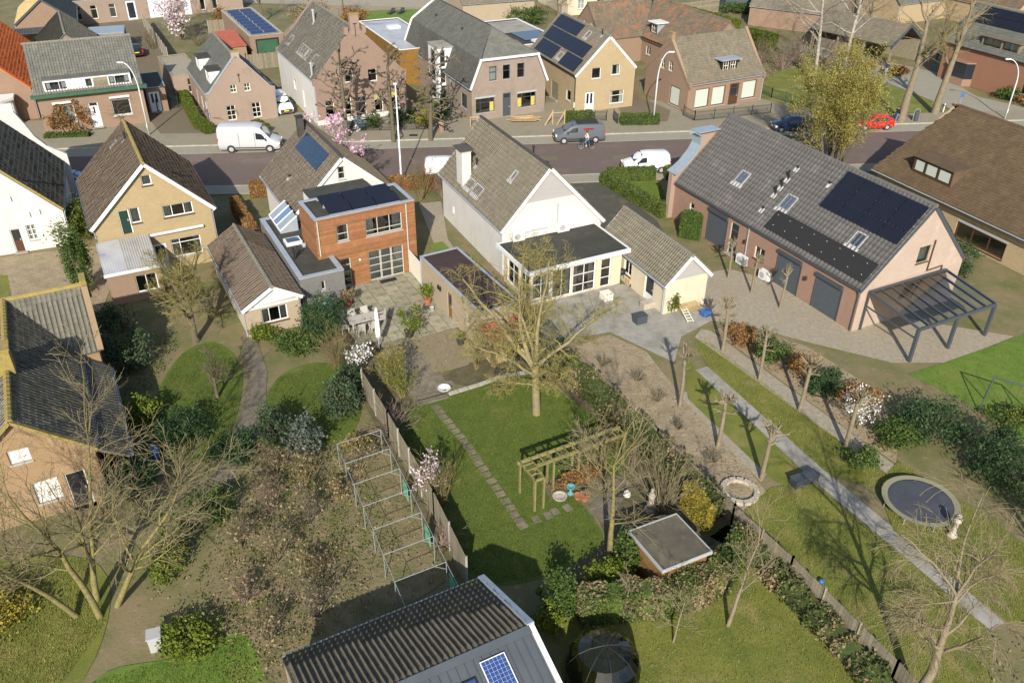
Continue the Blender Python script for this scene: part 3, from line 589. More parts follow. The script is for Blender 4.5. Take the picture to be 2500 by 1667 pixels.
def house(name, label, q, wallm, roofm, tile, ops={}, ow=.15, og=.15, fr='white', trim='white', ridgem='ridge_grey', gut='zinc', inds=(0, 0), cat='house', skipwall='', parapet=None, plinth=None, wm={}, floors=(2.75,), pipes=True, roofparts=True):
    cx, cy, ph, WL, WR, L, HL, HR, Hr = q
    root = thing(name, label, cat, (cx, cy, 0), R(ph)); l = L / 2; pl = {}
    sL = math.hypot(WL, Hr - HL); sR = math.hypot(WR, Hr - HR)
    pl['L'] = Plane((-WL, -l, HL), (0, 1, 0), (WL, 0, Hr - HL), (-(Hr - HL), 0, WL)); pl['R'] = Plane((WR, -l, HR), (0, 1, 0), (-WR, 0, Hr - HR), (Hr - HR, 0, WR))
    wl, wr, g = WL - ow, WR - ow, l - og; t = .12
    zl = HL + (Hr - HL) * ow / WL - t; zr = HR + (Hr - HR) * ow / WR - t; zt = Hr - t
    P = dict(n=(Plane((0, -g, 0), (1, 0, 0), (0, 0, 1), (0, -1, 0)), [(-wl, 0), (wr, 0), (wr, zr), (0, zt), (-wl, zl)], 1),
             f=(Plane((0, g, 0), (-1, 0, 0), (0, 0, 1), (0, 1, 0)), [(-wr, 0), (wl, 0), (wl, zl), (0, zt), (-wr, zr)], -1),
             l=(Plane((-wl, 0, 0), (0, -1, 0), (0, 0, 1), (-1, 0, 0)), [(-g, 0), (g, 0), (g, zl), (-g, zl)], -1),
             r=(Plane((wr, 0, 0), (0, 1, 0), (0, 0, 1), (1, 0, 0)), [(-g, 0), (g, 0), (g, zr), (-g, zr)], 1))
    for k, (wp, poly, sg) in P.items():
        if k in skipwall: continue
        H = openings(root, wp, ops.get(k, []), sg, fr); wall(root, wp, poly, H, wm.get(k, wallm)); pl[k] = wp
    for z in floors: mb = MB(); mb.box((( wr - wl) / 2, 0, z), (wl + wr - .1, 2 * g - .1, .1)); mb.build('floor', 'interior', root)
    mb = MB(); mb.box(((wr - wl) / 2, 0, .03), (wl + wr - .06, 2 * g - .06, .04)); mb.build('floor', 'interior', root)
    if roofparts:
        slope(root, pl['L'], L, sL, roofm, tile, ind=inds[0]); slope(root, pl['R'], L, sR, roofm, tile, ind=inds[1])
        ridge(root, (0, -l - .02, Hr + .03), (0, l + .02, Hr + .03), ridgem)
    if trim:
        for sy in (-1, 1):
            mb = MB()
            for W_, H_, sx in ((WL, HL, -1), (WR, HR, 1)): mb.bar((sx * W_, sy * (l - .02), H_ - .1), (0, sy * (l - .02), Hr - .1), .05, .24, up=(0, 0, 1))
            mb.build('bargeboard', trim, root)
    if gut:
        gutter(root, (-WL - .06, -l, HL - .03), (-WL - .06, l, HL - .03), gut, pipe=[(-WL - .04, -g + .1, HL - .1), (-wl - .06, -g + .1, HL - .45), (-wl - .06, -g + .1, .05)] if pipes else None)
        gutter(root, (WR + .06, l, HR - .03), (WR + .06, -l, HR - .03), gut, pipe=[(WR + .04, -g + .1, HR - .1), (wr + .06, -g + .1, HR - .45), (wr + .06, -g + .1, .05)] if pipes else None)
    if parapet:   # raised gable wall carrying a coping: (side, material, height)
        for sy, pm, hh, cap in parapet:
            mb = MB(); y0, y1 = sy * (l + .02), sy * (l - .28)
            pts = [(-WL - .12, HL - .35), (-WL - .12, HL + hh), (-WL + .3, HL + hh + .12), (0, Hr + hh + .1), (WR - .3, HR + hh + .12), (WR + .12, HR + hh), (WR + .12, HR - .35), (0, Hr - .5)]
            n = len(pts); ya, yb = min(y0, y1), max(y0, y1); mb.face([(x, ya, z) for x, z in pts], [p for p in pts]); mb.face([(x, yb, z) for x, z in pts[::-1]], [p for p in pts[::-1]])
            for i in range(n): a, b = pts[i], pts[(i + 1) % n]; mb.face([(a[0], ya, a[1]), (a[0], yb, a[1]), (b[0], yb, b[1]), (b[0], ya, b[1])], [(0, 0), (.3, 0), (.3, 1), (0, 1)])
            pp = mb.build('parapet', pm, root)
            mb = MB()
            for a, b in zip(pts[1:5], pts[2:6]): mb.bar((a[0], sy * (l - .13), a[1] + .035), (b[0], sy * (l - .13), b[1] + .035), .36, .06)
            mb.build('coping', cap, pp)
    if plinth:
        mb = MB(); mb.box(((wr - wl) / 2, -g - .012, .2), (wl + wr, .02, .4)); mb.build('plinth', plinth, root)
    root['_'] = 0; del root['_']
    return root, pl
def flatbox(name, label, q, wallm, roofm, ops={}, par=.22, cop='zinc', copw=.3, fr='grey_paint', cat='extension', skipwall='', over=0., fascia=None, wm={}, floors=()):
    cx, cy, ph, WL, WR, L, H = q[:7]; root = thing(name, label, cat, (cx, cy, 0), R(ph)); l = L / 2; pl = {}
    wl, wr, g = WL - over, WR - over, l - over
    for k, wp, e, sg in (('n', Plane((0, -g, 0), (1, 0, 0), (0, 0, 1), (0, -1, 0)), (-wl, wr), 1), ('f', Plane((0, g, 0), (-1, 0, 0), (0, 0, 1), (0, 1, 0)), (-wr, wl), -1), ('l', Plane((-wl, 0, 0), (0, -1, 0), (0, 0, 1), (-1, 0, 0)), (-g, g), -1), ('r', Plane((wr, 0, 0), (0, 1, 0), (0, 0, 1), (1, 0, 0)), (-g, g), 1)):
        if k in skipwall: continue
        Hs = openings(root, wp, ops.get(k, []), sg, fr); wall(root, wp, [(e[0], 0), (e[1], 0), (e[1], H - .06), (e[0], H - .06)], Hs, wm.get(k, wallm)); pl[k] = wp
    mb = MB(); mb.box(((WR - WL) / 2, 0, H - par), (WL + WR - .08, L - .08, .12)); mb.build('roof', roofm, root)
    pl['T'] = Plane((0, 0, H - par + .06), (1, 0, 0), (0, 1, 0), (0, 0, 1))
    mb = MB(); mb.box(((wr - wl) / 2, 0, .03), (wl + wr - .06, 2 * g - .06, .04)); mb.build('floor', 'interior', root)
    for z in floors: mb = MB(); mb.box((( wr - wl) / 2, 0, z), (wl + wr - .1, 2 * g - .1, .1)); mb.build('floor', 'interior', root)
    mb = MB(); c = copw; h = H - .03; x0, x1 = -WL - .03, WR + .03; y0, y1 = -l - .03, l + .03; ch = fascia or .06
    for bx in (((x0 + x1) / 2, y0 + c / 2, x1 - x0, c), ((x0 + x1) / 2, y1 - c / 2, x1 - x0, c), (x0 + c / 2, 0, c, y1 - y0 - 2 * c), (x1 - c / 2, 0, c, y1 - y0 - 2 * c)): mb.box((bx[0], bx[1], H - ch / 2), (bx[2], bx[3], ch))
    mb.build('coping' if not fascia else 'fascia', cop, root)
    return root, pl
def dormer(root, y0, y1, x0, z0, z1, xback, ops, front='white', side='lead', roofm='bitumen', over=.15, slopez=0., fr='white', pitched=None):
    """a box dormer on a left-hand slope; front plane at x0 facing -x"""
    mb = MB(); N = []
    for y in (y0, y1): mb.face([(x0, y, z0), (xback, y, z0 + .01), (xback, y, z1), (x0, y, z1)] if y == y1 else [(x0, y, z1), (xback, y, z1), (xback, y, z0 + .01), (x0, y, z0)])
    d = mb.build('dormer', side, root)
    wp = Plane((x0, 0, 0), (0, -1, 0), (0, 0, 1), (-1, 0, 0)); H = []
    for k, c0, c1, a, b, *o in ops:
        o = dict(o[0]) if o else {}; o.setdefault('fr', fr); H.append((-c1, -c0, a, b)); o.setdefault('sill', None); window(root, wp, -c1, -c0, a, b, rec=.02, **o)
    wall(root, wp, [(-y1, z0), (-y0, z0), (-y0, z1), (-y1, z1)], H, front, name='dormer_front', rev=.08)
    mb = MB(); mb.box(((x0 - over + xback) / 2, (y0 + y1) / 2, z1 + .05 + slopez), (xback - x0 + over, y1 - y0 + 2 * over, .1)); mb.build('dormer_roof', roofm, root)
    return d
# ------------------------------------------------------------------ near row of houses
def clad(root, pl, a0, a1, z0, z1, holes, step, m, h=.03, name='cladding', vert=False, lim=None):
    """boards fixed on a wall, cut round the openings; joined because single boards are too fine to pick apart"""
    mb = MB(); n = int((a1 - a0 if vert else z1 - z0) / step)
    for i in range(n):
        s0 = (a0 if vert else z0) + i * step; s1 = s0 + step * .9; e0, e1 = (z0, z1) if vert else (a0, a1)
        if lim: e0, e1 = lim((s0 + s1) / 2, e0, e1)
        seg = [(e0, e1)]
        for H in holes:
            p0, p1, q0, q1 = (H[0], H[1], H[2], H[3]) if vert else (H[2], H[3], H[0], H[1])
            if s1 > p0 - .01 and s0 < p1 + .01: seg = [x for a, b in seg for x in ((a, min(b, q0 - .02)), (max(a, q1 + .02), b)) if x[1] - x[0] > .02]
        for a, b in seg: pl.box(mb, *((s0, s1, a, b) if vert else (a, b, s0, s1)), .004, h)
    o = mb.build(name, m, root); o['kind'] = 'stuff'; return o
def hexa(mb, A, B): # solid between two equal loops
    n = len(A); mb.face(A[::-1]); mb.face(B)
    for i in range(n): mb.face([A[i], A[(i + 1) % n], B[(i + 1) % n], B[i]])
    return mb
# white cottage at the left edge
N1, P = house('cottage', 'white rendered cottage with dark grey tiled roof at the left edge', (-40.60, 63.13, 24.0, 4.5, 4.5, 10.9, 2.93, 2.93, 7.78), 'render_white', 'tile_dark', (.3, .36, 'wave'),
    ops=dict(n=[('w', 1.62, 2.28, .85, 2.1, dict(cols=2, rows=3, cur='f')), ('d', .5, 1.2, .02, 1.95, dict(m='brown_paint', fr='white', lights=((.15, .48, .5, .92), (.52, .85, .5, .92)))), ('w', 3.3, 3.55, 1.15, 1.4, dict(fr='black', sill=None))]), ow=.1, og=.05, trim=None, ridgem='ridge_grey', parapet=None)
mb = MB(); mb.bar((4.5, -5.47, 2.93 + .05), (0, -5.47, 7.83), .18, .14); mb.bar((-4.5, -5.47, 2.98), (0, -5.47, 7.83), .18, .14); mb.build('verge_tiles', 'lichen', N1)
mb = MB(); pts = [(-4.9, 0), (4.9, 0), (4.9, 3.6), (4.5, 3.9), (3.6, 4.5), (2.9, 5.4), (2.4, 6.6), (1.9, 7.6), (1.9, 8.3), (-1.9, 8.3), (-1.9, 7.6), (-2.9, 5.4), (-4.5, 3.9), (-4.9, 3.6)]
hexa(mb, [(x, 5.2, z) for x, z in pts], [(x, 5.55, z) for x, z in pts]); mb.build('bell_gable', 'render_white', N1)
vent(N1, P['R'], 0.5, 3.2, .5)
for x, z in ((2.9, 3.0), (1.3, 4.3), (2.2, 2.9)): mb = MB(); mb.box((x, -5.42, z), (.04, .04, .4)); mb.build('wall_anchor', 'iron', N1)
# yellow brick house
N2q = (-27.8, 60.05, 28.2, 4.28, 4.14, 10.14, 4.3, 4.3, 8.41)
N2, P = house('brick_house', 'yellow brick house with brown tiled roof and three gable windows', N2q, 'brick_yellow', 'tile_brown', (.3, .38, 'wave'),
    ops=dict(n=[('w', -.34, .33, 6.7, 7.45, dict(sill='brown_paint')), ('d', -2.33, -1.61, 3.4, 5.2, dict(m='darkgreen', fr='white', step=False)), ('w', -1.58, -.92, 4.1, 5.25, dict(sill='brown_paint')), ('w', .59, 2.67, 4.1, 5.0, dict(cols=[.3, .7], sill='brown_paint', cur='s')), ('w', .65, 2.75, .9, 2.35, dict(cols=[.3], rows=[.75], cur='s')), ('d', -.6, .3, .05, 2.2, dict(lights=((.15, .85, .45, .92),)))]), ow=.25, og=.3, inds=(0, 300), ridgem='lichen')
skylight(N2, P['L'], 7.9, 8.25, 4.2, 4.75); vent(N2, P['L'], 6.5, 5.4, .5); vent(N2, P['R'], 2.0, 3.2, .15)
mb = MB(); mb.tube([(-.75, -4.93, 3.02), (3.1, -4.93, 3.05)], .1, 10); mb.build('awning', 'white', N2)
LT = thing('lean_to', 'glazed lean-to with translucent ribbed roof behind the yellow brick house', 'lean-to', (-27.8, 60.05, 0), R(28.2))
mb = MB(); pl = Plane((-4.2, -8.6, 2.35), (1, 0, 0), (0, 3.75, .85))
for x in np.arange(0, 3.5, .16): pl.box(mb, x, x + .06, 0, 3.75, .03, .06)
pl.box(mb, 0, 1.45, 0, 3.75, 0, .03); mb.build('ribbed_sheet', 'membrane', LT)
mb = MB(); pl.box(mb, 1.5, 3.5, 0, 3.75, 0, .03); mb.build('flat_sheet', 'concrete', LT)
mb = MB(); pl.box(mb, -.05, 3.55, -.08, .06, -.1, .08); mb.build('fascia', 'white', LT)
wp = Plane((-4.1, -8.5, 0), (1, 0, 0), (0, 0, 1), (0, -1, 0)); wall(LT, wp, [(0, 0), (3.4, 0), (3.4, 2.3), (0, 2.3)], [(1.7, 3.1, .6, 1.9)], 'brick_brown'); window(LT, wp, 1.7, 3.1, .6, 1.9, cols=2)
wp = Plane((-.7, -8.5, 0), (0, 1, 0), (0, 0, 1), (1, 0, 0)); wall(LT, wp, [(0, 0), (3.7, 0), (3.7, 3.0), (0, 2.3)], [], 'brick_brown')
wp = Plane((-4.1, -8.5, 0), (0, -1, 0), (0, 0, 1), (-1, 0, 0)); wall(LT, wp, [(-3.7, 0), (0, 0), (0, 2.3), (-3.7, 3.0)], [], 'brick_brown')
# house with the solar panel and its two modern extensions
N3, P = house('house', 'white gabled house with brown tiled roof and one large solar panel', (-15.01, 64.73, 28.8, 4.26, 4.53, 9.33, 3.07, 3.17, 7.11), 'render_white', 'tile_n3', (.24, .34, 'wave'),
    ops=dict(n=[('w', -.38, .17, 5.3, 6.3, dict(rows=2, fr='beige_paint'))], l=[]), ow=.3, og=.2, ridgem='ridge_dark')
pv(N3, P['L'], 1.65, 7.2, 3.75, 5.35, 5, 1, 'pv_navy', gap=.01)
chimney(N3, (-.75, 3.4), .5, .5, 5.8, 7.9, 'ridge_dark', 'black'); vent(N3, P['L'], 4.7, 1.8, .15)
E1, P = flatbox('orange_extension', 'two-storey extension clad in orange wood with six solar panels on its roof', (-11.10, 56.02, 29.3, 3.65, 3.65, 3.53, 5.65), 'clad_orange', 'bitumen',
    ops=dict(n=[('w', -2.2, -1.35, 3.65, 4.9, dict(rows=[.45], fr='beige_paint')), ('w', -.1, 2.65, 3.6, 4.95, dict(cols=[.33, .66], rows=[.28], fr='beige_paint', cur='s')), ('w', -.08, 2.6, .05, 2.4, dict(cols=[.33, .36, .64, .67], rows=[.26, .5, .74], fr='beige_paint', sill=None)), ('w', -2.2, -1.4, .1, 2.3, dict(rows=4, fr='beige_paint'))]), fr='beige_paint', copw=.28, floors=(2.75,), par=.2)
for k, Hs in (('n', [(-2.2, -1.35, 3.65, 4.9), (-.1, 2.65, 3.6, 4.95), (-.08, 2.6, .05, 2.4), (-2.2, -1.4, .1, 2.3)]), ('l', []), ('r', [])): clad(E1, P[k], -3.65 if k == 'n' else -1.76, 3.65 if k == 'n' else 1.76, .05, 5.6, Hs, .075, 'clad_orange')
tp = P['T']
for i in range(3):
    for j in range(2):
        x0 = -2.45 + i * 1.75; y0 = -1.3 + j * 1.42; s = Plane((x0, y0, tp.o.z + .1), (1, 0, 0), (0, math.cos(R(12)), math.sin(R(12))))
        mb = MB(); s.box(mb, .02, 1.72, 0, 1.32, 0, .035); p_ = mb.build('solar_panel', 'pv_black', E1)
        mb = MB(); mb.box((x0 + .87, y0 + 1.3, tp.o.z + .16), (1.7, .03, .26)); mb.box((x0 + .87, y0 + .02, tp.o.z + .05), (1.7, .03, .06)); mb.build('panel_frame', 'silver', p_)
for x in (-3.5, 2.98): mb = MB(); mb.tube([(x, -1.84, 5.5), (x, -1.84, .1 if x > 0 else 2.9)], .045, 8); mb.build('drainpipe', 'beige_paint', E1)
mb = MB(); mb.lathe([(.12, 0), (.11, .08), (.05, .12)], (-.72, -1.77, 1.95), 12, Matrix.Rotation(R(90), 3, 'X')); mb.build('wall_lamp', 'silver', E1)
mb = MB(); mb.box((1.1, -2.25, .045), (1.25, .5, .03)); mb.build('doormat', 'black', None, label='dark doormat before the glazed doors of the orange extension', cat='doormat')
o = bpy.data.objects['doormat']; o.location = (-11.10, 56.02, 0); o.rotation_euler = (0, 0, R(29.3))
mb = MB(); mb.box((-.3, 3.0, 2.7), (4.6, 2.4, 5.3)); mb.build('link_block', 'render_white', E1)
mb = MB(); mb.box((-.3, 3.0, 5.38), (4.7, 2.5, .06)); mb.build('link_roof', 'bitumen', E1)
mb = MB(); mb.box((.9, -.8, 2.95), (2.6, .9, .4)); mb.box((1.9, -.6, 3.3), (.7, .5, .5)); mb.build('shelf_goods', 'yellow_stuff', E1)
E2, P = flatbox('grey_extension', 'single-storey flat-roofed extension of grey slate brick with wide zinc edge', (-15.28, 55.08, 28.2, 1.52, 1.52, 10.61, 2.78), 'brick_slate', 'bitumen', ops=dict(n=[('w', -.15, .17, 1.55, 2.25, dict(fr='beige_paint'))]), copw=.36, par=.2)
z = P['T'].o.z
mb = MB(); mb.box((-.35, .45, z + .12), (1.15, .95, .24)); d_ = mb.build('dome_light', 'white', E2); mb = MB(); mb.box((-.35, .45, z + .25), (.9, .7, .03)); mb.build('pane', 'glass_sky', d_)
mb = MB(); mb.lathe([(.14, 0), (.14, .1), (.18, .14), (.16, .24), (.05, .3)], (.2, -.5, z), 12); mb.build('vent_cowl', 'silver', E2)
for dx in (-.02, .3): mb = MB(); mb.tube([(-.95, -2.1, z), (-.95 + dx, -2.1, z + .9)], .07, 8); mb.build('flue', 'black', E2)
GL = thing('roof_glazing', 'sloping glass roof light with white bars leaning on the white gabled house', 'roof light', (-15.28, 55.08, 0), R(28.2))
pl = Plane((-.75, 2.3, z + .2), (0, 1, 0), (1.35, 0, .95), (-.95, 0, 1.35)); pl_n = 3
for i in range(pl_n): mb = MB(); pl.box(mb, i * 1.05 + .06, i * 1.05 + 1.0, .06, 1.6, 0, .02); mb.build('pane', 'glass_sky' if i % 2 else 'zinc_blue', GL)
mb = MB()
for i in range(pl_n + 1): pl.box(mb, i * 1.05 - .04, i * 1.05 + .06, 0, 1.66, -.03, .05)
pl.box(mb, 0, 3.15, -.02, .06, -.03, .05); mb.build('frame', 'white', GL)
mb = MB(); mb.face([(-.75, 2.3, z), (.6, 2.3, z), (.6, 2.3, z + 1.12), (-.75, 2.3, z + .2)]); mb.face([(-.75, 5.45, z), (-.75, 2.3, z), (-.75, 2.3, z + .2), (-.75, 5.45, z + .2)]); mb.face([(-.75, 5.45, z), (-.75, 5.45, z + .2), (.6, 5.45, z + 1.12), (.6, 5.45, z)]); mb.build('base', 'zinc', GL)
# white house with the tall chimney
N4q = (-.03, 62.38, 25.8, 3.84, 4.72, 12.16, 3.67, 2.98, 7.90)
N4, P = house('white_house', 'white rendered house with grey tiled roof and tall white chimney', N4q, 'render_white', 'tile_n4', (.24, .36, 'wave'),
    ops=dict(n=[('w', -2.2, -1.5, 3.2, 4.65, dict(rows=3, pane={(0, 0): 'curtain', (0, 1): 'curtain', (0, 2): 'curtain'})), ('w', -1.35, .0, 3.25, 4.85, dict(rows=[.5], pane={(0, 0): 'curtain', (0, 1): 'curtain'}))], l=[('w', 3.35, 3.7, 1.1, 1.75)]), ow=.2, og=.25, ridgem='ridge_dark')
mb = MB(); wp = P['n']
sl = lambda zz: (-(7.9 - zz) / (7.9 - 3.67) * 3.84 + .12, (7.9 - zz) / (7.9 - 2.98) * 4.72 - .12)
for i in range(19):
    z0 = 5.42 + i * .125; a, b = sl(z0 + .13)
    if b - a > .1: wp.box(mb, a, b, z0, z0 + .118, .004, .03)
mb.build('gable_cladding', 'clad_grey', N4)
chimney(N4, (-3.15, 2.35), .75, 1.15, 3.6, 6.85, 'render_white', 'render_cream')
mb = MB(); hexa(mb, [(-3.75, 1.5, 7.02), (-2.55, 1.5, 7.02), (-2.55, 3.2, 7.02), (-3.75, 3.2, 7.02)], [(-3.3, 2.2, 7.3), (-3.0, 2.2, 7.3), (-3.0, 2.5, 7.3), (-3.3, 2.5, 7.3)]); mb.build('chimney_hood', 'ridge_dark', N4)
skylight(N4, P['L'], 5.1, 6.5, .7, 1.55, blind='half'); skylight(N4, P['L'], 6.65, 8.05, .7, 1.55, blind='half'); skylight(N4, P['L'], 2.8, 3.35, 3.3, 4.1, blind='full')
vent(N4, P['L'], 8.1, 2.45, .5); vent(N4, P['R'], 4.0, 5.9, .7)
mb = MB(); mb.tube([(.77, -5.9, 3.3), (.77, -5.9, 5.0)], .05, 8); mb.build('drainpipe', 'grey_paint', N4)
E3, P = flatbox('garden_room', 'flat black-roofed garden room with white fascia behind the white house', (3.56, 54.71, 27.2, 4.08, 4.09, 4.88, 2.91), 'render_cream', 'bitumen',
    ops=dict(n=[('w', -3.5, -2.1, .35, 2.25, dict(cols=2, rows=[.6], cur='s')), ('w', -1.95, -.4, .1, 2.3, dict(cols=2, sill=None)), ('w', -.3, 1.55, .05, 2.3, dict(cols=[.5], rows=[.3, .65], sill=None, cur='s')), ('w', 2.0, 2.85, .05, 2.3, dict(rows=[.33, .66], sill=None))],
             l=[('w', -1.8, -.4, .3, 2.25, dict(cols=2, rows=[.6])), ('w', -.2, 1.5, .3, 2.25, dict(cols=2, rows=[.6]))]), over=.4, cop='white', fascia=.3, copw=.14, par=.1, fr='white')
mb = MB(); mb.lathe([(.1, 0), (.1, .25), (.16, .27), (.1, .36)], (-.2, -.6, 2.87), 10); mb.build('vent_cowl', 'pot_dark', E3)
E4, P = house('annex', 'cream rendered annex with grey tiled gable roof beside the garden room', (10.10, 54.70, 25.6, 1.93, 1.85, 8.69, 2.30, 2.43, 4.24), 'render_cream', 'tile_n4', (.24, .36, 'wave'),
    ops=dict(l=[('w', .15, 1.15, .75, 1.85, dict(cols=2, cur='s', sill='brown_paint')), ('d', -2.7, -1.6, .03, 2.0, dict(lights=((.12, .88, .3, .92),)))]), ow=.2, og=.25, floors=(), ridgem='ridge_grey')
wp = P['n']; clad(E4, wp, -1.7, 1.65, 2.5, 3.95, [], .12, 'clad_grey', lim=lambda s, a, b: (-(4.24 - s) * 1.05 + .15, (4.24 - s) * 1.02 - .15))
E5, P = flatbox('garage', 'long flat-roofed garage of beige brick with dark red felt roof', (-2.97, 50.11, 30.3, 1.46, 1.46, 8.89, 2.77), 'brick_beige', 'bitumen_red',
    ops=dict(l=[('d', -.4, .25, .03, 2.05, dict(m='wood_brown', lights=((.2, .8, .5, .9),))), ('w', -3.0, -2.5, 1.1, 1.85, {})], n=[]), copw=.16, par=.12)
mb = MB(); mb.tube([(-1.5, 4.3, 2.7), (-1.5, 4.3, .05)], .045, 8); mb.build('drainpipe', 'zinc', E5)
for y in (1.5, 1.2): mb = MB(); mb.box((-1.52, y, 1.75), (.12, .12, .3)); mb.build('wall_lamp', 'black', E5)
# the big barn house
N5q = (22.27, 59.54, 27.3, 5.02, 4.62, 20.37, 3.14, 3.38, 8.10)
B5, P = house('barn_house', 'long pink brick barn house with dark ribbed tile roof and black solar panels', N5q, 'brick_pink', 'tile_barn', (.34, .42, 'roll'),
    ops=dict(l=[('w', 7.3, 7.9, 1.25, 2.25, dict(rows=2)), ('s', 3.13, 5.45, .02, 2.8), ('d', 1.85, 2.75, .05, 2.65, dict(fr='white', m='anthracite', lights=((.12, .88, .05, .38), (.12, .88, .42, .74), (.1, .9, .8, .96)))), ('w', -1.2, -.12, .95, 1.95, dict(cols=2, sill='brown_paint')), ('s', -4.88, -2.52, .02, 2.72), ('s', -8.72, -6.3, .02, 2.68)],
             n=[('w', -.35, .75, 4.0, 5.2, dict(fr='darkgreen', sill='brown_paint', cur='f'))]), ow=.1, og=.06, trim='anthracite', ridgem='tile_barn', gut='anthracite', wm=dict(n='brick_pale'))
for y0, y1, x0, x1, bl in ((3.95, 4.95, -3.35, -2.55, None), (-1.2, -.15, -3.45, -2.55, 'half'), (-7.85, -6.9, -3.42, -2.63, None)):
    k = math.hypot(5.02, 4.96) / 5.02; skylight(B5, P['L'], y0 + 10.18, y1 + 10.18, (x0 + 5.02) * k, (x1 + 5.02) * k, blind=bl, glass='glass_sky')
for y, x, h in ((.8, -2.96, .6), (.81, -2.47, .6), (.82, -1.94, .6), (.8, -1.22, .12), (-2.45, -1.24, .12), (.78, -3.94, .12)): vent(B5, P['L'], y + 10.18, (x + 5.02) * k, h)
pv(B5, P['L'], .22, 7.14, 2.58 * k, 4.78 * k, 4, 3, 'pv_black', h=.14)
pv(B5, P['L'], .22, 9.7, .3 * k, 1.45 * k, 1, 1, 'pv_pipe', h=.12)
mb = MB()
for i, t in enumerate(np.linspace(.8, 9.2, 8)):
    for b in (.62, 1.2): P['L'].box(mb, t + (b - .9) * .4, t + (b - .9) * .4 + .045, b * k, b * k + .045, .158, .172)
mb.build('panel_clips', 'white', B5)
mb = MB(); pts = [(-5.35, 0), (-5.35, 2.9), (-5.35, 3.95), (-5.0, 4.1), (-4.23, 4.64), (-3.45, 5.47), (-3.12, 6.1), (-3.1, 6.85), (-3.4, 7.0), (-3.4, 7.12), (-1.25, 7.15), (-1.0, 6.9), (0, 7.85), (1.0, 6.9), (3.1, 4.9), (4.9, 3.4), (5.0, 0)]
hexa(mb, [(x, 10.0, zz) for x, zz in pts], [(x, 10.45, zz) for x, zz in pts]); bg_ = mb.build('bell_gable', 'brick_pink', B5)
mb = MB()
for a, b in zip(pts[2:10], pts[3:11]): mb.bar((a[0], 10.2, a[1] + .03), (b[0], 10.2, b[1] + .03), 1.15, .07)
mb.build('zinc_coping', 'zinc_blue', B5)
for y in (.9, -5.5): mb = MB(); mb.box((-5.02, y, 1.78), (.16, .18, .28)); mb.build('wall_lamp', 'brown_paint', B5)
mb = MB(); mb.tube([(-5.0, .7, 3.0), (-4.98, .7, .1)], .05, 8); mb.build('drainpipe', 'zinc', B5)
mb = MB(); mb.tube([(.93, -10.2, 5.5), (.93, -10.2, 3.25), (2.4, -10.2, 3.3), (2.4, -10.2, 3.0)], .05, 6); mb.build('conduit', 'brown_paint', B5)
V = thing('veranda', 'glass-roofed steel veranda at the gable end of the barn house', 'veranda', (22.27, 59.54, 0), R(27.3))
y0, y1, x0, x1 = -10.3, -14.4, -4.3, 2.7
mb = MB(); mb.bar((x0, y0 - .1, 2.95), (x1, y0 - .1, 2.95), .16, .26); mb.bar((x0, y1, 2.35), (x1, y1, 2.35), .14, .22); mb.build('beam', 'anthracite', V)
for x in np.linspace(x0, x1, 9): mb = MB(); mb.bar((x, y0, 2.98), (x, y1, 2.42), .1, .15); mb.build('rafter', 'anthracite', V)
for i in range(8):
    w = (x1 - x0) / 8; mb = MB(); a = x0 + i * w + .04; b = a + w - .08; mb.face([(a, y1, 2.49), (b, y1, 2.49), (b, y0, 3.05), (a, y0, 3.05)]); mb.build('pane', 'glass_clear', V)
for x in (x0, (x0 + x1) / 2, x1): mb = MB(); mb.bar((x, y1, 0), (x, y1, 2.35), .2); mb.build('post', 'anthracite', V)
mb = MB(); mb.bar((x0, y0, 1.9), (x0, y1, 1.7), .08); mb.bar((x0, y0, .1), (x0, y0, 2.9), .1); mb.build('side_rail', 'anthracite', V)
# big brown-roofed house on the right
N6, P = house('bungalow', 'large beige brick house under a broad brown tiled roof at the right', (39.36, 70.86, 24.7, 7.7, 7.7, 6.4, 2.81, 2.81, 7.62), 'brick_yellow2', 'tile_n6', (.2, .26, 'flat'), ow=.8, og=.4, roofparts=False, skipwall='nflr', gut=None, trim=None, floors=())
L_, y0, y1 = 26., -22.8, 3.2; g6 = Plane((-7.7, y0, 2.81), (0, 1, 0), (7.7, 0, 4.81), (-4.81, 0, 7.7)); lt = math.hypot(7.7, 4.81)
slope(N6, g6, L_, lt, 'tile_n6', (.2, .26, 'flat'), poly=[(0, 0), (L_, 0), (L_ - .3, lt * .62), (L_ - .9, lt), (0, lt)])
g6b = Plane((7.7, y1, 2.81), (0, -1, 0), (-7.7, 0, 4.81), (4.81, 0, 7.7)); slope(N6, g6b, L_, lt, 'tile_n6', None)
ridge(N6, (0, y0, 7.66), (0, y1 - .8, 7.66), 'tile_n6', r=.12)
wp = Plane((-7.15, 0, 0), (0, -1, 0), (0, 0, 1), (-1, 0, 0)); H = [(5.9, 10.5, .3, 1.65)]
wall(N6, wp, [(-2.9, 0), (22, 0), (22, 3.1), (-2.9, 3.1)], H, 'brick_yellow2'); window(N6, wp, *H[0], cols=3, fr='brown_paint', ft=.16, sill='brown_paint', top='lintel', pane={(i, 0): 'curtain' for i in ()})
wall(N6, Plane((0, 2.95, 0), (-1, 0, 0), (0, 0, 1), (0, 1, 0)), [(-6.9, 0), (6.9, 0), (6.9, 3.2), (0, 7.45), (-6.9, 3.2)], [], 'brick_yellow2')
gutter(N6, (-7.78, y0, 2.78), (-7.78, y1, 2.78), 'zinc')
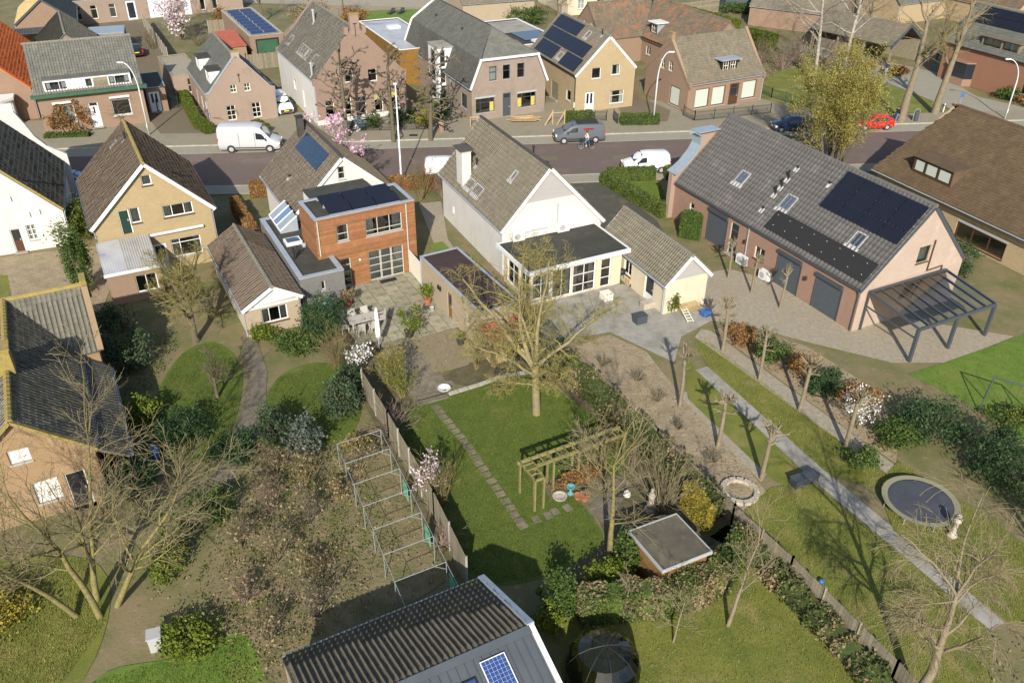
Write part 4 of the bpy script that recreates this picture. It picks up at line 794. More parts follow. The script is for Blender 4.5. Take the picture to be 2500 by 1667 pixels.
dormer(N6, -3.9, .1, -6.55, 3.4, 4.85, -2.4, [('w', -3.75, -2.5, 3.72, 4.72, dict(pane={(0, 0): 'blind'}, fr='darkgreen')), ('w', -2.4, -1.2, 3.72, 4.72, dict(pane={(0, 0): 'blind'}, fr='darkgreen')), ('w', -1.1, -.05, 3.72, 4.72, dict(pane={(0, 0): 'blind'}, fr='darkgreen'))], front='brown_paint', side='tile_n6', roofm='tile_n6', over=.14)
chimney(N6, (.6, -6.0), .9, .9, 6.6, 8.3, 'render_cream', 'render_cream')
# small garage with the white gable
N7, P = house('garden_house', 'small cream garden house with brown tiled roof and white boarded gable', (-17.75, 51.91, 28.5, 2.09, 1.86, 10.33, 2.20, 2.34, 3.46), 'render_cream', 'tile_brown', (.28, .36, 'wave'),
    ops=dict(n=[('w', -.88, .82, .75, 1.85, dict(cols=[.3, .7], sill='brown_paint', cur='s'))]), ow=.2, og=.3, inds=(150, 150), floors=(), wm=dict(n='brick_beige'))
wp = P['n']; mb = MB(); hexa(mb, [tuple(wp.pt(a, b, .03)) for a, b in ((-1.9, 2.15), (1.7, 2.3), (0, 3.36))], [tuple(wp.pt(a, b, .05)) for a, b in ((-1.9, 2.15), (1.7, 2.3), (0, 3.36))]); mb.build('gable_board', 'white', N7)
mb = MB(); wp.box(mb, -1.75, 1.6, 2.02, 2.14, .0, .12); mb.build('gable_ledge', 'white', N7)
# old house at the lower left: main roof towards the camera with a cross wing
N8 = thing('old_house', 'old brick house with lichen-edged grey tiled roofs at the lower left', 'house', (-22.64, 30.34, 0), R(28))
MAIN = dict(w=3.05, L=12.0, he=3.4, hr=6.0)
pr = Plane((3.05, -.2, 3.4), (0, 1, 0), (-3.05, 0, 2.6), (2.6, 0, 3.05)); sl_ = math.hypot(3.05, 2.6)
slope(N8, pr, 12, sl_, 'tile_old', (.26, .32, 'wave'), poly=[(0, 0), (8.7, 0), (12, sl_), (0, sl_)], ind=60)
plf = Plane((-3.05, -.2, 3.4), (0, 1, 0), (3.05, 0, 2.6), (-2.6, 0, 3.05)); slope(N8, plf, 12, sl_, 'tile_old', (.26, .32, 'wave'), ind=60)
ridge(N8, (0, -.25, 6.05), (0, 12, 6.05), 'lichen', r=.16)
wp = Plane((0, 0, 0), (1, 0, 0), (0, 0, 1), (0, -1, 0)); H = [(-.6, .3, 3.55, 4.3), (-.1, 1.0, .9, 2.2), (1.3, 2.2, .1, 2.2)]
wall(N8, wp, [(-2.9, 0), (2.9, 0), (2.9, 3.4), (0, 5.85), (-2.9, 3.4)], H, 'brick_old')
window(N8, wp, *H[0], cols=2, rows=2, pane={(i, j): 'curtain' for i in (0, 1) for j in (0, 1)}); window(N8, wp, *H[1], cols=2, rows=3, pane={(i, j): 'curtain' for i in (0, 1) for j in (0, 1, 2)}); door(N8, wp, *H[2], m='black', fr='white')
wall(N8, Plane((2.9, 0, 0), (0, 1, 0), (0, 0, 1), (1, 0, 0)), [(0, 0), (12, 0), (12, 3.4), (0, 3.4)], [], 'brick_old')
wall(N8, Plane((-2.9, 12, 0), (0, -1, 0), (0, 0, 1), (-1, 0, 0)), [(0, 0), (12, 0), (12, 3.4), (0, 3.4)], [], 'brick_old')
mb = MB(); mb.bar((3.05, -.28, 3.42), (0, -.28, 6.05), .2, .14); mb.bar((-3.05, -.28, 3.42), (0, -.28, 6.05), .2, .14); mb.build('verge_tiles', 'lichen', N8)
chimney(N8, (0, 4.6), .75, .9, 5.6, 7.2, 'lichen', 'lichen')
# cross wing: its sunlit slope looks at the camera, its ridge runs to the right
ws = Plane((-9, 8.7, 3.4), (1, 0, 0), (0, 3.3, 2.6), (0, -2.6, 3.3)); wl_ = math.hypot(3.3, 2.6); slope(N8, ws, 13.1, wl_, 'tile_old', (.26, .32, 'roll'), poly=[(11.9, 0), (13.1, 0), (13.1, wl_), (0, wl_), (0, 0), (6.1, 0), (8.9, wl_ * .98)], ind=180)
wn = Plane((4.1, 15.3, 3.4), (-1, 0, 0), (0, -3.3, 2.6), (0, 2.6, 3.3)); slope(N8, wn, 13.1, wl_, 'tile_old', None)
ridge(N8, (-9, 12, 6.05), (4.1, 12, 6.05), 'lichen', r=.16)
wall(N8, Plane((4.0, 12, 0), (0, 1, 0), (0, 0, 1), (1, 0, 0)), [(-3.2, 0), (3.2, 0), (3.2, 3.4), (0, 5.9), (-3.2, 3.4)], [(-1.8, -.4, .5, 2.0)], 'brick_old'); window(N8, Plane((4.0, 12, 0), (0, 1, 0), (0, 0, 1), (1, 0, 0)), -1.8, -.4, .5, 2.0, cols=3, rows=3)
mb = MB(); mb.bar((4.12, 8.6, 3.5), (4.12, 12, 6.2), .32, .16); mb.bar((4.12, 15.4, 3.5), (4.12, 12, 6.2), .32, .16); mb.build('coping', 'brick_old', N8)
mb = MB(); mb.box((4.12, 12.1, 6.3), (.34, 1.1, .3)); mb.build('ridge_stone', 'lichen', N8)
wall(N8, Plane((2.9, 8.8, 0), (1, 0, 0), (0, 0, 1), (0, -1, 0)), [(0, 0), (1.1, 0), (1.1, 3.4), (0, 3.4)], [], 'brick_old')
le = Plane((4.35, -.1, 2.35), (0, 1, 0), (-1.4, 0, .95), (.95, 0, 1.4)); slope(N8, le, 8.6, 1.69, 'tile_old', (.26, .32, 'wave'))
wall(N8, Plane((4.2, 0, 0), (0, 1, 0), (0, 0, 1), (1, 0, 0)), [(0, 0), (8.4, 0), (8.4, 2.35), (0, 2.35)], [], 'brick_old')
gutter(N8, (4.42, 8.5, 2.32), (4.42, -.1, 2.32), 'zinc'); gutter(N8, (3.12, 8.5, 3.36), (3.12, 0, 3.36), 'zinc')
# barn roof at the bottom edge
N9 = thing('shed', 'barn with mossy pantile roof, grey metal slope and blue solar panels at the bottom', 'barn', (.77, 21.05, 0), R(28.5))
zr, ze = 3.9, 2.35; wn_ = 4.1
ps = Plane((0, wn_, ze), (-1, 0, 0), (0, -wn_, zr - ze), (0, zr - ze, wn_)); ls9 = 8.4; lt9 = math.hypot(wn_, zr - ze); slope(N9, ps, ls9, lt9, 'tile_moss', (.235, .34, 'roll'), ind=300)
pn = Plane((-ls9, -3.6, 2.5), (1, 0, 0), (0, 3.6, zr - 2.5), (0, -(zr - 2.5), 3.6)); ln9 = math.hypot(3.6, zr - 2.5); slope(N9, pn, ls9, ln9, 'seam', None)
for i in range(0, 28): mb = MB(); x = ls9 - .15 - i * .34; pn.box(mb, x - .015, x + .015, 0, ln9 - .25, .0, .045); mb.build('standing_seam', 'seam', N9)
mb = MB(); pn.box(mb, 0, ls9 + .04, ln9 - .3, ln9 + .02, .05, .09); mb.build('ridge_cap', 'seam', N9)
mb = MB(); ps.box(mb, -.18, .12, -.05, lt9 + .05, .02, .13); mb.build('verge_flashing', 'zinc', N9)
mb = MB(); pn.box(mb, ls9 - .05, ls9 + .14, 0, ln9, -.3, .1); mb.build('bargeboard', 'white', N9)
mb = MB(); ps.box(mb, 0, ls9, -.1, -.02, -.02, .06); mb.build('gutter_edge', 'galv', N9)
for a0, b0 in ((ls9 - 2.35, .85), (ls9 - 2.35, -.85), (ls9 - 3.7, .45), (ls9 - 3.7, -1.2)):
    mb = MB(); pn.box(mb, a0, a0 + 1.0 if a0 > ls9 - 3 else a0 + 1.0, b0 + .9, b0 + 2.5, .08, .12); p_ = mb.build('solar_panel', 'white' if a0 > ls9 - 3 else 'black', N9); mb = MB()
    for s in range(6):
        for t in range(10): pn.box(mb, a0 + .035 + s * .155, a0 + .035 + s * .155 + .146, b0 + .93 + t * .154, b0 + .93 + t * .154 + .146, .121, .125)
    mb.build('solar_cells', 'pv_blue', p_)
for wpl, pol in ((Plane((-.1, 0, 0), (0, 1, 0), (0, 0, 1), (1, 0, 0)), [(-3.4, 0), (3.9, 0), (3.9, 2.3), (0, 3.7), (-3.4, 2.4)]), (Plane((0, 3.9, 0), (-1, 0, 0), (0, 0, 1), (0, 1, 0)), [(.1, 0), (ls9, 0), (ls9, 2.3), (.1, 2.3)]), (Plane((-ls9 + .1, 0, 0), (0, -1, 0), (0, 0, 1), (-1, 0, 0)), [(-3.9, 0), (3.4, 0), (3.4, 2.4), (0, 3.7), (-3.9, 2.3)]), (Plane((0, -3.4, 0), (1, 0, 0), (0, 0, 1), (0, -1, 0)), [(-ls9, 0), (-.1, 0), (-.1, 2.4), (-ls9, 2.4)])): wall(N9, wpl, pol, [], 'wood_grey')
# small garden shed
N10 = thing('garden_shed', 'small brown timber garden shed with flat grey felt roof in the hedge corner', 'shed', (7.1, 27.15, 0), R(26.0))
pl = Plane((-1.2, -1.25, 2.02), (1, 0, 0), (0, 2.5, -.1)); mb = MB(); pl.box(mb, -.05, 2.5, -.05, 2.6, 0, .08); mb.build('roof', 'felt', N10)
mb = MB(); pl.box(mb, -.09, 2.54, -.09, -.04, -.06, .12); pl.box(mb, -.09, 2.54, 2.59, 2.64, -.06, .12); pl.box(mb, -.09, -.04, -.04, 2.59, -.06, .12); pl.box(mb, 2.49, 2.54, -.04, 2.59, -.06, .12); mb.build('roof_trim', 'grey_paint', N10)
for wpl in (Plane((0, -1.2, 0), (1, 0, 0), (0, 0, 1), (0, -1, 0)), Plane((-1.15, 0, 0), (0, -1, 0), (0, 0, 1), (-1, 0, 0)), Plane((1.2, 0, 0), (0, 1, 0), (0, 0, 1), (1, 0, 0)), Plane((0, 1.2, 0), (-1, 0, 0), (0, 0, 1), (0, 1, 0))):
    for i in range(15): mb = MB(); wpl.box(mb, -1.16, 1.16, .02 + i * .13, .02 + i * .13 + .125, -.01, .015); mb.build('plank', 'wood_brown', N10)
# ------------------------------------------------------------------ far row of houses
FW = 'white'
# orange-roofed house at the left edge
F0, P = house('corner_house', 'white house with bright orange tiled roof and bay window at the left edge', (-59.3, 96.6, 24, 4.6, 4.9, 19, 3.3, 3.3, 8.2), 'brick_brown', 'tile_orange', (.26, .34, 'wave'), ow=.1, og=.1, trim=None, ridgem='tile_orange', ops=dict(r=[('w', -6.5, -5.6, 1, 2.2, {}), ('w', -3.2, -2.2, 1, 2.2, {}), ('w', 1, 2, 1.0, 2.2, {})]))
BW = thing('bay_window', 'white flat-roofed bay window in front of the orange-roofed house', 'bay window', (-54.6, 86.7, 0), R(24))
pts = [(-4.5, 1.2), (-4.5, -1.3), (1.6, -1.3), (2.7, -.3), (2.7, 1.2)]
for (a, b) in zip(pts, pts[1:]):
    A = Vector((*a, 0)); B_ = Vector((*b, 0)); e = (B_ - A); L_ = e.length; e.normalize(); wp = Plane(A, e, (0, 0, 1), (e.y, -e.x, 0)); H = [(.15, L_ - .15, .9, 2.35)] if L_ > 1.2 else []
    wall(BW, wp, [(0, 0), (L_, 0), (L_, 2.75), (0, 2.75)], H, 'white')
    for h in H: window(BW, wp, *h, cols=1 if L_ < 2 else 3, rows=[.75], cur='s', pane={})
mb = MB(); mb.prism([(-4.6, 1.2), (-4.6, -1.5), (1.7, -1.5), (2.9, -.4), (2.9, 1.2)], 2.76, 3.0); mb.build('roof', 'white', BW)
# grey-roofed house with the long dormer
F1, P = house('dormer_house', 'brick house with grey tiled roof and a long white dormer', (-45.13, 90.59, 115.5, 4.5, 4.5, 10.17, 4.13, 4.13, 8.16), 'brick_brown', 'tile_slate', (.27, .33, 'roll'), ow=.4, og=.1, trim=None, gut=None, fr=FW, plinth=None, ridgem='ridge_grey',
    ops=dict(l=[('w', 1.85, 3.65, 1.1, 3.0, dict(top=1, sill='white', cur='f')), ('d', -.43, .48, .15, 2.85, dict(lights=((.42, .58, .55, .8), (.1, .9, .84, .97)))), ('w', -3.5, -1.7, 1.15, 2.95, dict(top=1, sill='white'))]))
mb = MB(); mb.box((-4.45, 0, 3.98), (.55, 10.9, .3)); mb.build('gutter_box', 'green_paint', F1)
dormer(F1, -4.1, 4.05, -4.3, 4.25, 5.42, -2.6, [('w', 1.9, 3.95, 4.4, 5.3, dict(cols=[.65], cur='s')), ('w', -.45, .25, 4.4, 5.3, dict()), ('w', -4.0, -1.95, 4.4, 5.3, dict(cols=[.3], cur='s'))], front='white', side='zinc', roofm='tile_slate', over=.05)
for i in range(6): mb = MB(); mb.box((-4.33, -1.2, 4.4 + i * .16), (.03, 1.35, .15)); mb.build('plank', 'wood_grey', F1)
SX, P = flatbox('side_porch', 'dark flat-roofed side porch with white panelled door beside the dormer house', (-40.4, 95.3, 25.5, 1.0, 1.1, 6.2, 2.75), 'brick_brown', 'bitumen', ops=dict(n=[('d', -.75, .35, .05, 2.25, dict(m='lightblue_door', lights=((.2, .42, .45, .9), (.58, .8, .45, .9))))]), cop='zinc', copw=.12, par=.08, over=.05)
# small stepped brick house
F2, P = house('gabled_cottage', 'small pink-grey brick cottage with grey roof and two box dormers', (-31.51, 94.76, 27.6, 3.52, 3.47, 11.92, 3.21, 3.14, 6.82), 'brick_rose', 'tile_slate', (.22, .2, 'flat'), ow=.02, og=.0, trim=None, ridgem='ridge_grey',
    ops=dict(n=[('w', -1.05, -.4, 3.25, 4.05, dict(cols=2, rows=2, fr='cream')), ('w', .38, 1.03, 3.25, 4.05, dict(cols=2, rows=2, fr='cream')), ('w', -1.78, -.85, .4, 1.95, dict(cols=2, rows=3, fr='cream')), ('w', .85, 1.78, .35, 1.95, dict(cols=2, rows=3, fr='cream'))], l=[('w', -4.5, -3.6, .7, 2.2, dict(rows=2, fr='cream')), ('w', -2.2, -1.3, .7, 2.2, dict(rows=2, fr='cream')), ('w', .6, 1.4, .7, 2.2, dict(rows=2, fr='cream'))]), parapet=[(-1, 'brick_rose', .16, 'zinc')])
chimney(F2, (0, -5.75), .8, .45, 6.4, 7.35, 'brick_rose', 'lichen')
mb = MB(); mb.box((0, -6.0, 4.75), (.05, .05, .9)); mb.box((0, -6.0, 5.0), (.3, .05, .06)); mb.build('wall_anchor', 'iron', F2)
for y in (-4.7, .9): dormer(F2, y, y + 2.0, -2.75, 3.9, 5.35, -.9, [('w', y + .2, y + 1.8, 4.2, 5.2, dict(cols=2))], side='white', roofm='bitumen', over=.12)
X2, P = flatbox('side_wing', 'low brick side wing with gravel flat roof beside the small cottage', (-39.6, 102.0, 29, 1.6, 1.6, 9.4, 2.7), 'brick_rose', 'gravel', ops=dict(n=[('w', -.1, .9, .6, 2.2, dict(rows=2, fr='cream'))]), cop='concrete', copw=.15)
# big farmhouse with white side wall
F3, P = house('farmhouse', 'reddish-brown brick farmhouse with stepped gable, white side wall and five street windows', (-19.88, 97.16, 27.9, 4.86, 5.15, 14.95, 4.59, 4.55, 9.54), 'brick_f3', 'tile_f3', (.27, .33, 'wave'), ow=.02, og=.0, trim=None, wm=dict(l='render_white'), fr='cream', ridgem='ridge_grey',
    ops=dict(n=[('w', -1.58, -.65, 4.2, 5.3, {}), ('w', .95, 1.98, 4.0, 5.3, {})] + [('w', a, a + .98, .75, 2.6, dict(rows=[.68], pane={(0, 1): pm})) for a, pm in ((-3.98, 'glass'), (-2.08, 'glass'), (1.45, 'wood_pale'), (3.35, 'yellow_stuff'))] + [('d', -.38, .52, .1, 2.6, dict(m='black', fr='cream', lights=((.1, .9, .75, .97),)))],
             l=[('w', .3, 1.3, 1.7, 2.9, dict(cols=2, fr='cream')), ('w', -2.8, -2.2, .6, 2.5, {})]), parapet=[(-1, 'brick_f3', .2, 'brick_f3'), (1, 'brick_f3', .15, 'brick_f3')])
chimney(F3, (0, -7.25), .95, .5, 8.9, 10.9, 'brick_f3', 'lichen')
for sx in (-1, 1): mb = MB(); mb.box((sx * .95, -7.25, 9.35), (.4, .5, .7)); mb.build('gable_step', 'brick_f3', F3)
mb = MB(); mb.box((0, -7.51, 9.4), (.06, .05, 1.3)); mb.box((0, -7.51, 10.0), (.4, .05, .08)); mb.build('wall_anchor', 'iron', F3)
k = math.hypot(4.86, 4.95) / 4.86
for a, b in ((5.0, 6.2), (1.0, 1.7), (.15, .85), (-.7, 0), (-1.9, -.9), (-4.4, -3.3)): skylight(F3, P['L'], a + 7.47, b + 7.47, 1.0 * k, 1.75 * k)
vent(F3, P['L'], 10.3, 5.0, 1.3, .12, 'grey_paint'); vent(F3, P['L'], 1.6, .45, 1.2, .1, 'grey_paint')
mb = MB(); mb.box((0, -7.48, .35), (9.9, .04, .5)); mb.build('plinth', 'render_white', F3)
# gambrel house with white stair tower
F4 = thing('gambrel_house', 'grey brick house with dark slate gambrel roof and clipped front gable', 'house', (-5.11, 101.6, 0), R(26)); l = 10.4
wn4 = Plane((0, -l + .1, 0), (1, 0, 0), (0, 0, 1), (0, -1, 0)); H = openings(F4, wn4, [('w', -2.35, -1.5, 4.1, 5.6, dict(rows=[.6])), ('w', -.75, .1, 4.1, 5.6, dict(rows=[.6])), ('w', .95, 1.8, 4.1, 5.6, dict(rows=[.6])), ('w', -3.95, -1.75, .8, 2.35, dict(cols=[.25, .75], rows=[.7], top='lintel', pane={(2, 0): 'yellow_stuff'})), ('d', -.75, .2, .05, 2.6, dict(m='anthracite', lights=((.15, .85, .8, .95),))), ('w', 1.0, 3.25, .8, 2.35, dict(cols=[.25, .75], rows=[.7], top='lintel', pane={(0, 0): 'yellow_stuff', (2, 0): 'yellow_stuff'}))], 1, 'anthracite')
wall(F4, wn4, [(-4.4, 0), (4.4, 0), (4.4, 3.5), (3.2, 6.4), (-3.2, 6.4), (-4.4, 3.5)], H, 'brick_grey')
wl4 = Plane((-4.4, 0, 0), (0, -1, 0), (0, 0, 1), (-1, 0, 0)); H = openings(F4, wl4, [('w', -8.9, -7.3, .9, 2.45, dict(cols=2, rows=[.7])), ('w', 6.1, 8.0, 1.0, 2.3, dict(cols=2, rows=[.6]))], -1, 'anthracite'); wall(F4, wl4, [(-l + .1, 0), (l - .1, 0), (l - .1, 3.5), (-l + .1, 3.5)], H, 'brick_grey')
wall(F4, Plane((4.4, 0, 0), (0, 1, 0), (0, 0, 1), (1, 0, 0)), [(-l + .1, 0), (l - .1, 0), (l - .1, 3.5), (-l + .1, 3.5)], [], 'brick_grey')
wall(F4, Plane((0, l - .1, 0), (-1, 0, 0), (0, 0, 1), (0, 1, 0)), [(-4.4, 0), (4.4, 0), (4.4, 3.5), (3.2, 6.4), (0, 8.5), (-3.2, 6.4), (-4.4, 3.5)], [], 'brick_grey')
for z in (2.75,): mb = MB(); mb.box((0, 0, z), (8.6, 20.4, .1)); mb.build('floor', 'interior', F4)
TS = (.24, .2, 'flat')
for sx in (-1, 1):
    a = Plane((sx * 4.55, -l, 3.5), (0, 1, 0), (-sx * 1.25, 0, 2.95), (sx * 2.95, 0, 1.25)); slope(F4, a, 2 * l, math.hypot(1.25, 2.95), 'tile_slate', TS)
    b = Plane((sx * 3.3, -l, 6.45), (0, 1, 0), (-sx * 3.3, 0, 2.15), (sx * 2.15, 0, 3.3)); lt = math.hypot(3.3, 2.15); slope(F4, b, 2 * l, lt, 'tile_slate', TS, poly=[(0, 0), (2 * l, 0), (2 * l, lt), (4.65, lt)])
h4 = Plane((-3.3, -l, 6.45), (1, 0, 0), (0, 4.65, 2.15), (0, -2.15, 4.65)); lt = math.hypot(4.65, 2.15); slope(F4, h4, 6.6, lt, 'tile_slate', TS, poly=[(0, 0), (6.6, 0), (3.3, lt)])
mb = MB(); mb.bar((-4.6, -l - .08, 3.45), (-3.35, -l - .08, 6.4), .14, .22); mb.bar((4.6, -l - .08, 3.45), (3.35, -l - .08, 6.4), .14, .22); mb.bar((-3.5, -l - .1, 6.42), (3.5, -l - .1, 6.42), .2, .22); mb.build('bargeboard', 'white', F4)
mb = MB(); mb.bar((-4.6, l + .05, 3.45), (-3.35, l + .05, 6.5), .14, .3); mb.bar((-3.35, l + .05, 6.5), (0, l + .05, 8.65), .14, .3); mb.build('bargeboard', 'white', F4)
ridge(F4, (0, -5.7, 8.62), (0, l, 8.62), 'ridge_dark', r=.09)
for sx in (-1, 1): ridge(F4, (sx * 3.3, -l, 6.47), (0, -5.75, 8.6), 'ridge_dark', r=.07)
gutter(F4, (-4.65, -l, 3.45), (-4.65, l, 3.45), 'zinc_blue', pipe=[(-4.6, -4.6, 3.4), (-4.47, -4.6, 3.2), (-4.47, -4.6, .1)])
mb = MB(); mb.box((-4.3, -1.5, 3.05), (2.0, 2.9, 6.1)); st = mb.build('stair_tower', 'white', F4); mb = MB(); mb.box((-4.3, -1.5, 6.16), (2.2, 3.1, .12)); mb.build('tower_roof', 'concrete', st)
for zz in (0.4, 2.3, 4.1): mb = MB(); mb.box((-5.31, -1.5, zz + .8), (.03, 1.2, 1.55)); mb.build('pane', 'carglass', st); mb = MB(); mb.box((-4.75, -2.96, zz + .8), (.55, .03, 1.55)); mb.build('pane', 'carglass', st)
for y, b in ((6.2, 1.8), (-1.6, 1.9)): vent(F4, Plane((-3.3, -l, 6.45), (0, 1, 0), (3.3, 0, 2.15), (-2.15, 0, 3.3)), y + l, b, .15, .1, plate=False)
# brown clad block behind
F4b, P = flatbox('clad_block', 'modern flat-roofed block clad in golden-brown vertical boards', (-14.6, 112.3, 26, 3.0, 2.6, 16.5, 4.2), 'clad_brown', 'membrane', ops=dict(l=[('w', -7.0, -6.3, .8, 3.0, {}), ('w', -4.8, -4.1, .8, 3.0, {})]), cop='white', copw=.22, par=.25)
clad(F4b, P['l'], -8.2, 8.2, .1, 4.1, [(6.3, 7.0, .8, 3.0), (4.1, 4.8, .8, 3.0)], .22, 'clad_brown', vert=True)
mb = MB(); mb.box((.3, 3.5, 4.15), (1.6, 1.1, .3)); mb.build('dome_light', 'white', F4b)
FB, P = flatbox('rear_extension', 'flat-roofed rear extension with weathered felt and black rubber roofing', (.2, 117.6, 26, 3.4, 3.4, 14, 3.3), 'brick_rose', 'bitumen', cop='white', copw=.3, par=.2)
mb = MB(); mb.box((.3, 3.0, 3.22), (5.6, 6.2, .05)); mb.build('weathered_felt', 'concrete', FB); mb = MB(); mb.box((.9, -2.5, 3.23), (4.0, 4.6, .06)); mb.build('rubber_sheet', 'pv_black', FB); mb = MB(); mb.box((.2, -5.8, 3.35), (1.5, 1.0, .25)); mb.build('dome_light', 'white', FB)
# yellow brick house with solar roof
F5, P = house('solar_house', 'yellow brick house with black solar panels covering its left roof slope', (7.86, 100.96, 22.3, 3.96, 3.54, 12.66, 4.09, 4.39, 7.99), 'brick_yellow2', 'tile_n4', (.26, .34, 'wave'), ow=.12, og=.05, ridgem='ridge_grey', gut='black',
    ops=dict(n=[('w', -1.98, -.85, 3.55, 4.75, {}), ('w', .4, 1.5, 3.75, 4.9, {}), ('d', -2.62, -1.5, .02, 2.15, dict(lights=((.18, .42, .4, .92), (.58, .82, .4, .92)))), ('w', .45, 2.2, .55, 2.05, dict(rows=[.6]))], l=[('w', -5.1, -3.9, .9, 2.05, {}), ('d', -1.8, .1, .02, 1.95, dict(m='wood_grey', fr='wood_grey'))]))
k = math.hypot(3.96, 3.9) / 3.96
pv(F5, P['L'], 5.6, 12.0, 2.68 * k, 3.82 * k, 6, 1, 'pv_black'); pv(F5, P['L'], 1.2, 11.9, 1.42 * k, 2.62 * k, 10, 1, 'pv_black'); pv(F5, P['L'], .8, 4.8, .15 * k, 1.36 * k, 4, 1, 'pv_black'); pv(F5, P['L'], 6.6, 11.6, .15 * k, 1.36 * k, 5, 1, 'pv_black')
skylight(F5, P['L'], 5.1, 6.2, .5 * k, 1.1 * k); skylight(F5, P['L'], 3.5, 4.4, 2.95 * k, 3.6 * k); vent(F5, P['L'], 1.4, 3.7 * k, .6)
chimney(F5, (.1, 5.9), .8, .6, 7.2, 8.9, 'brick_grey', 'lichen')
for i in range(5): mb = MB(); t = .12 + i * .2; mb.box((3.54 * t * .98, -6.36, 7.95 - 3.6 * t), (.2, .12, .16)); mb.build('verge_bracket', 'white', F5)
mb = MB(); mb.box((-3.92, -6.2, .9), (.1, .12, .6)); mb.build('meter_box', 'white', F5)
# shop house
F6, P = house('shop_house', 'brick shop house with mossy tiled roof, three blinded shop windows and a dormer', (22.0, 100.29, 117.5, 4.2, 4.2, 10.79, 3.04, 3.04, 7.17), 'brick_brown', 'tile_f6', (.24, .32, 'wave'), ow=.1, og=.05, trim=None, fr='brown_paint', ridgem='tile_f6',
    ops=dict(l=[('w', 2.35, 4.3, .3, 2.45, dict(pane={(0, 0): 'blind'}, ft=.1)), ('w', .1, 1.95, .3, 2.45, dict(pane={(0, 0): 'blind'}, ft=.1)), ('d', -1.85, -.5, .05, 2.5, dict(m='brown_paint', lights=((.2, .8, .45, .78), (.2, .8, .82, .95)))), ('w', -4.4, -2.35, .5, 2.55, dict(pane={(0, 0): 'blind'}, ft=.1))],
             f=[('w', .65, 1.4, 3.7, 4.75, dict(cols=2, rows=2, fr='cream')), ('w', -.85, -.1, 3.75, 4.8, dict(cols=2, rows=2, fr='cream')), ('w', -2.65, -.8, .2, 2.3, dict(pane={(0, 0): 'blind'}, ft=.1))]), parapet=[(1, 'brick_brown', .12, 'brick_brown'), (-1, 'brick_brown', .12, 'brick_brown')])
dormer(F6, -1.75, .45, -3.35, 3.75, 5.0, -1.4, [('w', -1.5, -.75, 3.85, 4.9, dict(cols=2, rows=2, fr='cream', cur='s')), ('w', -.5, .25, 3.85, 4.9, dict(cols=2, rows=2, fr='cream', cur='s'))], front='black', side='black', roofm='zinc', over=.35)
chimney(F6, (0, 5.25), .7, .4, 6.9, 7.8, 'brick_brown', 'lichen')
# rear wing with the orange-flecked roof
F6b = thing('rear_farm_wing', 'brick rear wing with orange-flecked tiled roof and white-capped dormer', 'house', (21.8, 115.0, 0), R(26))
pl = Plane((-4.4, -9, 3.2), (0, 1, 0), (4.4, 0, 3.9), (-3.9, 0, 4.4)); lt = math.hypot(4.4, 3.9); slope(F6b, pl, 18, lt, 'tile_f6b', (.24, .32, 'wave'), poly=[(0, 0), (12.0, 0), (16, lt), (0, lt)])
slope(F6b, Plane((4.4, 9, 3.2), (0, -1, 0), (-4.4, 0, 3.9), (3.9, 0, 4.4)), 18, lt, 'tile_f6b', None); ridge(F6b, (0, -9, 7.14), (0, 9, 7.14), 'tile_f6b')
wall(F6b, Plane((-4.2, 0, 0), (0, -1, 0), (0, 0, 1), (-1, 0, 0)), [(-9, 0), (9, 0), (9, 3.3), (-9, 3.3)], [(-2.0, -.9, 1.2, 2.3), (1.5, 2.4, .8, 2.2)], 'brick_brown'); window(F6b, Plane((-4.2, 0, 0), (0, -1, 0), (0, 0, 1), (-1, 0, 0)), -2.0, -.9, 1.2, 2.3, cols=2, fr='cream'); window(F6b, Plane((-4.2, 0, 0), (0, -1, 0), (0, 0, 1), (-1, 0, 0)), 1.5, 2.4, .8, 2.2, fr='black')
wall(F6b, Plane((0, -8.9, 0), (1, 0, 0), (0, 0, 1), (0, -1, 0)), [(-4.2, 0), (4.2, 0), (4.2, 3.3), (0, 7), (-4.2, 3.3)], [], 'brick_brown')
gutter(F6b, (-4.5, -9, 3.15), (-4.5, 3, 3.15), 'black')
dormer(F6b, .6, 2.1, -3.7, 3.9, 5.2, -1.8, [('w', .85, 1.85, 4.0, 5.1, dict(cols=2, rows=2, fr='cream'))], front='black', side='zinc', roofm='white', over=.3)
# its cross wing to the left
c2 = Plane((-10.5, 3.0, 3.2), (1, 0, 0), (0, 4.0, 3.9), (0, -3.9, 4.0)); lt2 = math.hypot(4, 3.9); slope(F6b, c2, 10.5, lt2, 'tile_f6b', (.24, .32, 'wave'), poly=[(0, 0), (6.1, 0), (10.0, lt2), (0, lt2)]); slope(F6b, Plane((0, 11, 3.2), (-1, 0, 0), (0, -4, 3.9), (0, 3.9, 4)), 10.5, lt2, 'tile_f6b', None)
ridge(F6b, (-10.5, 7, 7.14), (0, 7, 7.14), 'tile_f6b')
wp = Plane((-10.4, 7, 0), (0, -1, 0), (0, 0, 1), (-1, 0, 0)); H = [(-.9, -.1, 3.9, 4.9), (.9, 1.7, 3.9, 4.9)]; wall(F6b, wp, [(-3.9, 0), (3.9, 0), (3.9, 3.3), (0, 7.05), (-3.9, 3.3)], H, 'brick_brown')
for h in H: window(F6b, wp, *h, cols=2, fr='cream')
wall(F6b, Plane((-7, 3.1, 0), (1, 0, 0), (0, 0, 1), (0, -1, 0)), [(-3.4, 0), (2.8, 0), (2.8, 3.2), (-3.4, 3.2)], [], 'brick_brown')
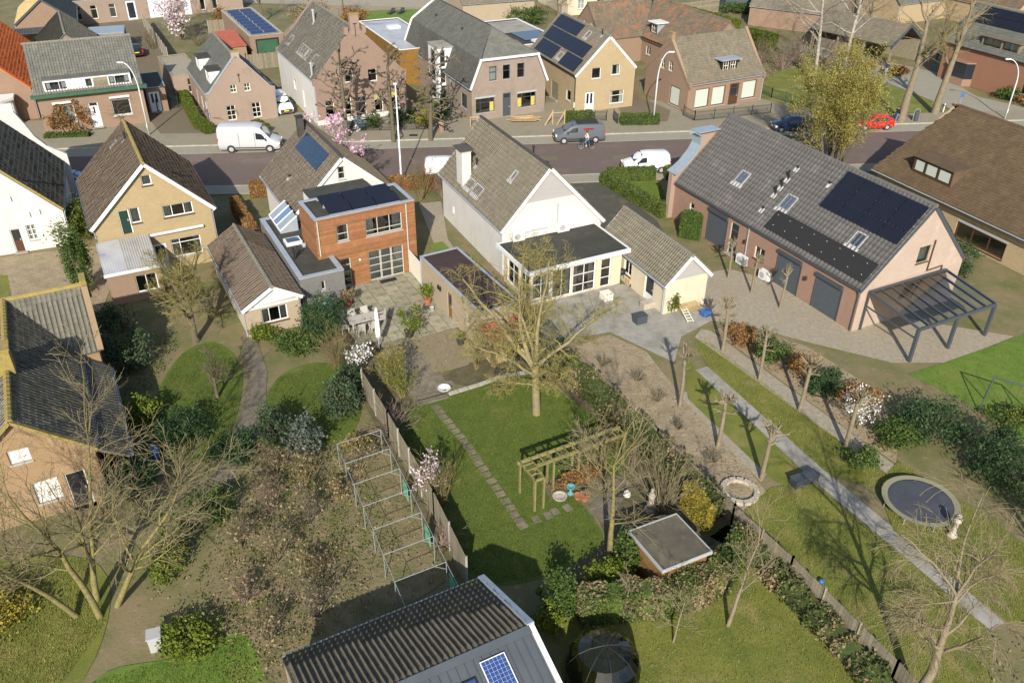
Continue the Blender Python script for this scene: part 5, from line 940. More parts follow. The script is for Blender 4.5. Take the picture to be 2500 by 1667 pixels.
# timber carport
F7 = thing('timber_barn', 'open timber barn with weathered grey-brown tiled roof in the park', 'barn', (47.7, 120.7, 0), R(38))
for sx in (-1, 1): slope(F7, Plane((sx * 3.6, -6.2 if sx < 0 else 6.2, 2.75), (0, -sx, 0), (-sx * 3.6, 0, 2.2), (sx * 2.2, 0, 3.6)), 12.4, math.hypot(3.6, 2.2), 'tile_f6', (.34, .34, 'flat') if sx < 0 else None)
for sy in (-1, 1): mb = MB(); mb.bar((-3.7, sy * 6.25, 2.65), (0, sy * 6.25, 4.9), .08, .34); mb.bar((3.7, sy * 6.25, 2.65), (0, sy * 6.25, 4.9), .08, .34); mb.build('bargeboard', 'anthracite2', F7)
for x in (-3.2, 3.2):
    for y in (-6, -2, 2, 6): mb = MB(); mb.box((x, y, 1.35), (.2, .2, 2.7)); mb.build('post', 'wood_grey', F7)
mb = MB(); mb.box((3.0, 0, 1.3), (.08, 12, 2.6)); mb.box((0, 5.9, 1.3), (6, .08, 2.6)); mb.build('back_wall', 'wood_grey', F7)
for i in range(10): mb = MB(); mb.box((-3.2 + .0, -1.8 + i * .75, .9), (.06, .7, 1.8)); mb.build('plank', 'wood_grey', F7)
# red brick house at the right edge
F8, P = house('corner_brick_house', 'red brick corner house with black solar panels and a bay window at the right', (61.08, 104.84, 27.3, 4.5, 4.5, 16.0, 4.31, 4.31, 8.59), 'brick_red', 'tile_slate', (.32, .34, 'flat'), ow=.2, og=.15, trim='anthracite', gut='black', ops=dict(l=[('w', 3.2, 6.0, 1.0, 2.7, dict(cols=2, fr='black')), ('w', -5.0, -3.6, 1.0, 2.3, dict(fr='black'))]))
k = math.hypot(4.5, 4.28); pv(F8, P['L'], 1.0, 14.4, k * .56, k * .95, 8, 2, 'pv_black')
dormer(F8, -1.6, 3.4, -3.9, 4.7, 6.0, -1.6, [('w', -1.4, .6, 4.85, 5.9, dict(cur='f', fr='brown_paint')), ('w', .8, 3.2, 4.85, 5.9, dict(cur='f', fr='brown_paint', cols=2))], front='wood_grey', side='wood_grey', roofm='tile_f6', over=.3)
mb = MB(); hexa(mb, [(-4.3, 3.0, .9), (-5.2, 3.5, .9), (-5.2, 5.7, .9), (-4.3, 6.2, .9)], [(-4.3, 3.0, 2.7), (-5.2, 3.5, 2.7), (-5.2, 5.7, 2.7), (-4.3, 6.2, 2.7)]); bb = mb.build('bay_glass', 'carglass', F8)
mb = MB(); mb.prism([(-4.2, 2.9), (-5.3, 3.45), (-5.3, 5.75), (-4.2, 6.3)], 2.71, 2.85); mb.prism([(-4.2, 2.9), (-5.3, 3.45), (-5.3, 5.75), (-4.2, 6.3)], .02, .89); mb.build('bay_frame', 'brick_red', F8)
# background buildings along the top edge
G1, P = house('shining_roof_house', 'brick house whose left roof slope shines pale yellow in the upper left corner', (-66.4, 126.6, 23.8, 3.9, 3.8, 12, 3.0, 3.0, 6.0), 'brick_brown', 'tile_slate', (.3, .34, 'flat'), ow=.1, og=.2, trim='anthracite')
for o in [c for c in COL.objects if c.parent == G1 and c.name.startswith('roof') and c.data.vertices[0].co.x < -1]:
    o.data.materials[0] = MT('tile_sheen')  # slate slope recoloured: its pale yellow sheen is put into the tile colour
    for c in [c for c in COL.objects if c.parent == o]: c.data.materials[0] = MT('tile_sheen')
LX = thing('carport', 'low carport with ribbed dark roof before the yellow-roofed house', 'carport', (-63.8, 119.5, 0), R(24)); mb = MB(); pl = Plane((-3.8, -1.2, 2.3), (1, 0, 0), (0, 2.4, .2))
for i in range(26): pl.box(mb, i * .28, i * .28 + .14, 0, 2.4, .0, .07)
pl.box(mb, 0, 7.3, 0, 2.4, -.08, .0); mb.build('roof', 'seam', LX); mb = MB(); [mb.box((x, -1.0, 1.1), (.12, .12, 2.2)) for x in (-3.6, 0, 3.3)]; mb.build('post', 'white', LX)
G2, P = house('hip_barn', 'dark grey tiled outbuilding roof just behind the dormer house', (-55.5, 108.6, 27, 3.6, 3.6, 13, 2.8, 2.8, 5.9), 'brick_grey', 'tile_slate', (.26, .33, 'wave'), trim=None, ow=.15, og=.1)
G3, P = flatbox('tool_shed', 'flat shed with blue-grey metal roof behind the dormer house', (-55.2, 119.3, 20, 2.3, 2.3, 4.5, 2.5), 'wood_grey', 'zinc_blue', par=.02, cop='zinc_blue', copw=.05)
G4, P = flatbox('long_barn', 'long grey-pink brick barn with dark roof along the upper left edge', (-59.5, 142.0, 30, 11, 15, 10, 3.4), 'brick_rose', 'bitumen', cop='zinc', copw=.25, fr='cream', ops=dict(n=[('w', -9.9, -8.9, .7, 2.6, {}), ('w', -7.6, -6.7, .7, 2.6, dict(rows=[.72])), ('w', -5.0, -4.1, .7, 2.6, dict(rows=[.72])), ('d', -2.6, -1.2, .02, 2.8, dict(m='lightblue_door', fr='cream', lights=((.15, .85, .1, .9),))), ('d', .6, 4.0, .02, 2.9, dict(m='lightblue_door', fr='cream')), ('d', 5.8, 6.9, .02, 2.6, dict(m='lightblue_door')), ('w', 8.3, 9.1, .5, 2.6, {}), ('w', 10.2, 11.0, .5, 2.6, {})]))
G5, P = flatbox('garage_block', 'brick garage with green door and rows of blue solar panels on top', (-36.6, 122.9, 28, 2.2, 2.2, 17.5, 3.1), 'brick_brown', 'concrete', cop='kerb', copw=.3, ops=dict(n=[]))
mb = MB()
for i in range(14): P['n'].box(mb, -1.35, 1.35, .05 + i * .17, .05 + i * .17 + .16, .005, .05)
gd = mb.build('garage_door', 'green_paint', G5); mb = MB(); P['n'].box(mb, -1.5, -1.36, 0, 2.6, 0, .08); P['n'].box(mb, 1.36, 1.5, 0, 2.6, 0, .08); P['n'].box(mb, -1.5, 1.5, 2.45, 2.6, 0, .082); mb.build('door_frame', 'black', gd)
z = P['T'].o.z
for i in range(8):
    for j in range(2): s = Plane((-1.75 + j * 1.78, -7.9 + i * 1.95, z + .08), (1, 0, 0), (0, math.cos(R(14)), math.sin(R(14)))); mb = MB(); s.box(mb, 0, 1.7, 0, 1.0, 0, .04); p_ = mb.build('solar_panel', 'silver', G5); mb = MB(); s.box(mb, .03, 1.67, .03, .97, .041, .046); mb.build('solar_cells', 'pv_dusk', p_)
RR = thing('red_roof_shed', 'low lean-to shed with ribbed red roof beside the green garage door', 'shed', (-36.9, 114.8, 0), R(28)); pl = Plane((-1.9, -3.4, 2.4), (1, 0, 0), (0, 7, .5)); mb = MB(); pl.box(mb, 0, 3.0, 0, 7, -.06, 0)
for i in range(15): pl.box(mb, i * .2, i * .2 + .07, 0, 7, 0, .05)
mb.build('roof', 'tile_red', RR); mb = MB(); mb.box((-.4, .1, 1.15), (2.8, 6.6, 2.3)); mb.build('wall', 'brick_brown', RR)
BG = thing('yard_gate', 'grey-brown plank gate below the green garage door', 'gate', (-31.6, 110.6, 0), R(26))
for i in range(24): mb = MB(); mb.box((-2.4 + i * .2, 0, .95), (.185, .05, 1.9)); mb.build('plank', 'wood_grey', BG)
mb = MB(); mb.box((0, .06, 1.0), (.14, .14, 2.1)); mb.box((-2.5, .06, 1), (.14, .14, 2.1)); mb.build('post', 'black', BG)
# upper right background
T1, P = house('thatch_cottage', 'cream cottage glimpsed at the top edge between bare trees', (10.5, 150, 22, 5, 5, 12, 3.2, 3.2, 7), 'render_cream', 'tile_f6', (.3, .34, 'wave'), fr='white', ops=dict(n=[('w', -3, -1.8, .9, 2.3, dict(cols=2, rows=2)), ('w', .4, 1.6, .9, 2.3, dict(cols=2, rows=2)), ('w', 3, 4, .9, 2.3, {})]))
T2, P = house('ribbed_roof_barn', 'low barn with brown ribbed roof behind the gambrel house', (-4.0, 141.5, 112, 4.2, 4.2, 12, 3.0, 3.0, 5.6), 'brick_beige', 'tile_f6', (.3, .36, 'roll'), trim=None)
T3, P = flatbox('black_shed', 'black boarded shed with leaf-strewn roof above the hedge', (37.3, 150.4, 12, 3.6, 3.6, 5, 2.8), 'anthracite2', 'leaf_dry', par=.05, cop='anthracite')
T4, P = flatbox('white_block', 'white rendered block with tall white windows at the top right', (48.0, 149.6, -32, 4.5, 5, 8, 5.0), 'render_white', 'bitumen', fr='white', ops=dict(n=[('w', -3.4, -2.3, .8, 3.4, dict(rows=3)), ('w', -1.6, -.5, .8, 3.4, dict(rows=3)), ('w', 1.2, 2.4, .8, 3.4, dict(rows=3))]))
T5, P = house('far_cottage', 'yellow brick cottage with grey roof near the upper right corner', (66.0, 147, -62, 4.2, 4.2, 20, 3.0, 3.0, 6.5), 'brick_yellow2', 'tile_slate', (.3, .34, 'flat'), trim=None, ops=dict(l=[('w', -1, 1.2, 1.1, 2.3, dict(cols=4)), ('w', 4, 5.4, 1.1, 2.3, dict(cols=3)), ('w', -6, -4.6, 1.1, 2.3, {})]))
T6, P = house('pantile_house', 'house with orange and dark striped pantile roof in the upper right corner', (75, 141, 27, 4.5, 4.5, 14, 3.2, 3.2, 7.4), 'brick_yellow2', 'tile_f6b', (.28, .36, 'roll'), trim='wood_pale')
T7, P = house('park_roof_house', 'grey-brown roofed house half hidden by the birch trees', (44, 138, 60, 4.5, 4.5, 14, 2.8, 2.8, 6.0), 'brick_brown', 'tile_f6', (.3, .34, 'flat'), trim=None)
# ------------------------------------------------------------------ vegetation kit
def quads(P, size, rng, up=.0, asp=1.6, jit=.5):
    """small leaf faces at points P, random turn, optional upward bias of the normal"""
    n = len(P); a = rng.normal(size=(n, 3)); a[:, 2] = np.abs(a[:, 2]) + up; a /= np.linalg.norm(a, axis=1)[:, None]
    t = np.cross(a, rng.normal(size=(n, 3))); t /= np.linalg.norm(t, axis=1)[:, None] + 1e-9; b = np.cross(a, t)
    s = (size * rng.uniform(1 - jit, 1 + jit, n))[:, None]
    V = np.stack([P - t * s * asp * .5, P + b * s * .5, P + t * s * asp * .5, P - b * s * .5], 1)
    return V.reshape(-1, 3), np.arange(4 * n).reshape(n, 4)
def clumps(rng, n, rx, ry, h, z0=0., K=40, cs=.28, shell=.55, pw=1.):
    c = rng.normal(size=(K, 3)); c /= np.linalg.norm(c, axis=1)[:, None]; c *= (rng.uniform(shell, 1, K) ** pw)[:, None]
    i = rng.integers(0, K, n); P = c[i] + rng.normal(size=(n, 3)) * cs * rng.uniform(.5, 1.2, K)[i][:, None]
    return np.stack([P[:, 0] * rx, P[:, 1] * ry, z0 + (P[:, 2] + 1) * .5 * h], 1)
def bush(name, label, loc, rx, ry, h, m, n=1500, size=.12, seed=0, z0=.05, stems=True, K=40, cs=.26, group=None, cat='bush', shell=.5, rz=0, stemm='bark'):
    rng = np.random.default_rng(seed); t = thing(name, label, cat, (loc[0], loc[1], 0), rz, group); n = int(n * 1.9); size *= .72; cs *= .85
    P = clumps(rng, n, rx, ry, h - z0, z0, K, cs, shell); P = P[P[:, 2] > .03]; V, F = quads(P, size, rng, .2); nmesh('foliage', V, F, m, t)
    if stems:
        mb = MB()
        for k in range(7):
            a = rng.uniform(0, 6.28); q = rng.uniform(.2, .7); e = (math.cos(a) * rx * q, math.sin(a) * ry * q, h * rng.uniform(.5, .85)); mb.tube([(e[0] * .1, e[1] * .1, 0), (e[0] * .45, e[1] * .45, e[2] * .5), e], [.05, .035, .015], 5)
        mb.build('stems', stemm, t)
    return t
def hedge(name, label, pts, w, h, m, size=.1, dens=170, seed=0, cat='hedge', core=None, group=None, z0=0., rough=.05, m2=None):
    size *= .8; dens *= 1.5
    rng = np.random.default_rng(seed); t = thing(name, label, cat, (pts[0][0], pts[0][1], 0)); o = np.array([pts[0][0], pts[0][1]])
    mb = MB(); Ps = []
    for a, b in zip(pts, pts[1:]):
        a = np.array(a) - o; b = np.array(b) - o; L = np.linalg.norm(b - a); d = (b - a) / L; s = np.array([-d[1], d[0]])
        mb.bar((*a, z0 + (h - z0) / 2 - .03), (*b, z0 + (h - z0) / 2 - .03), w * .82, (h - z0) - .1)
        for area, fn in ((L * w, lambda u, v: (u, (v - .5) * w, np.full_like(u, h))), (L * h, lambda u, v: (u, np.full_like(u, -w / 2), z0 + v * (h - z0))), (L * h, lambda u, v: (u, np.full_like(u, w / 2), z0 + v * (h - z0))), (w * h, lambda u, v: (np.zeros_like(u), (u / L - .5) * w, z0 + v * (h - z0))), (w * h, lambda u, v: (np.full_like(u, L), (u / L - .5) * w, z0 + v * (h - z0)))):
            n = int(area * dens); u = rng.uniform(0, L, n); v = rng.uniform(0, 1, n); x, y, z = fn(u, v); bl = np.sin(u * 3.1 + a[0]) * rough + np.sin(u * 7.7) * rough * .5
            y = y * (1 + bl) + rng.normal(0, .035, n); z = np.clip(z + bl * .6 + rng.normal(0, .03, n), .02, None)
            Ps.append(np.stack([a[0] + d[0] * x + s[0] * y, a[1] + d[1] * x + s[1] * y, z], 1))
    mb.build('core', core or m, t); Pa = np.concatenate(Ps); k = (np.sin(Pa[:, 0] * 2.3 + 1) + np.sin(Pa[:, 1] * 1.9) + rng.normal(0, .8, len(Pa)) > .5) if m2 else np.zeros(len(Pa), bool)
    for q_, mm in ((~k, m), (k, m2)):
        if q_.any(): V, F = quads(Pa[q_], size, rng, .25); nmesh('foliage', V, F, mm, t)
    return t
def rdir(d, ang, rng):
    o = d.orthogonal().normalized(); o.rotate(Matrix.Rotation(rng.uniform(0, 2 * math.pi), 3, d)); return (d * math.cos(ang) + o * math.sin(ang)).normalized()
def grow(out, p, d, L, r, lev, P, rng):
    q = P[lev]; n = q.get('n', 4); pts = [p.copy()]; rad = [r]; sl = L / n; nk = q.get('kids', 0); nxt = []
    ks = sorted(rng.uniform(q.get('start', .3), 1) for _ in range(nk)); ki = 0
    for i in range(n):
        d = (d + Vector((rng.gauss(0, 1), rng.gauss(0, 1), rng.gauss(0, 1))) * q.get('wander', .1) + Vector((0, 0, q.get('up', 0)))).normalized()
        f0 = i / n; f1 = (i + 1) / n
        while ki < nk and ks[ki] <= f1: t = (ks[ki] - f0) * n; nxt.append((p + d * sl * t, d.copy(), ks[ki])); ki += 1
        p = p + d * sl; pts.append(p.copy()); rad.append(max(q.get('rmin', .006), r * (1 - f1 * (1 - q.get('taper', .35)))))
    out.setdefault(lev, []).append((pts, rad))
    if lev + 1 < len(P):
        for pp, dd, f in nxt:
            rr = r * (1 - f * (1 - q.get('taper', .35))); a = math.radians(rng.gauss(q.get('ang', 45), 9)); grow(out, pp, rdir(dd, a, rng), L * q.get('ratio', .55) * rng.uniform(.7, 1.15) * (1.15 - .45 * f), max(.007, rr * q.get('rr', .6)), lev + 1, P, rng)
        if q.get('tips'):
            for _ in range(q['tips']): grow(out, p, rdir(d, math.radians(rng.uniform(12, q.get('ang', 45))), rng), L * q.get('ratio', .55) * rng.uniform(.8, 1.1), rad[-1] * .85, lev + 1, P, rng)
def tree(name, label, loc, L, r, P, seed, bark='bark', twig='twig', d=(0, 0, 1), cat='tree', group=None, split=2, trunks=None, leaves=None, knobs=None):
    rng = random.Random(seed); t = thing(name, label, cat, (loc[0], loc[1], 0), 0, group); out = {}
    for (o, dd, LL, r_, *lv) in (trunks or [((0, 0, -.05), d, L, r)]): grow(out, Vector(o), Vector(dd).normalized(), LL, r_, lv[0] if lv else 0, P, rng)
    mb = MB(); mc = MB(); tips = []
    for lev, bs in out.items():
        for pts, rad in bs:
            if lev < split: mb.tube(pts, rad, 8 if lev == 0 else 6, cap=False)
            else: mc.tube(pts, rad, 3 if lev > split else 4, cap=False)
            if lev >= split: tips += pts[1:]
    if knobs:
        for pts, rad in out.get(knobs[0], []):
            if rng.random() < .9: mb.lathe([(.02, -.1), (knobs[1], -.03), (knobs[1] * 1.1, .05), (.03, .13)], pts[-1], 6)
    # root flare
    mb.build('trunk', bark, t, smooth=True)
    if mc.v: mc.build('crown', twig, t)
    if leaves and tips:
        m, n, size, sp = leaves; g = np.random.default_rng(seed); T = np.array([tuple(x) for x in tips]); Pp = T[g.integers(0, len(T), n)] + g.normal(0, sp, (n, 3)); V, F = quads(Pp, size, g, .1); nmesh('leaves', V, F, m, t)
    return t
def stems(name, label, loc, h, r, n, m, seed, cat='shrub', spread=.5, sub=3, rad=.02, leaves=None, group=None, wander=.08, bend=0.):
    """many-stemmed shrub"""
    rng = random.Random(seed); t = thing(name, label, cat, (loc[0], loc[1], 0), 0, group); out = {}
    P = [dict(n=5, wander=wander, up=.04 - bend, kids=sub, ang=28, ratio=.5, start=.3, rr=.6, taper=.3, rmin=.008), dict(n=3, wander=wander * 1.4, up=.03 - bend, kids=sub, ang=32, ratio=.5, rr=.7, rmin=.007), dict(n=2, wander=.12, rmin=.006)]
    for k in range(n):
        a = rng.uniform(0, 6.283); s = abs(rng.gauss(0, spread)); o = Vector((math.cos(a) * r * .15 * rng.random(), math.sin(a) * r * .15 * rng.random(), 0)); grow(out, o, Vector((math.cos(a) * s, math.sin(a) * s, 1)).normalized(), h * rng.uniform(.7, 1.05), rad, 0, P, rng)
    a = MB(); b = MB(); T = []
    for lev, bs in out.items():
        for pts, rd in bs: (a if lev == 0 else b).tube(pts, rd, 4 if lev == 0 else 3, cap=False); T += pts[2:] if lev == 0 else pts[1:]
    a.build('stems', m, t)
    if b.v: b.build('twigs', m, t)
    if leaves: lm, n_, size, sp = leaves; g = np.random.default_rng(seed); T = np.array([tuple(x) for x in T]); V, F = quads(T[g.integers(0, len(T), n_)] + g.normal(0, sp, (n_, 3)), size, g, .1); nmesh('leaves', V, F, lm, t)
    return t
def copy_thing(src, loc, label, rz=0., s=1.):
    c = src.copy(); COL.objects.link(c); c.location = (loc[0], loc[1], 0); c.rotation_euler = (0, 0, rz); c.scale = (s, s, s); c['label'] = label
    for ch in src.children:
        d = ch.copy(); COL.objects.link(d); d.parent = c
    return c
# ------------------------------------------------------------------ trees of the street
LIME = [dict(n=7, wander=.02, up=.05, kids=22, ang=82, ratio=.36, start=.33, rr=.40, taper=.5, tips=3), dict(n=5, wander=.24, up=.07, kids=3, ang=55, ratio=.42, start=.35, rr=.75, taper=.8), dict(n=4, wander=.24, up=.10, taper=.85)]
for i, (p, s, lb) in enumerate((((-17.06, 84.5), 5, 'pollarded lime tree nearest the pink magnolia, knuckled bare branches'), ((-12.2, 83.7), 16, 'pollarded lime tree in the middle of three, behind the tall lamp post'), ((-8.5, 84.3), 27, 'pollarded lime tree in front of the white stair tower'))):
    tree('pollarded_lime', lb, p, 7.6, .24, LIME, s, 'bark', 'bark', group='pollarded limes along the pavement', split=3, knobs=(2, .13))
BIRCH = [dict(n=9, wander=.04, up=.02, kids=18, ang=55, ratio=.34, start=.25, rr=.42, taper=.12, tips=2), dict(n=5, wander=.14, up=.02, kids=7, ang=42, ratio=.5, rr=.55, taper=.25), dict(n=4, wander=.16, up=-.07, kids=4, ang=38, ratio=.55, rr=.6), dict(n=3, wander=.15, up=-.12, rmin=.009)]
tree('birch_tree', 'white-barked birch tree on the left of the pair in the park', (37.0, 106.3), 19, .26, BIRCH, 3, 'bark_birch', 'twig_grey', group='birches in the park')
tree('birch_tree', 'white-barked birch tree on the right, leaning behind the yellow willow', (39.8, 104.5), 20, .27, BIRCH, 8, 'bark_birch', 'twig_grey', d=(.06, .02, 1), group='birches in the park')
PLANE = [dict(n=7, wander=.03, up=.03, kids=9, ang=42, ratio=.42, start=.5, rr=.5, taper=.35, tips=3), dict(n=5, wander=.15, up=.08, kids=6, ang=45, ratio=.5, rr=.55), dict(n=4, wander=.2, up=.05, kids=5, ang=42, ratio=.55, rr=.6), dict(n=3, wander=.22, rmin=.009)]
tree('plane_tree', 'thick-trunked bare tree beside the litter bin in the park', (42.2, 91.7), 10.5, .48, PLANE, 4, 'bark_pale', 'twig_yellow', d=(.03, .0, 1), group='bare trees by the park path')
tree('plane_tree', 'thick-trunked bare tree standing on the park path edge near the bay window', (47.2, 94.8), 10.5, .45, PLANE, 9, 'bark_pale', 'twig_yellow', d=(.03, 0, 1), group='bare trees by the park path')
WIL = [dict(n=5, wander=.07, up=.06, kids=6, ang=22, ratio=.5, start=.25, rr=.6, taper=.3), dict(n=4, wander=.1, up=.08, kids=5, ang=26, ratio=.55, rr=.6), dict(n=3, wander=.12, up=.06, rmin=.012)]
rg = random.Random(2); tree('goat_willow', 'big yellow-green flowering willow beside the barn house', (30.4, 77.4), 8, .1, WIL, 2, 'bark', 'twig_yellow', trunks=[((rg.uniform(-.8, .8), rg.uniform(-.8, .8), 0), (math.cos(a) * s, math.sin(a) * s, 1), rg.uniform(7.0, 10.0) * (1 - .3 * s), .09) for a, s in [(rg.uniform(0, 6.28), rg.uniform(0, .55)) for _ in range(26)]], split=1, leaves=('leaf_willow', 62000, .072, .24))
MAG = [dict(n=4, wander=.1, up=.05, kids=5, ang=45, ratio=.6, start=.35, rr=.55, tips=2), dict(n=4, wander=.15, up=.06, kids=5, ang=45, ratio=.6, rr=.6), dict(n=3, wander=.15, up=.08, kids=2, rmin=.01), dict(n=2, wander=.1, rmin=.008)]
tree('magnolia', 'magnolia covered in pink blossom at the roadside', (-14.6, 69.3), 4.2, .1, MAG, 6, 'bark', 'twig_grey', leaves=('bloom_pink', 2000, .13, .12), trunks=[((0, 0, 0), (.18 * c, .18 * s, 1), 4.3, .09) for c, s in ((1, 0), (-.6, .7), (-.5, -.8))])
tree('magnolia', 'pale pink magnolia in the garden by the long barn', (-47.0, 124.5), 4.0, .1, MAG, 12, 'bark', 'twig_grey', leaves=('bloom_pale', 1500, .2, .18), trunks=[((0, 0, 0), (.35 * c, .35 * s, 1), 4.0, .09) for c, s in ((1, 0), (-.6, .7), (-.5, -.8))])
# ------------------------------------------------------------------ trees of the gardens
WAL = [dict(n=5, wander=.03, taper=.8), dict(n=9, wander=.16, up=.03, kids=14, ang=58, ratio=.42, start=.22, rr=.42, taper=.25), dict(n=8, wander=.3, up=.03, kids=9, ang=52, ratio=.48, start=.15, rr=.5, taper=.3), dict(n=5, wander=.38, up=.0, kids=6, ang=48, ratio=.5, rr=.6, rmin=.009), dict(n=3, wander=.36, rmin=.007)]
tree('walnut_tree', 'big bare walnut with twisting lichen-yellow branches on the lawn', (1.45, 39.0), 3.4, .30, WAL, 21, 'bark_walnut', 'twig_lichen', split=2, trunks=[((0, 0, -.05), (-.06, 0, 1), 3.3, .26, 0)] + [((-.18, 0, z), d, l, r, 1) for z, d, l, r in ((3.1, (-.95, .55, .75), 6.6, .15), (3.2, (-.45, .8, 1), 7.0, .16), (3.2, (.15, .4, 1.2), 6.6, .15), (3.1, (.75, .45, .75), 5.6, .13), (2.6, (.7, -.4, .45), 3.6, .09), (2.7, (-.7, -.3, .5), 4.2, .1), (3.0, (-.25, .15, 1.3), 6.2, .13), (2.1, (.8, -.1, .15), 2.3, .06), (2.0, (-.9, -.1, .2), 2.6, .06))])
GT = [dict(n=6, wander=.03, up=.03, kids=13, ang=48, ratio=.62, start=.3, rr=.42, taper=.25, tips=3), dict(n=6, wander=.09, up=.05, kids=8, ang=38, ratio=.45, start=.2, rr=.5, taper=.25), dict(n=4, wander=.14, up=.03, kids=6, ang=38, ratio=.55, rr=.6, rmin=.008), dict(n=3, wander=.15, rmin=.0065)]
tree('bare_tree', 'bare tree with a fan of pale branches next to the pergola', (4.6, 27.75), 5.6, .17, GT, 33, 'bark_lichen', 'twig_pale', d=(.06, .04, 1))
GT2 = [dict(n=6, wander=.03, up=.03, kids=11, ang=52, ratio=.42, start=.3, rr=.4, taper=.25, tips=2), dict(n=5, wander=.1, up=.05, kids=6, ang=40, ratio=.5, start=.2, rr=.55), dict(n=4, wander=.14, kids=3, ang=38, ratio=.5, rr=.6, rmin=.008), dict(n=3, wander=.15, rmin=.007)]
tree('bare_tree', 'slender bare tree leaning over the bottom hedge', (9.4, 24.3), 4.9, .10, GT2, 41, 'bark_pale', 'twig_pale', d=(.12, .05, 1))
tree('bare_tree', 'small thin bare sapling on the lower lawn', (6.9, 23.4), 3.0, .05, GT2, 43, 'bark_pale', 'twig_pale', d=(.08, .05, 1))
tree('bare_tree', 'short bare sapling close to the black netted cage', (4.9, 24.4), 2.3, .04, GT2, 44, 'bark_pale', 'twig_pale')
WEEP = [dict(n=6, wander=.05, kids=9, ang=52, ratio=.62, start=.4, rr=.5, taper=.35, tips=3), dict(n=6, wander=.12, up=.0, kids=16, ang=42, ratio=.55, start=.15, rr=.38, taper=.25), dict(n=6, wander=.12, up=-.14, kids=9, ang=32, ratio=.6, start=.15, rr=.6, rmin=.009), dict(n=5, wander=.12, up=-.18, rmin=.0075)]
tree('weeping_tree', 'bare weeping tree with dense hanging pale twigs at the lower right corner', (15.9, 20.6), 6.0, .22, WEEP, 51, 'bark_pale', 'twig_pale', d=(.16, .16, 1))
tree('bare_tree', 'grey bare tree at the right edge above the lower right corner', (25.0, 24.6), 6.5, .18, GT, 57, 'bark', 'twig_grey', d=(.05, -.05, 1))
BL = [dict(n=8, wander=.09, up=.04, kids=12, ang=42, ratio=.5, start=.22, rr=.5, taper=.2, tips=2), dict(n=6, wander=.13, up=.06, kids=9, ang=42, ratio=.5, start=.15, rr=.5, taper=.25), dict(n=5, wander=.16, up=.05, kids=6, ang=40, ratio=.5, rr=.6, rmin=.009), dict(n=3, wander=.16, rmin=.0075)]
tree('multi_stem_tree', 'large bare many-stemmed tree spreading before the old brick house', (-17.6, 24.4), 8, .2, BL, 61, 'bark_lichen', 'twig_pale', trunks=[((0, 0, 0), (-.25, .15, 1), 8.2, .15), ((.5, .6, 0), (.42, .30, 1), 7.4, .15), ((-.5, .9, 0), (.05, .25, 1), 7.8, .15), ((-1.0, 0, 0), (-.45, .05, 1), 7.2, .13)])
tree('garden_tree', 'bare mossy tree close to the yellow brick house and lean-to', (-20.4, 46.2), 2.6, .24, [dict(n=4, wander=.05, kids=6, ang=58, ratio=1.6, start=.5, rr=.55, taper=.7, tips=4), dict(n=6, wander=.13, up=.07, kids=11, ang=48, ratio=.5, start=.15, rr=.5), dict(n=5, wander=.17, up=.06, kids=7, ang=42, ratio=.55, rr=.6, rmin=.010), dict(n=4, wander=.16, up=.05, kids=4, rmin=.008), dict(n=2, rmin=.0075)], 71, 'bark', 'twig_lichen')
tree('fruit_tree', 'low bare fruit tree on the left lawn beside the garden path', (-17.2, 40.2), 2.2, .12, GT, 73, 'bark', 'twig')
POL = [dict(n=6, wander=.015, kids=5, ang=82, ratio=.27, start=.72, rr=.5, taper=.75, tips=8), dict(n=4, wander=.16, up=.10, kids=4, ang=45, ratio=.55, rr=.5, taper=.5), dict(n=3, wander=.16, up=.08, kids=1, rmin=.010), dict(n=2, rmin=.009)]
pol = tree('pollard_tree', 'pale pollarded tree in the back row, nearest the barn house terrace', (13.5, 45.8), 3.2, .13, POL, 81, 'bark_pale', 'twig_pale', group='pollards in two rows beside the garden path')
for i, (p, lb) in enumerate((((15.1, 42.6), 'pale pollarded tree, second from the terrace in the back row'), ((16.7, 39.6), 'pale pollarded tree, third from the terrace in the back row'), ((18.3, 36.3), 'pale pollarded tree at the near end of the back row, by the white shrub'), ((9.8, 39.8), 'pale pollarded tree at the far end of the front row'), ((11.3, 36.2), 'pale pollarded tree in the middle of the front row'), ((13.1, 33.7), 'pale pollarded tree at the near end of the front row, by the stone heap'))): t_ = tree('pollard_tree', lb, p, 3.0 + .12 * (i % 4), .115 + .012 * (i % 3), POL, 300 + i, 'bark_pale', 'twig_pale', d=(.05 * math.sin(i * 2.1), .05 * math.cos(i * 1.7), 1), group='pollards in two rows beside the garden path')
for i, (p, lb) in enumerate((((15.9, 55.6), 'small pollard by the white barn house door'), ((17.1, 53.4), 'small pollard in front of the barn house window'), ((18.6, 51.3), 'small pollard in front of the middle roller shutter'))): copy_thing(pol, p, lb, 2 * i, .8)
# ------------------------------------------------------------------ shrubs, hedges and bushes of the centre garden
bush('yew_bush', 'dark evergreen bush against the corner of the small garden house', (-12.3, 46.6), 1.5, 1.3, 3.0, 'leaf_dark', 3600, .11, 1)
bush('evergreen_shrub', 'dark green shrub below the dogwood at the fence end', (-9.6, 40.9), .8, 1.2, 1.7, 'leaf_dark', 1500, .1, 2)
stems('dogwood', 'tall straw-coloured bare stems beside the white-flowering shrub', (-10.5, 42.7), 3.2, 1, 34, 'twig_yellow', 3, spread=.3)
stems('white_shrub', 'white-flowering shrub beside the dogwood stems', (-9.2, 42.9), 1.8, 1, 20, 'twig', 4, spread=.4, leaves=('bloom_white', 500, .08, .1))
stems('olive_shrub', 'yellow-green twiggy shrub between the fence and the old paving', (-7.2, 41.6), 2.5, 1, 30, 'twig_lichen', 5, spread=.42, leaves=('leaf_yellow', 900, .06, .12))
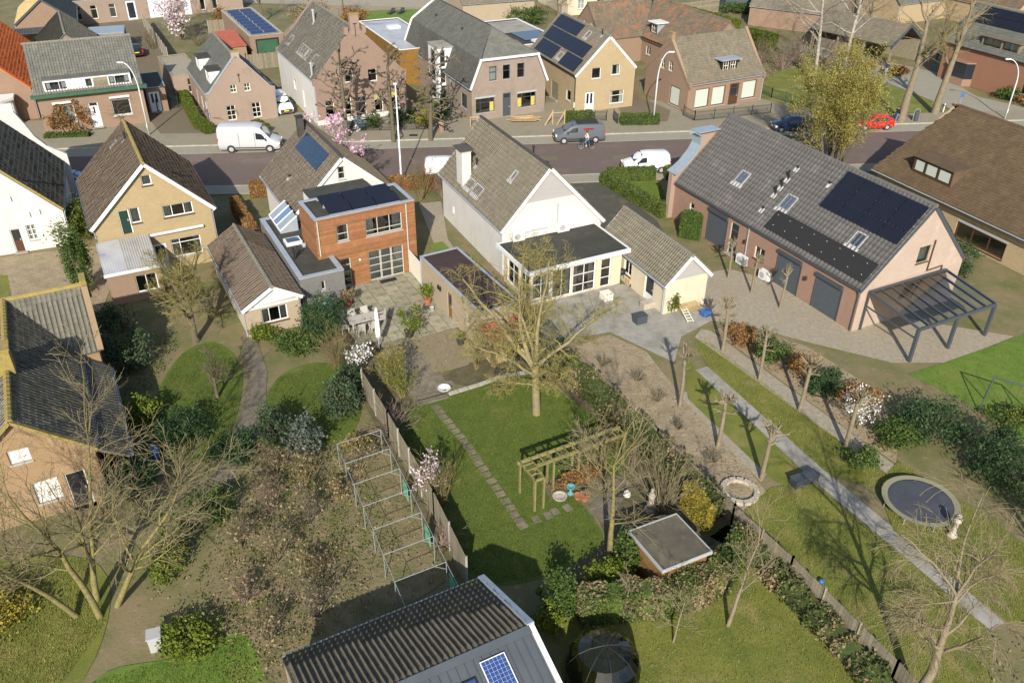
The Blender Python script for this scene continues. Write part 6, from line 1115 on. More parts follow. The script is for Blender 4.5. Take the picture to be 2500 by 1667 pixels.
stems('olive_shrub', 'yellow-green twiggy shrub at the lawn edge steps', (-6.4, 40.4), 1.9, 1, 22, 'twig_lichen', 6, spread=.45, leaves=('leaf_lime', 700, .06, .1))
stems('dry_shrub', 'arching brown bare shrub hanging over the fence', (-6.75, 37.0), 1.9, 1, 40, 'twig_red', 7, spread=.75, bend=.12, sub=2)
stems('dry_shrub', 'small brown bare shrub lying on the fence near the barn roof', (-3.2, 28.8), 1.2, .6, 22, 'twig_red', 8, spread=.7, bend=.14, sub=2)
stems('magnolia_shrub', 'small pale pink magnolia shrub beside the fence', (-4.2, 31.7), 2.3, .8, 12, 'twig', 9, spread=.22, leaves=('bloom_pale', 700, .075, .06))
stems('upright_shrub', 'upright bare shrub of straight yellowish stems on the lawn edge', (-3.4, 31.2), 2.9, .6, 26, 'twig_yellow', 10, spread=.2)
stems('spreading_shrub', 'broad fan of pale bare twigs behind the garden shed', (7.5, 31.1), 3.6, 1.4, 40, 'twig_pale', 11, spread=.6)
stems('rose_stems', 'bare thorny stems in front of the wood store', (-2.2, 43.4), 1.7, .6, 16, 'twig_yellow', 12, spread=.3)
stems('wall_climber', 'bare climbing stems against the red-roofed wood store', (-1.1, 43.6), 2.0, .6, 18, 'twig_yellow', 13, spread=.25)
stems('pergola_shrub', 'bare brown stems under the far end of the pergola', (5.1, 35.4), 2.2, .8, 26, 'twig_yellow', 14, spread=.4)
bush('laurel_bush', 'bright lime-green bush at the foot of the bare tree', (4.3, 26.2), 1.0, .9, 1.5, 'leaf_lime', 2000, .11, 15)
bush('laurel_bush', 'taller glossy green bush just behind the bright lime bush', (5.3, 27.4), .7, .8, 2.1, 'leaf_green', 1500, .11, 16)
bush('corner_bush', 'green and yellow leaved bush between lawn and barn roof', (2.2, 25.2), .9, .9, 1.9, 'leaf_green', 2200, .1, 17)
bush('corner_bush', 'small yellow-green bush at the bottom fence post', (1.7, 24.0), .6, .7, 1.4, 'leaf_lime', 900, .1, 18)
bush('beech_patch', 'low patch of rust-brown beech leaves under the pergola', (3.6, 33.3), 1.5, .5, .75, 'leaf_beech', 1500, .09, 19, rz=R(26))
bush('pergola_bush', 'loose green bush beneath the pergola beam', (3.0, 34.3), .8, .5, 1.1, 'leaf_green', 700, .08, 20)
hedge('ivy_hedge', 'ivy-covered hedge along the right garden boundary', [(2.9, 43.6), (4.6, 41.0), (6.3, 38.0), (8.2, 34.4), (10.2, 30.7)], 1.3, 1.2, 'leaf_ivy', .11, 130, 21, rough=.16, m2='leaf_dry')
hedge('bottom_hedge', 'low ivy hedge along the bottom boundary beside the garden shed', [(3.0, 24.5), (5.2, 24.9), (6.9, 25.0), (9.2, 26.15), (10.9, 28.4)], 1.0, 1.7, 'leaf_hedge', .1, 150, 22, rough=.12, m2='leaf_dry')
hedge('boundary_planting', 'dark green planting along the long fence at the lower right', [(10.9, 28.9), (12.4, 26.2), (13.9, 23.2), (15.0, 20.5)], 1.1, .7, 'leaf_ivy', .12, 100, 23, rough=.2, m2='leaf_dry')
hedge('bamboo_strip', 'yellow-green bamboo strip behind the garden shed', [(8.7, 31.6), (9.6, 29.9)], .5, 1.6, 'leaf_yellow', .1, 200, 24, rough=.15)
# ------------------------------------------------------------------ street and front gardens
hedge('front_hedge', 'clipped hedge between road and small front lawn', [(8.6, 74.2), (13.0, 74.7)], .9, 1.1, 'leaf_hedge', .1, 200, 30)
hedge('front_hedge', 'clipped hedge along the dark paved drive', [(8.3, 73.7), (10.5, 69.8), (12.75, 66.2)], 1.05, 1.05, 'leaf_hedge', .1, 200, 31)
hedge('front_hedge', 'short clipped hedge stub right of the white van', [(14.0, 74.8), (15.2, 75.0)], .9, 1.1, 'leaf_hedge', .1, 200, 32)
hedge('square_hedge', 'square clipped hedge block against the barn house wall', [(13.5, 62.9), (15.0, 62.3)], 1.3, 1.9, 'leaf_green', .1, 220, 33)
hedge('box_hedge', 'low dark box hedge left of the solar house gate', [(5.5, 90.5), (8.5, 91.2)], 1.0, 1.05, 'leaf_hedge', .1, 220, 34, core='leaf_dark')
hedge('box_hedge', 'low dark box hedge behind the white lamp post', [(11.4, 89.9), (15.5, 90.2)], 1.1, 1.1, 'leaf_hedge', .1, 220, 35, core='leaf_dark')
hedge('alley_hedge', 'bright green hedge beside the iron gate and small cottage', [(-38.3, 98.0), (-35.6, 92.5), (-33.4, 88.0), (-31.3, 85.6)], 1.0, .95, 'leaf_hedge2', .1, 190, 36)
hedge('alley_hedge', 'small clipped green hedge in front of the silver van', [(-27.2, 87.6), (-25.6, 85.9)], .9, .9, 'leaf_hedge2', .1, 200, 37)
for i, (p, r_, h, m, lb) in enumerate((((-14.9, 87.9), .75, 1.9, 'leaf_green', 'cone-shaped clipped conifer in the farmhouse front garden'), ((-12.4, 88.6), .9, 2.2, 'leaf_dark', 'dark green bush beside the cone-shaped conifer'), ((-16.4, 87.3), .8, 1.1, 'leaf_blue', 'low bluish shrub at the farmhouse fence'), ((-9.4, 88.6), 1.2, 1.9, 'leaf_yellow', 'yellow-leaved shrub behind the right pollarded lime'), ((-10.8, 89.6), .9, 1.6, 'leaf_green', 'green shrub left of the yellow-leaved shrub'), ((-8.0, 90.6), .8, 2.6, 'leaf_dark', 'tall dark bush in the gap beside the gambrel house'), ((-7.6, 92.4), .6, 2.9, 'leaf_conifer', 'narrow grey-green conifer against the farmhouse corner'))): bush('garden_shrub', lb, p, r_, r_, h, m, 1100, .12, 40 + i)
hedge('farmhouse_hedge', 'low clipped hedge at the foot of the farmhouse wall', [(-17.8, 86.9), (-15.6, 87.3)], .5, .5, 'leaf_green', .09, 180, 47)
tree('espalier_tree', 'trained beech with brown leaves before the left front window', (-46.4, 84.9), 1.9, .05, [dict(n=4, wander=.02, kids=9, ang=80, ratio=.8, start=.45, rr=.6, tips=3), dict(n=5, wander=.1, up=.03, kids=5, ang=40, ratio=.35, rr=.6), dict(n=3, wander=.1)], 48, 'bark', 'twig', leaves=('leaf_beech', 1100, .12, .12))
tree('espalier_tree', 'trained beech with brown leaves left of the white front door', (-45.0, 85.4), 1.9, .05, [dict(n=4, wander=.02, kids=9, ang=80, ratio=.8, start=.45, rr=.6, tips=3), dict(n=5, wander=.1, up=.03, kids=5, ang=40, ratio=.35, rr=.6), dict(n=3, wander=.1)], 49, 'bark', 'twig', leaves=('leaf_beech', 1100, .12, .12))
tree('espalier_tree', 'leafless trained fruit tree before the right front window', (-41.2, 87.3), 2.3, .05, [dict(n=5, wander=.02, kids=12, ang=85, ratio=.7, start=.4, rr=.6, tips=3), dict(n=5, wander=.1, kids=4, ang=40, ratio=.35), dict(n=3, wander=.1)], 50, 'bark', 'twig_yellow')
hedge('front_bed', 'low green bed edged with stone below the front windows', [(-47.6, 83.9), (-43.4, 84.6)], 1.0, .45, 'leaf_hedge', .12, 100, 51)
for i, x in enumerate((-32.2, -29.6)): tree('espalier_tree', ('trained bare tree left' if i == 0 else 'trained bare tree right') + ' of centre before the small cottage', (x, 88.0 + i * 1.3), 1.9, .06, [dict(n=4, wander=.02, kids=8, ang=86, ratio=.75, start=.5, rr=.6, taper=.6), dict(n=5, wander=.08, kids=5, ang=60, ratio=.2, taper=.7), dict(n=2, wander=.1)], 52 + i, 'bark', 'twig', split=2)
hedge('beech_hedge', 'rust-brown beech hedge at the left front corner of the solar-panelled house', [(-23.0, 69.6), (-20.2, 70.4)], .9, 1.3, 'leaf_beech', .1, 180, 55)
hedge('beech_hedge', 'rust-brown beech hedge along the pavement by the parked half-hidden van', [(-11.2, 71.6), (-5.2, 72.4)], .9, 1.1, 'leaf_beech', .1, 180, 56)
hedge('beech_hedge', 'rust-brown beech hedge in the passage beside the yellow brick house', [(-23.4, 66.4), (-21.4, 62.8), (-20.2, 60.4)], .7, 1.4, 'leaf_beech', .1, 170, 57)
stems('front_shrub', 'round twiggy brown shrub tree in front of the tall-chimney house', (-8.0, 69.2), 3.2, 1.2, 26, 'twig_yellow', 58, spread=.45)
stems('front_shrub', 'dense brown bare shrub next to the round shrub tree', (-6.2, 69.8), 2.2, 1.2, 34, 'twig_red', 59, spread=.6)
bush('laurel', 'leafy green laurel between the white cottage and the yellow brick house', (-34.6, 61.4), 1.5, 2.2, 2.6, 'leaf_hedge2', 2600, .15, 60)
bush('column_cypress', 'tall dark olive columnar cypress beside the lean-to', (-30.0, 52.2), .75, 1.0, 5.2, 'leaf_green', 3600, .12, 61, shell=.7)
# ------------------------------------------------------------------ far gardens, park
hedge('tall_hedge', 'long bright green clipped hedge at the upper right', [(25.2, 138.5), (28.5, 133.5), (31.8, 128.4)], 1.9, 2.6, 'leaf_hedge2', .16, 120, 70)
hedge('tall_hedge', 'shorter bright green hedge end behind the shop house gable', [(32.6, 124.8), (35.6, 121.4)], 1.9, 2.3, 'leaf_hedge2', .16, 120, 71)
for i, (p, h, lb) in enumerate((((16, 139), 7, 'bare tree between the cream cottage and the orange-flecked roof'), ((6.5, 138), 6.5, 'bare tree with hanging twigs behind the solar house chimney'), ((-26, 136), 6, 'bare tree above the blue solar panel garage'), ((-38.5, 136), 7, 'bare tree at the top edge behind the garage block'), ((-50.5, 131), 5.5, 'bare tree before the long brick barn'), ((52, 131), 8, 'bare tree behind the open timber barn'), ((57, 118), 6, 'bare tree beside the timber barn gable'), ((23, 148), 7, 'bare tree at the top edge above the orange-flecked roof'))): tree('background_tree', lb, p, h, .17, GT, 90 + i, 'bark', 'twig_grey', group='bare trees in the background')
for i, (p, rx, h, m, lb) in enumerate((((-30.5, 134), 3.0, 3.5, 'leaf_dry', 'golden-brown leafy shrub mass near the garage block'), ((-24.5, 134.5), 2.2, 2.6, 'leaf_beech', 'rust-brown shrub behind the small round lawn'), ((-43.0, 130.5), 1.5, 3.2, 'leaf_beech', 'copper hedge shrub beside the solar garage'), ((1.8, 137.0), 3.0, 2.4, 'leaf_green', 'green bush in front of the cream cottage'), ((21.8, 137.5), 2.5, 3.0, 'leaf_dark', 'dark evergreen at the end of the long hedge'), ((53.5, 125.5), 3.2, 3.4, 'leaf_beech', 'orange-brown beech behind the timber barn gable'), ((57.2, 108.4), 1.6, 1.3, 'leaf_lime', 'lime shrub below the bay window'), ((36.3, 146.2), 3, 1.6, 'leaf_green', 'low green shrubs below the black shed'), ((61.0, 97.8), 2.8, 1.2, 'leaf_beech', 'brown clipped shrub row before the red brick corner house'), ((58.6, 100.5), 1.5, 1.3, 'leaf_green', 'green shrub among the brown shrubs at the corner house'), ((46.6, 113.3), 1.0, .9, 'leaf_beech', 'low brown hedge patch by the park path'), ((49.0, 110.8), 1.4, .9, 'leaf_beech', 'second low brown hedge patch nearer the bare trees'), ((-70, 119), 4, 2.0, 'leaf_dry', 'dry brown scrub left of the carport'), ((-66, 110), 3, 1.5, 'leaf_dry', 'dry scrub behind the orange-roofed house'))): bush('shrub', lb, p, rx, rx * .7, h, m, 1500, .2, 110 + i, stems=False)
for i, (x, y) in enumerate(((34.5, 112), (37.5, 114), (41, 113.5), (44, 116), (33, 116), (38, 118.5))): stems('park_thicket', ['leafless brown thicket under the left birch', 'leafless thicket right behind the left birch trunk', 'leafless thicket between the two birches', 'leafless thicket beside the timber barn posts', 'leafless thicket at the hedge end by the park', 'leafless thicket farthest back behind the birches'][i], (x, y), 3.2, 1.6, 26, 'twig_red', 130 + i, spread=.6, rad=.025, group='thickets under the birches')
stems('garden_thicket', 'brown shrubs beside the board fence in the far left garden', (-49.5, 119.5), 2.6, 1.6, 26, 'twig', 137, spread=.5)
stems('garden_thicket', 'brown shrubs before the red-roofed shed', (-44.0, 121.5), 2.6, 1.6, 26, 'twig', 138, spread=.5)
# ------------------------------------------------------------------ neighbours' gardens
for i, (p, rx, ry, h, m, n, lb) in enumerate((((-23.6, 43.4), 1.6, 1.5, 2.6, 'leaf_conifer', 2600, 'grey-green conifer beside the old house wing'), ((-20.6, 37.8), 1.0, 1.0, 1.7, 'leaf_lime', 1300, 'bright yellow-green conifer on the left lawn'), ((-17.9, 36.2), 1.5, 1.3, 1.9, 'leaf_dark', 2000, 'dark round evergreen at the end of the left lawn'), ((-12.6, 36.2), 1.1, 1.0, 2.2, 'leaf_conifer', 1700, 'blue-green conifer left of the kitchen garden'), ((-11.0, 35.2), .9, .9, 2.4, 'leaf_grey', 1500, 'silvery conifer at the top of the kitchen garden'), ((-14.6, 35.0), 1.2, 1.2, 1.5, 'leaf_dark', 1500, 'dark evergreen beside the concrete path end'), ((-9.6, 38.6), 1.0, 1.0, 2.6, 'leaf_conifer', 1700, 'dark conifer touching the middle lawn and fence'), ((-13.6, 45.2), 1.3, 1.0, 1.5, 'leaf_green', 1400, 'green shrubs before the small garden house'), ((-16.0, 46.6), .9, .8, 1.0, 'leaf_lime', 800, 'low lime shrub below the garden house window'), ((-14.5, 30.5), 1.2, 1.0, 1.3, 'leaf_green', 1200, 'green shrub left of the bean frames'), ((-19.2, 32.2), 1.2, 1.6, 1.6, 'leaf_dark', 1600, 'dark hedge-like shrub beside the old house corner'), ((-15.6, 27.3), .8, 1.5, 1.4, 'leaf_lime', 1300, 'yellow-green shrub right of the many-stemmed tree'), ((-13.2, 23.0), 1.2, 1.2, 1.2, 'leaf_lime', 1300, 'bright green shrub at the bottom left'), ((-22.4, 24.2), 2.0, 1.6, 1.5, 'leaf_yellow', 1900, 'yellow-green bush in the lower left corner'), ((-26.2, 47.2), 1.4, 1.4, 1.6, 'leaf_dark', 1400, 'dark shrub under the garden tree'), ((-8.3, 35.8), .7, .5, .7, 'leaf_yellow', 500, 'yellow-flowering low shrub against the fence'))): bush('garden_bush', lb, p, rx, ry, h, m, n, .12, 150 + i)
rr_ = random.Random(5)
VG = ['pale brown', 'straw-coloured', 'reddish-brown', 'grey-brown', 'olive-brown']
KG = [(-12.2, 33.6), (-10.6, 32.8), (-11.8, 31.0), (-9.8, 30.2), (-12.6, 28.6), (-10.8, 27.6), (-9.0, 27.0), (-11.6, 25.2), (-8.4, 24.6), (-10.0, 23.4), (-7.9, 33.9), (-8.6, 31.8)]
WH = ['at the top left of the kitchen garden', 'near the silvery conifer', 'on the left side of the kitchen garden', 'in the middle of the kitchen garden', 'beside the lower left path', 'below the middle of the kitchen garden', 'close to the bean frames', 'toward the bottom of the kitchen garden', 'next to the barn roof gutter', 'lowest in the kitchen garden', 'by the first bean frame', 'between the first two bean frames']
for i, p in enumerate(KG): stems('kitchen_garden_shrub', VG[i % 5] + ' bare berry shrub ' + WH[i], p, rr_.uniform(1.0, 1.9), .8, 22, ['twig_pale', 'twig_yellow', 'twig_red', 'twig_grey', 'twig'][i % 5], 170 + i, spread=.55, group='berry shrubs in the kitchen garden', leaves=('leaf_dry', 250, .08, .15))
for i, (p, rx, ry, h, m, n, lb) in enumerate((((14.9, 46.6), 1.0, .9, 1.5, 'leaf_beech', 1000, 'rust-brown shrub beside the first pollard of the back row'), ((16.3, 44.9), 1.1, 1.0, 1.5, 'leaf_green', 1200, 'clipped green ball between the pollards nearest the barn house'), ((17.9, 43.4), 1.0, .9, 1.2, 'leaf_beech', 900, 'brown beech ball beside the gravel yard'), ((18.6, 41.4), 1.1, 1.0, 1.8, 'leaf_dark', 1400, 'dark green ball between the third and fourth pollards'), ((20.3, 40.3), 1.2, 1.2, 1.0, 'leaf_beech', 1000, 'low brown beech patch beside the white-flowering shrub'), ((18.6, 34.6), .9, .7, 1.2, 'leaf_green', 900, 'small round bush on the path edge'), ((21.0, 36.6), 1.2, 1.0, 1.5, 'leaf_green', 1400, 'green shrub right of the beech patch'), ((23.2, 37.2), 2.0, 1.6, 2.4, 'leaf_dark', 2600, 'large dark evergreen above the trampoline'), ((25.6, 34.2), 2.0, 2.0, 2.6, 'leaf_dark', 2600, 'large dark evergreen right of the trampoline'), ((27.0, 30.6), 2.0, 2.0, 2.5, 'leaf_dark', 2400, 'large dark evergreen at the right edge'), ((33.4, 57.2), 1.2, 1.6, 2.2, 'leaf_dark', 1800, 'green bush in the gap between barn house and beige brick house'), ((10.9, 50.6), .45, .4, 1.5, 'leaf_hedge2', 700, 'slim clipped conifer on the terrace by the annex'), ((24.9, 22.2), 2.0, 1.6, 1.2, 'leaf_dry', 1500, 'dry brown shrubs in the lower right corner'), ((28.5, 38.5), 1.4, 1.0, 1.0, 'leaf_hedge2', 900, 'low bright shrub on the right lawn'))): bush('garden_bush', lb, p, rx, ry, h, m, n, .12, 190 + i)
stems('white_magnolia', 'white-blossomed shrub at the near end of the back pollard row', (19.4, 38.0), 2.0, .9, 16, 'twig', 207, spread=.4, leaves=('bloom_white', 600, .07, .1))
for i, p in enumerate(((5.6, 44.0), (7.6, 42.4), (8.6, 40.4), (9.4, 37.8), (10.8, 35.0))): stems('vegetable_rows', ['dry vegetable stalks nearest the walnut tree', 'dry vegetable stalks in the middle of the bare plot', 'dry vegetable stalks beside the gravel strip', 'dry vegetable stalks next to the middle pollard', 'dry vegetable stalks near the stone heap'][i], p, .7, .9, 24, 'twig', 210 + i, spread=.9, sub=2, group='dead vegetable plants in the plot')
# ------------------------------------------------------------------ grass tufts (nobody could count them)
def tufts(name, label, polys, n, m, hh=.07, seed=0):
    rng = np.random.default_rng(seed); A = []
    for poly in polys:
        P = np.array(poly); lo, hi = P.min(0), P.max(0); q = rng.uniform(lo, hi, (n, 2)); c = np.zeros(n, bool); j = len(P) - 1
        for i in range(len(P)):
            with np.errstate(divide='ignore', invalid='ignore'): c ^= ((P[i, 1] > q[:, 1]) != (P[j, 1] > q[:, 1])) & (q[:, 0] < (P[j, 0] - P[i, 0]) * (q[:, 1] - P[i, 1]) / (P[j, 1] - P[i, 1]) + P[i, 0])
            j = i
        A.append(q[c])
    q = np.concatenate(A); k = len(q); a = rng.uniform(0, 6.28, k); w = rng.uniform(.008, .022, k); h = hh * rng.uniform(.4, 1.3, k); t = np.stack([np.cos(a), np.sin(a), np.zeros(k)], 1) * w[:, None]; b = np.stack([q[:, 0], q[:, 1], np.full(k, .012)], 1); lean = rng.normal(0, .03, (k, 2))
    top = b + np.stack([lean[:, 0], lean[:, 1], h], 1); V = np.stack([b - t, b + t, top], 1).reshape(-1, 3); o = nmesh(name, V, np.arange(3 * k).reshape(k, 3), m); tag(o, label, 'grass', None, 'stuff')
lawnpoly = smooth_poly([(-5.4, 39.8), (-3.7, 40.5), (-.4, 42.4), (1.5, 42.5), (4.2, 39.2), (6.4, 36.6), (5.2, 33.2), (3.9, 31.2), (4.3, 29.2), (3.0, 28.0), (1.5, 27.0), (-.8, 26.5), (-2.1, 27.5), (-3.8, 31.5), (-6.5, 37.0)], 4)
tufts('grass', 'short mown grass of the centre lawn', [lawnpoly], 110000, 'grass_blade', .06, 1)
tufts('bright_grass', 'bright mown grass of the right and corner lawns', [[(26.8, 44.5), (34.3, 48.3), (42, 50), (44, 34), (30, 34), (27, 40.2), (24.5, 43.4)], [(-16.6, 21.2), (-13.7, 22.4), (-11.2, 23.6), (-9.6, 20), (-12, 16), (-16, 16)], [(8.8, 73.3), (13.4, 74.2), (13.6, 66.0), (12.6, 65.6)], [(-20.9, 41.0), (-20.8, 44.8), (-19.2, 46.2), (-16.7, 43.4), (-15.6, 38.0), (-16.2, 34.6), (-19.6, 35.6)], [(-14.2, 42.2), (-11.6, 44.0), (-9.3, 41.2), (-8.6, 38.2), (-9.8, 36.0), (-13.8, 36.2)]], 16000, 'grass_blade', .07, 3)
tufts('rough_grass', 'rough yellowish grass of the neighbouring lawns', [[(2.2, 24.5), (10.3, 29), (12.3, 27), (15.2, 21.6), (16, 17), (2, 16)], [(9.6, 29.5), (11.2, 30.8), (13.4, 33), (15.6, 33.5), (18.6, 28), (20.5, 24.2), (19, 20), (16.6, 20), (12.6, 27.2)], [(19.0, 33.4), (20.8, 35.2), (24, 30.5), (27, 24), (21.6, 24.6), (18.6, 30)], [(11.9, 46.6), (12.6, 47.2), (18.6, 36.0), (19.8, 33.9), (18.7, 33.0), (16.7, 34.0), (12.2, 43.9)], [(-26, 26.8), (-19.6, 27.7), (-17.2, 24.2), (-18, 20), (-26, 20)]], 24000, 'grass_dry', .09, 2)
# ------------------------------------------------------------------ vehicles
def vehicle(name, label, loc, head, St, paint, wheels, wr, side=(), screen=None, rear=None, cat='car', trimz=.42, roofdark=None, rub=None, plate=True, extra=None):
    """St: stations (x, zbot, zbelt, ztop, wbelt, wtop), front first, x forward; loc = ground centre, head = heading angle"""
    t = thing(name, label, cat, (loc[0], loc[1], loc[2] if len(loc) > 2 else .005), head)
    def sec(s):
        x, zb, zl, zt, wb, wt = s
        return [(x, 0, zb + .02), (x, .86 * wb, zb), (x, wb * .98, zb + .14), (x, wb, zb + (zl - zb) * .55), (x, wb * .975, zl), (x, wt, zt - .07), (x, wt * .84, zt - .01), (x, 0, zt + .015)]
    mb = MB(); n = 8; rows = []
    for s in St:
        h = sec(s); ring = h + [(p[0], -p[1], p[2]) for p in h[-2:0:-1]]; i = len(mb.v); mb.v += ring; rows.append(list(range(i, i + len(ring))))
    for a, b in zip(rows, rows[1:]):
        m = len(a)
        for k in range(m): mb.f.append((a[k], a[(k + 1) % m], b[(k + 1) % m], b[k])); mb.uv.append(None)
    mb.f.append(tuple(rows[0][::-1])); mb.f.append(tuple(rows[-1])); mb.uv += [None, None]
    body = mb.build('body', paint, t, smooth=True)
    me = body.data; bm = bmesh.new(); bm.from_mesh(me); bmesh.ops.recalc_face_normals(bm, faces=bm.faces); bm.to_mesh(me); bm.free()
    try: me.set_sharp_from_angle(angle=R(38))
    except Exception: pass
    xs = [s[0] for s in St]
    def at(x):
        for a, b in zip(St, St[1:]):
            if b[0] <= x <= a[0]: f = (a[0] - x) / (a[0] - b[0] + 1e-9); return tuple(u + (v - u) * f for u, v in zip(a, b))
        return St[0] if x > St[0][0] else St[-1]
    for poly in side:
        for sg in (1, -1):
            mb = MB(); P = []
            for x, f in poly: s = sec(at(x)); p, q = Vector(s[4]), Vector(s[5]); r = p.lerp(q, f); P.append((r.x, sg * (r.y + .012), r.z))
            mb.face(P if sg > 0 else P[::-1]); mb.build('side_window', 'carglass', t)
    for rng_, nm in ((screen, 'windscreen'), (rear, 'rear_window')):
        if rng_:
            xa, xb, k = rng_; mb = MB(); A, B_ = at(xa), at(xb); dz = (B_[3] - A[3]); dx = xb - xa; nx, nz = (-dz, dx); L = math.hypot(nx, nz); s_ = .014 / L * (1 if nz > 0 else -1)
            P = [(xa + nx * s_, A[5] * k, A[3] + nz * s_), (xb + nx * s_, B_[5] * k, B_[3] + nz * s_), (xb + nx * s_, -B_[5] * k, B_[3] + nz * s_), (xa + nx * s_, -A[5] * k, A[3] + nz * s_)]
            mb.face(P); mb.build(nm, 'carglass', t)
    wb = max(s[4] for s in St)
    for wx in wheels:
        for sg in (1, -1):
            c = (wx, sg * (wb - .11), wr); Mx = Matrix.Rotation(R(90), 3, 'X')
            mb = MB(); mb.lathe([(wr * .6, -.11), (wr * .93, -.115), (wr, -.08), (wr, .08), (wr * .93, .115), (wr * .6, .11)], c, 20, Mx); w = mb.build('wheel', 'tyre', t, smooth=True)
            mb = MB(); mb.lathe([(.03, .125), (wr * .3, .118), (wr * .62, .118), (wr * .64, .06)], c, 16, Mx if sg < 0 else Matrix.Rotation(R(-90), 3, 'X')); mb.build('rim', 'rim', w)
            mb = MB(); mb.lathe([(wr * .9, .10), (wr * 1.17, .116), (wr * 1.17, .09)], c, 20, Mx if sg < 0 else Matrix.Rotation(R(-90), 3, 'X')); mb.build('wheel_arch', 'plastic', t)
    f, r = St[0], St[-1]
    mb = MB(); mb.box((f[0] - .06, 0, f[1] + .2), (.3, 2 * f[4] * .96, .3)); mb.build('front_bumper', 'plastic' if rub else paint, t)
    mb = MB(); mb.box((r[0] + .04, 0, r[1] + .2), (.22, 2 * r[4] * .97, .28)); mb.build('rear_bumper', 'plastic' if rub else paint, t)
    for sg in (1, -1):
        a = at(f[0] - .16); mb = MB(); mb.box((f[0] - .12, sg * a[4] * .78, a[2] - .1), (.24, .34, .2)); mb.build('headlight', 'lamp_clear', t)
        mb = MB(); mb.box((r[0] + .03, sg * r[4] * .92, r[2] - .05), (.12, .14, .42)); mb.build('tail_light', 'lamp_red', t)
        if screen: sx = screen[0] - .35; q = at(sx); mb = MB(); mb.box((sx, sg * (q[4] + .12), q[2] + .08), (.12, .22, .18)); mb.build('mirror', 'plastic', t)
        if rub: mb = MB(); mb.box(((wheels[0] + wheels[1]) / 2, sg * (wb + .012), .5), (abs(wheels[0] - wheels[1]) - 2.4 * wr, .03, .1)); mb.build('side_moulding', 'plastic', t)
    if plate:
        mb = MB(); mb.box((f[0] + .1, 0, f[1] + .22), (.02, .52, .11)); mb.build('number_plate', 'plate', t); mb = MB(); mb.box((r[0] - .08, 0, r[1] + .45), (.02, .52, .11)); mb.build('number_plate', 'plate', t)
    return t
def bigvan(label, loc, head, paint, s=1.):
    St = [(2.95, .35, .75, .85, .82, .70), (2.85, .30, .95, 1.05, .93, .80), (2.45, .28, 1.12, 1.25, .97, .86), (2.1, .28, 1.22, 1.35, .98, .86), (1.55, .28, 1.28, 2.05, .985, .80), (1.2, .28, 1.30, 2.42, .99, .80), (.6, .28, 1.3, 2.58, .99, .82), (-2.6, .28, 1.3, 2.58, .99, .82), (-2.85, .3, 1.3, 2.5, .98, .80), (-2.95, .34, 1.25, 2.3, .95, .76)]
    t = vehicle('van', label, loc, head, St, paint, (1.95, -1.75), .36, [[(1.75, .02), (.75, .02), (.75, .55), (1.35, .55)]], (2.05, 1.25, .95), cat='van', rub=True)
    for x in (.62, -.9):
        for sg in (1, -1): mb = MB(); mb.box((x, sg * .998, 1.2), (.018, .012, 1.5)); mb.build('door_seam', 'plastic', t)
    return t
bigvan('silver-white panel van parked before the small cottage', (-25.95, 81.3), R(4), 'paint_silver')
def smallvan(label, loc, head, paint):
    St = [(2.18, .36, .62, .72, .66, .5), (2.1, .28, .82, .90, .80, .66), (1.75, .25, .92, 1.02, .87, .76), (1.35, .25, 1.0, 1.12, .89, .78), (.75, .25, 1.04, 1.62, .90, .70), (.45, .25, 1.05, 1.78, .90, .70), (-.2, .25, 1.06, 1.84, .90, .72), (-1.8, .25, 1.06, 1.82, .90, .71), (-2.08, .27, 1.05, 1.72, .88, .68), (-2.18, .32, 1.0, 1.5, .84, .62)]
    return vehicle('small_van', label, loc, head, St, paint, (1.38, -1.35), .31, [[(1.05, .03), (.1, .03), (.1, .72), (.55, .72)]], (1.3, .5, .93), cat='van', rub=True)
smallvan('white small van parked on the pavement behind the clipped hedge', (12.35, 76.55, .09), R(187), 'paint_white')
smallvan('white van half hidden behind the tall white chimney house', (-6.0, 74.75), R(6), 'paint_white')
smallvan('white van with yellow plate facing the street in the farmhouse alley', (-25.85, 93.6), R(-62), 'paint_white')
St = [(2.5, .34, .75, .85, .72, .56), (2.42, .26, .92, 1.02, .88, .74), (2.1, .24, 1.02, 1.12, .95, .84), (1.7, .24, 1.08, 1.2, .96, .86), (1.0, .24, 1.12, 1.72, .965, .80), (.65, .24, 1.14, 1.86, .965, .80), (0, .24, 1.15, 1.92, .965, .82), (-2.2, .24, 1.15, 1.9, .965, .82), (-2.45, .26, 1.12, 1.82, .95, .80), (-2.55, .3, 1.08, 1.6, .92, .74)]
vt = vehicle('van', 'dark grey van with red lettering parked behind the cyclist', (6.55, 84.75, .03), R(188), St, 'paint_grey', (1.65, -1.6), .33, [[(1.35, .03), (.25, .03), (.25, .7), (.8, .7)]], (1.65, .72, .94), cat='van', rub=True)
pl = Plane((0, .975, 0), (-1, 0, 0), (0, 0, 1), (0, 1, 0))
mb = MB(); mb.box((-.85, .958, 1.42), (.95, .02, .07)); mb.box((-.45, .958, 1.52), (.3, .02, .1)); lt = mb.build('lettering', 'lamp_red', vt); mb = MB()
for i in range(9): mb.box((-.62 - i * .09, .958, 1.52), (.06, .02, .07))
for i in range(3): mb.box((-.34, .96, 1.5 + i * .02), (.05, .02, .02))
mb.build('lettering', 'black', vt)
mb = MB(); mb.box((-.8, 0, 1.97), (2.2, 1.3, .04)); mb.build('roof_rack', 'black', vt)
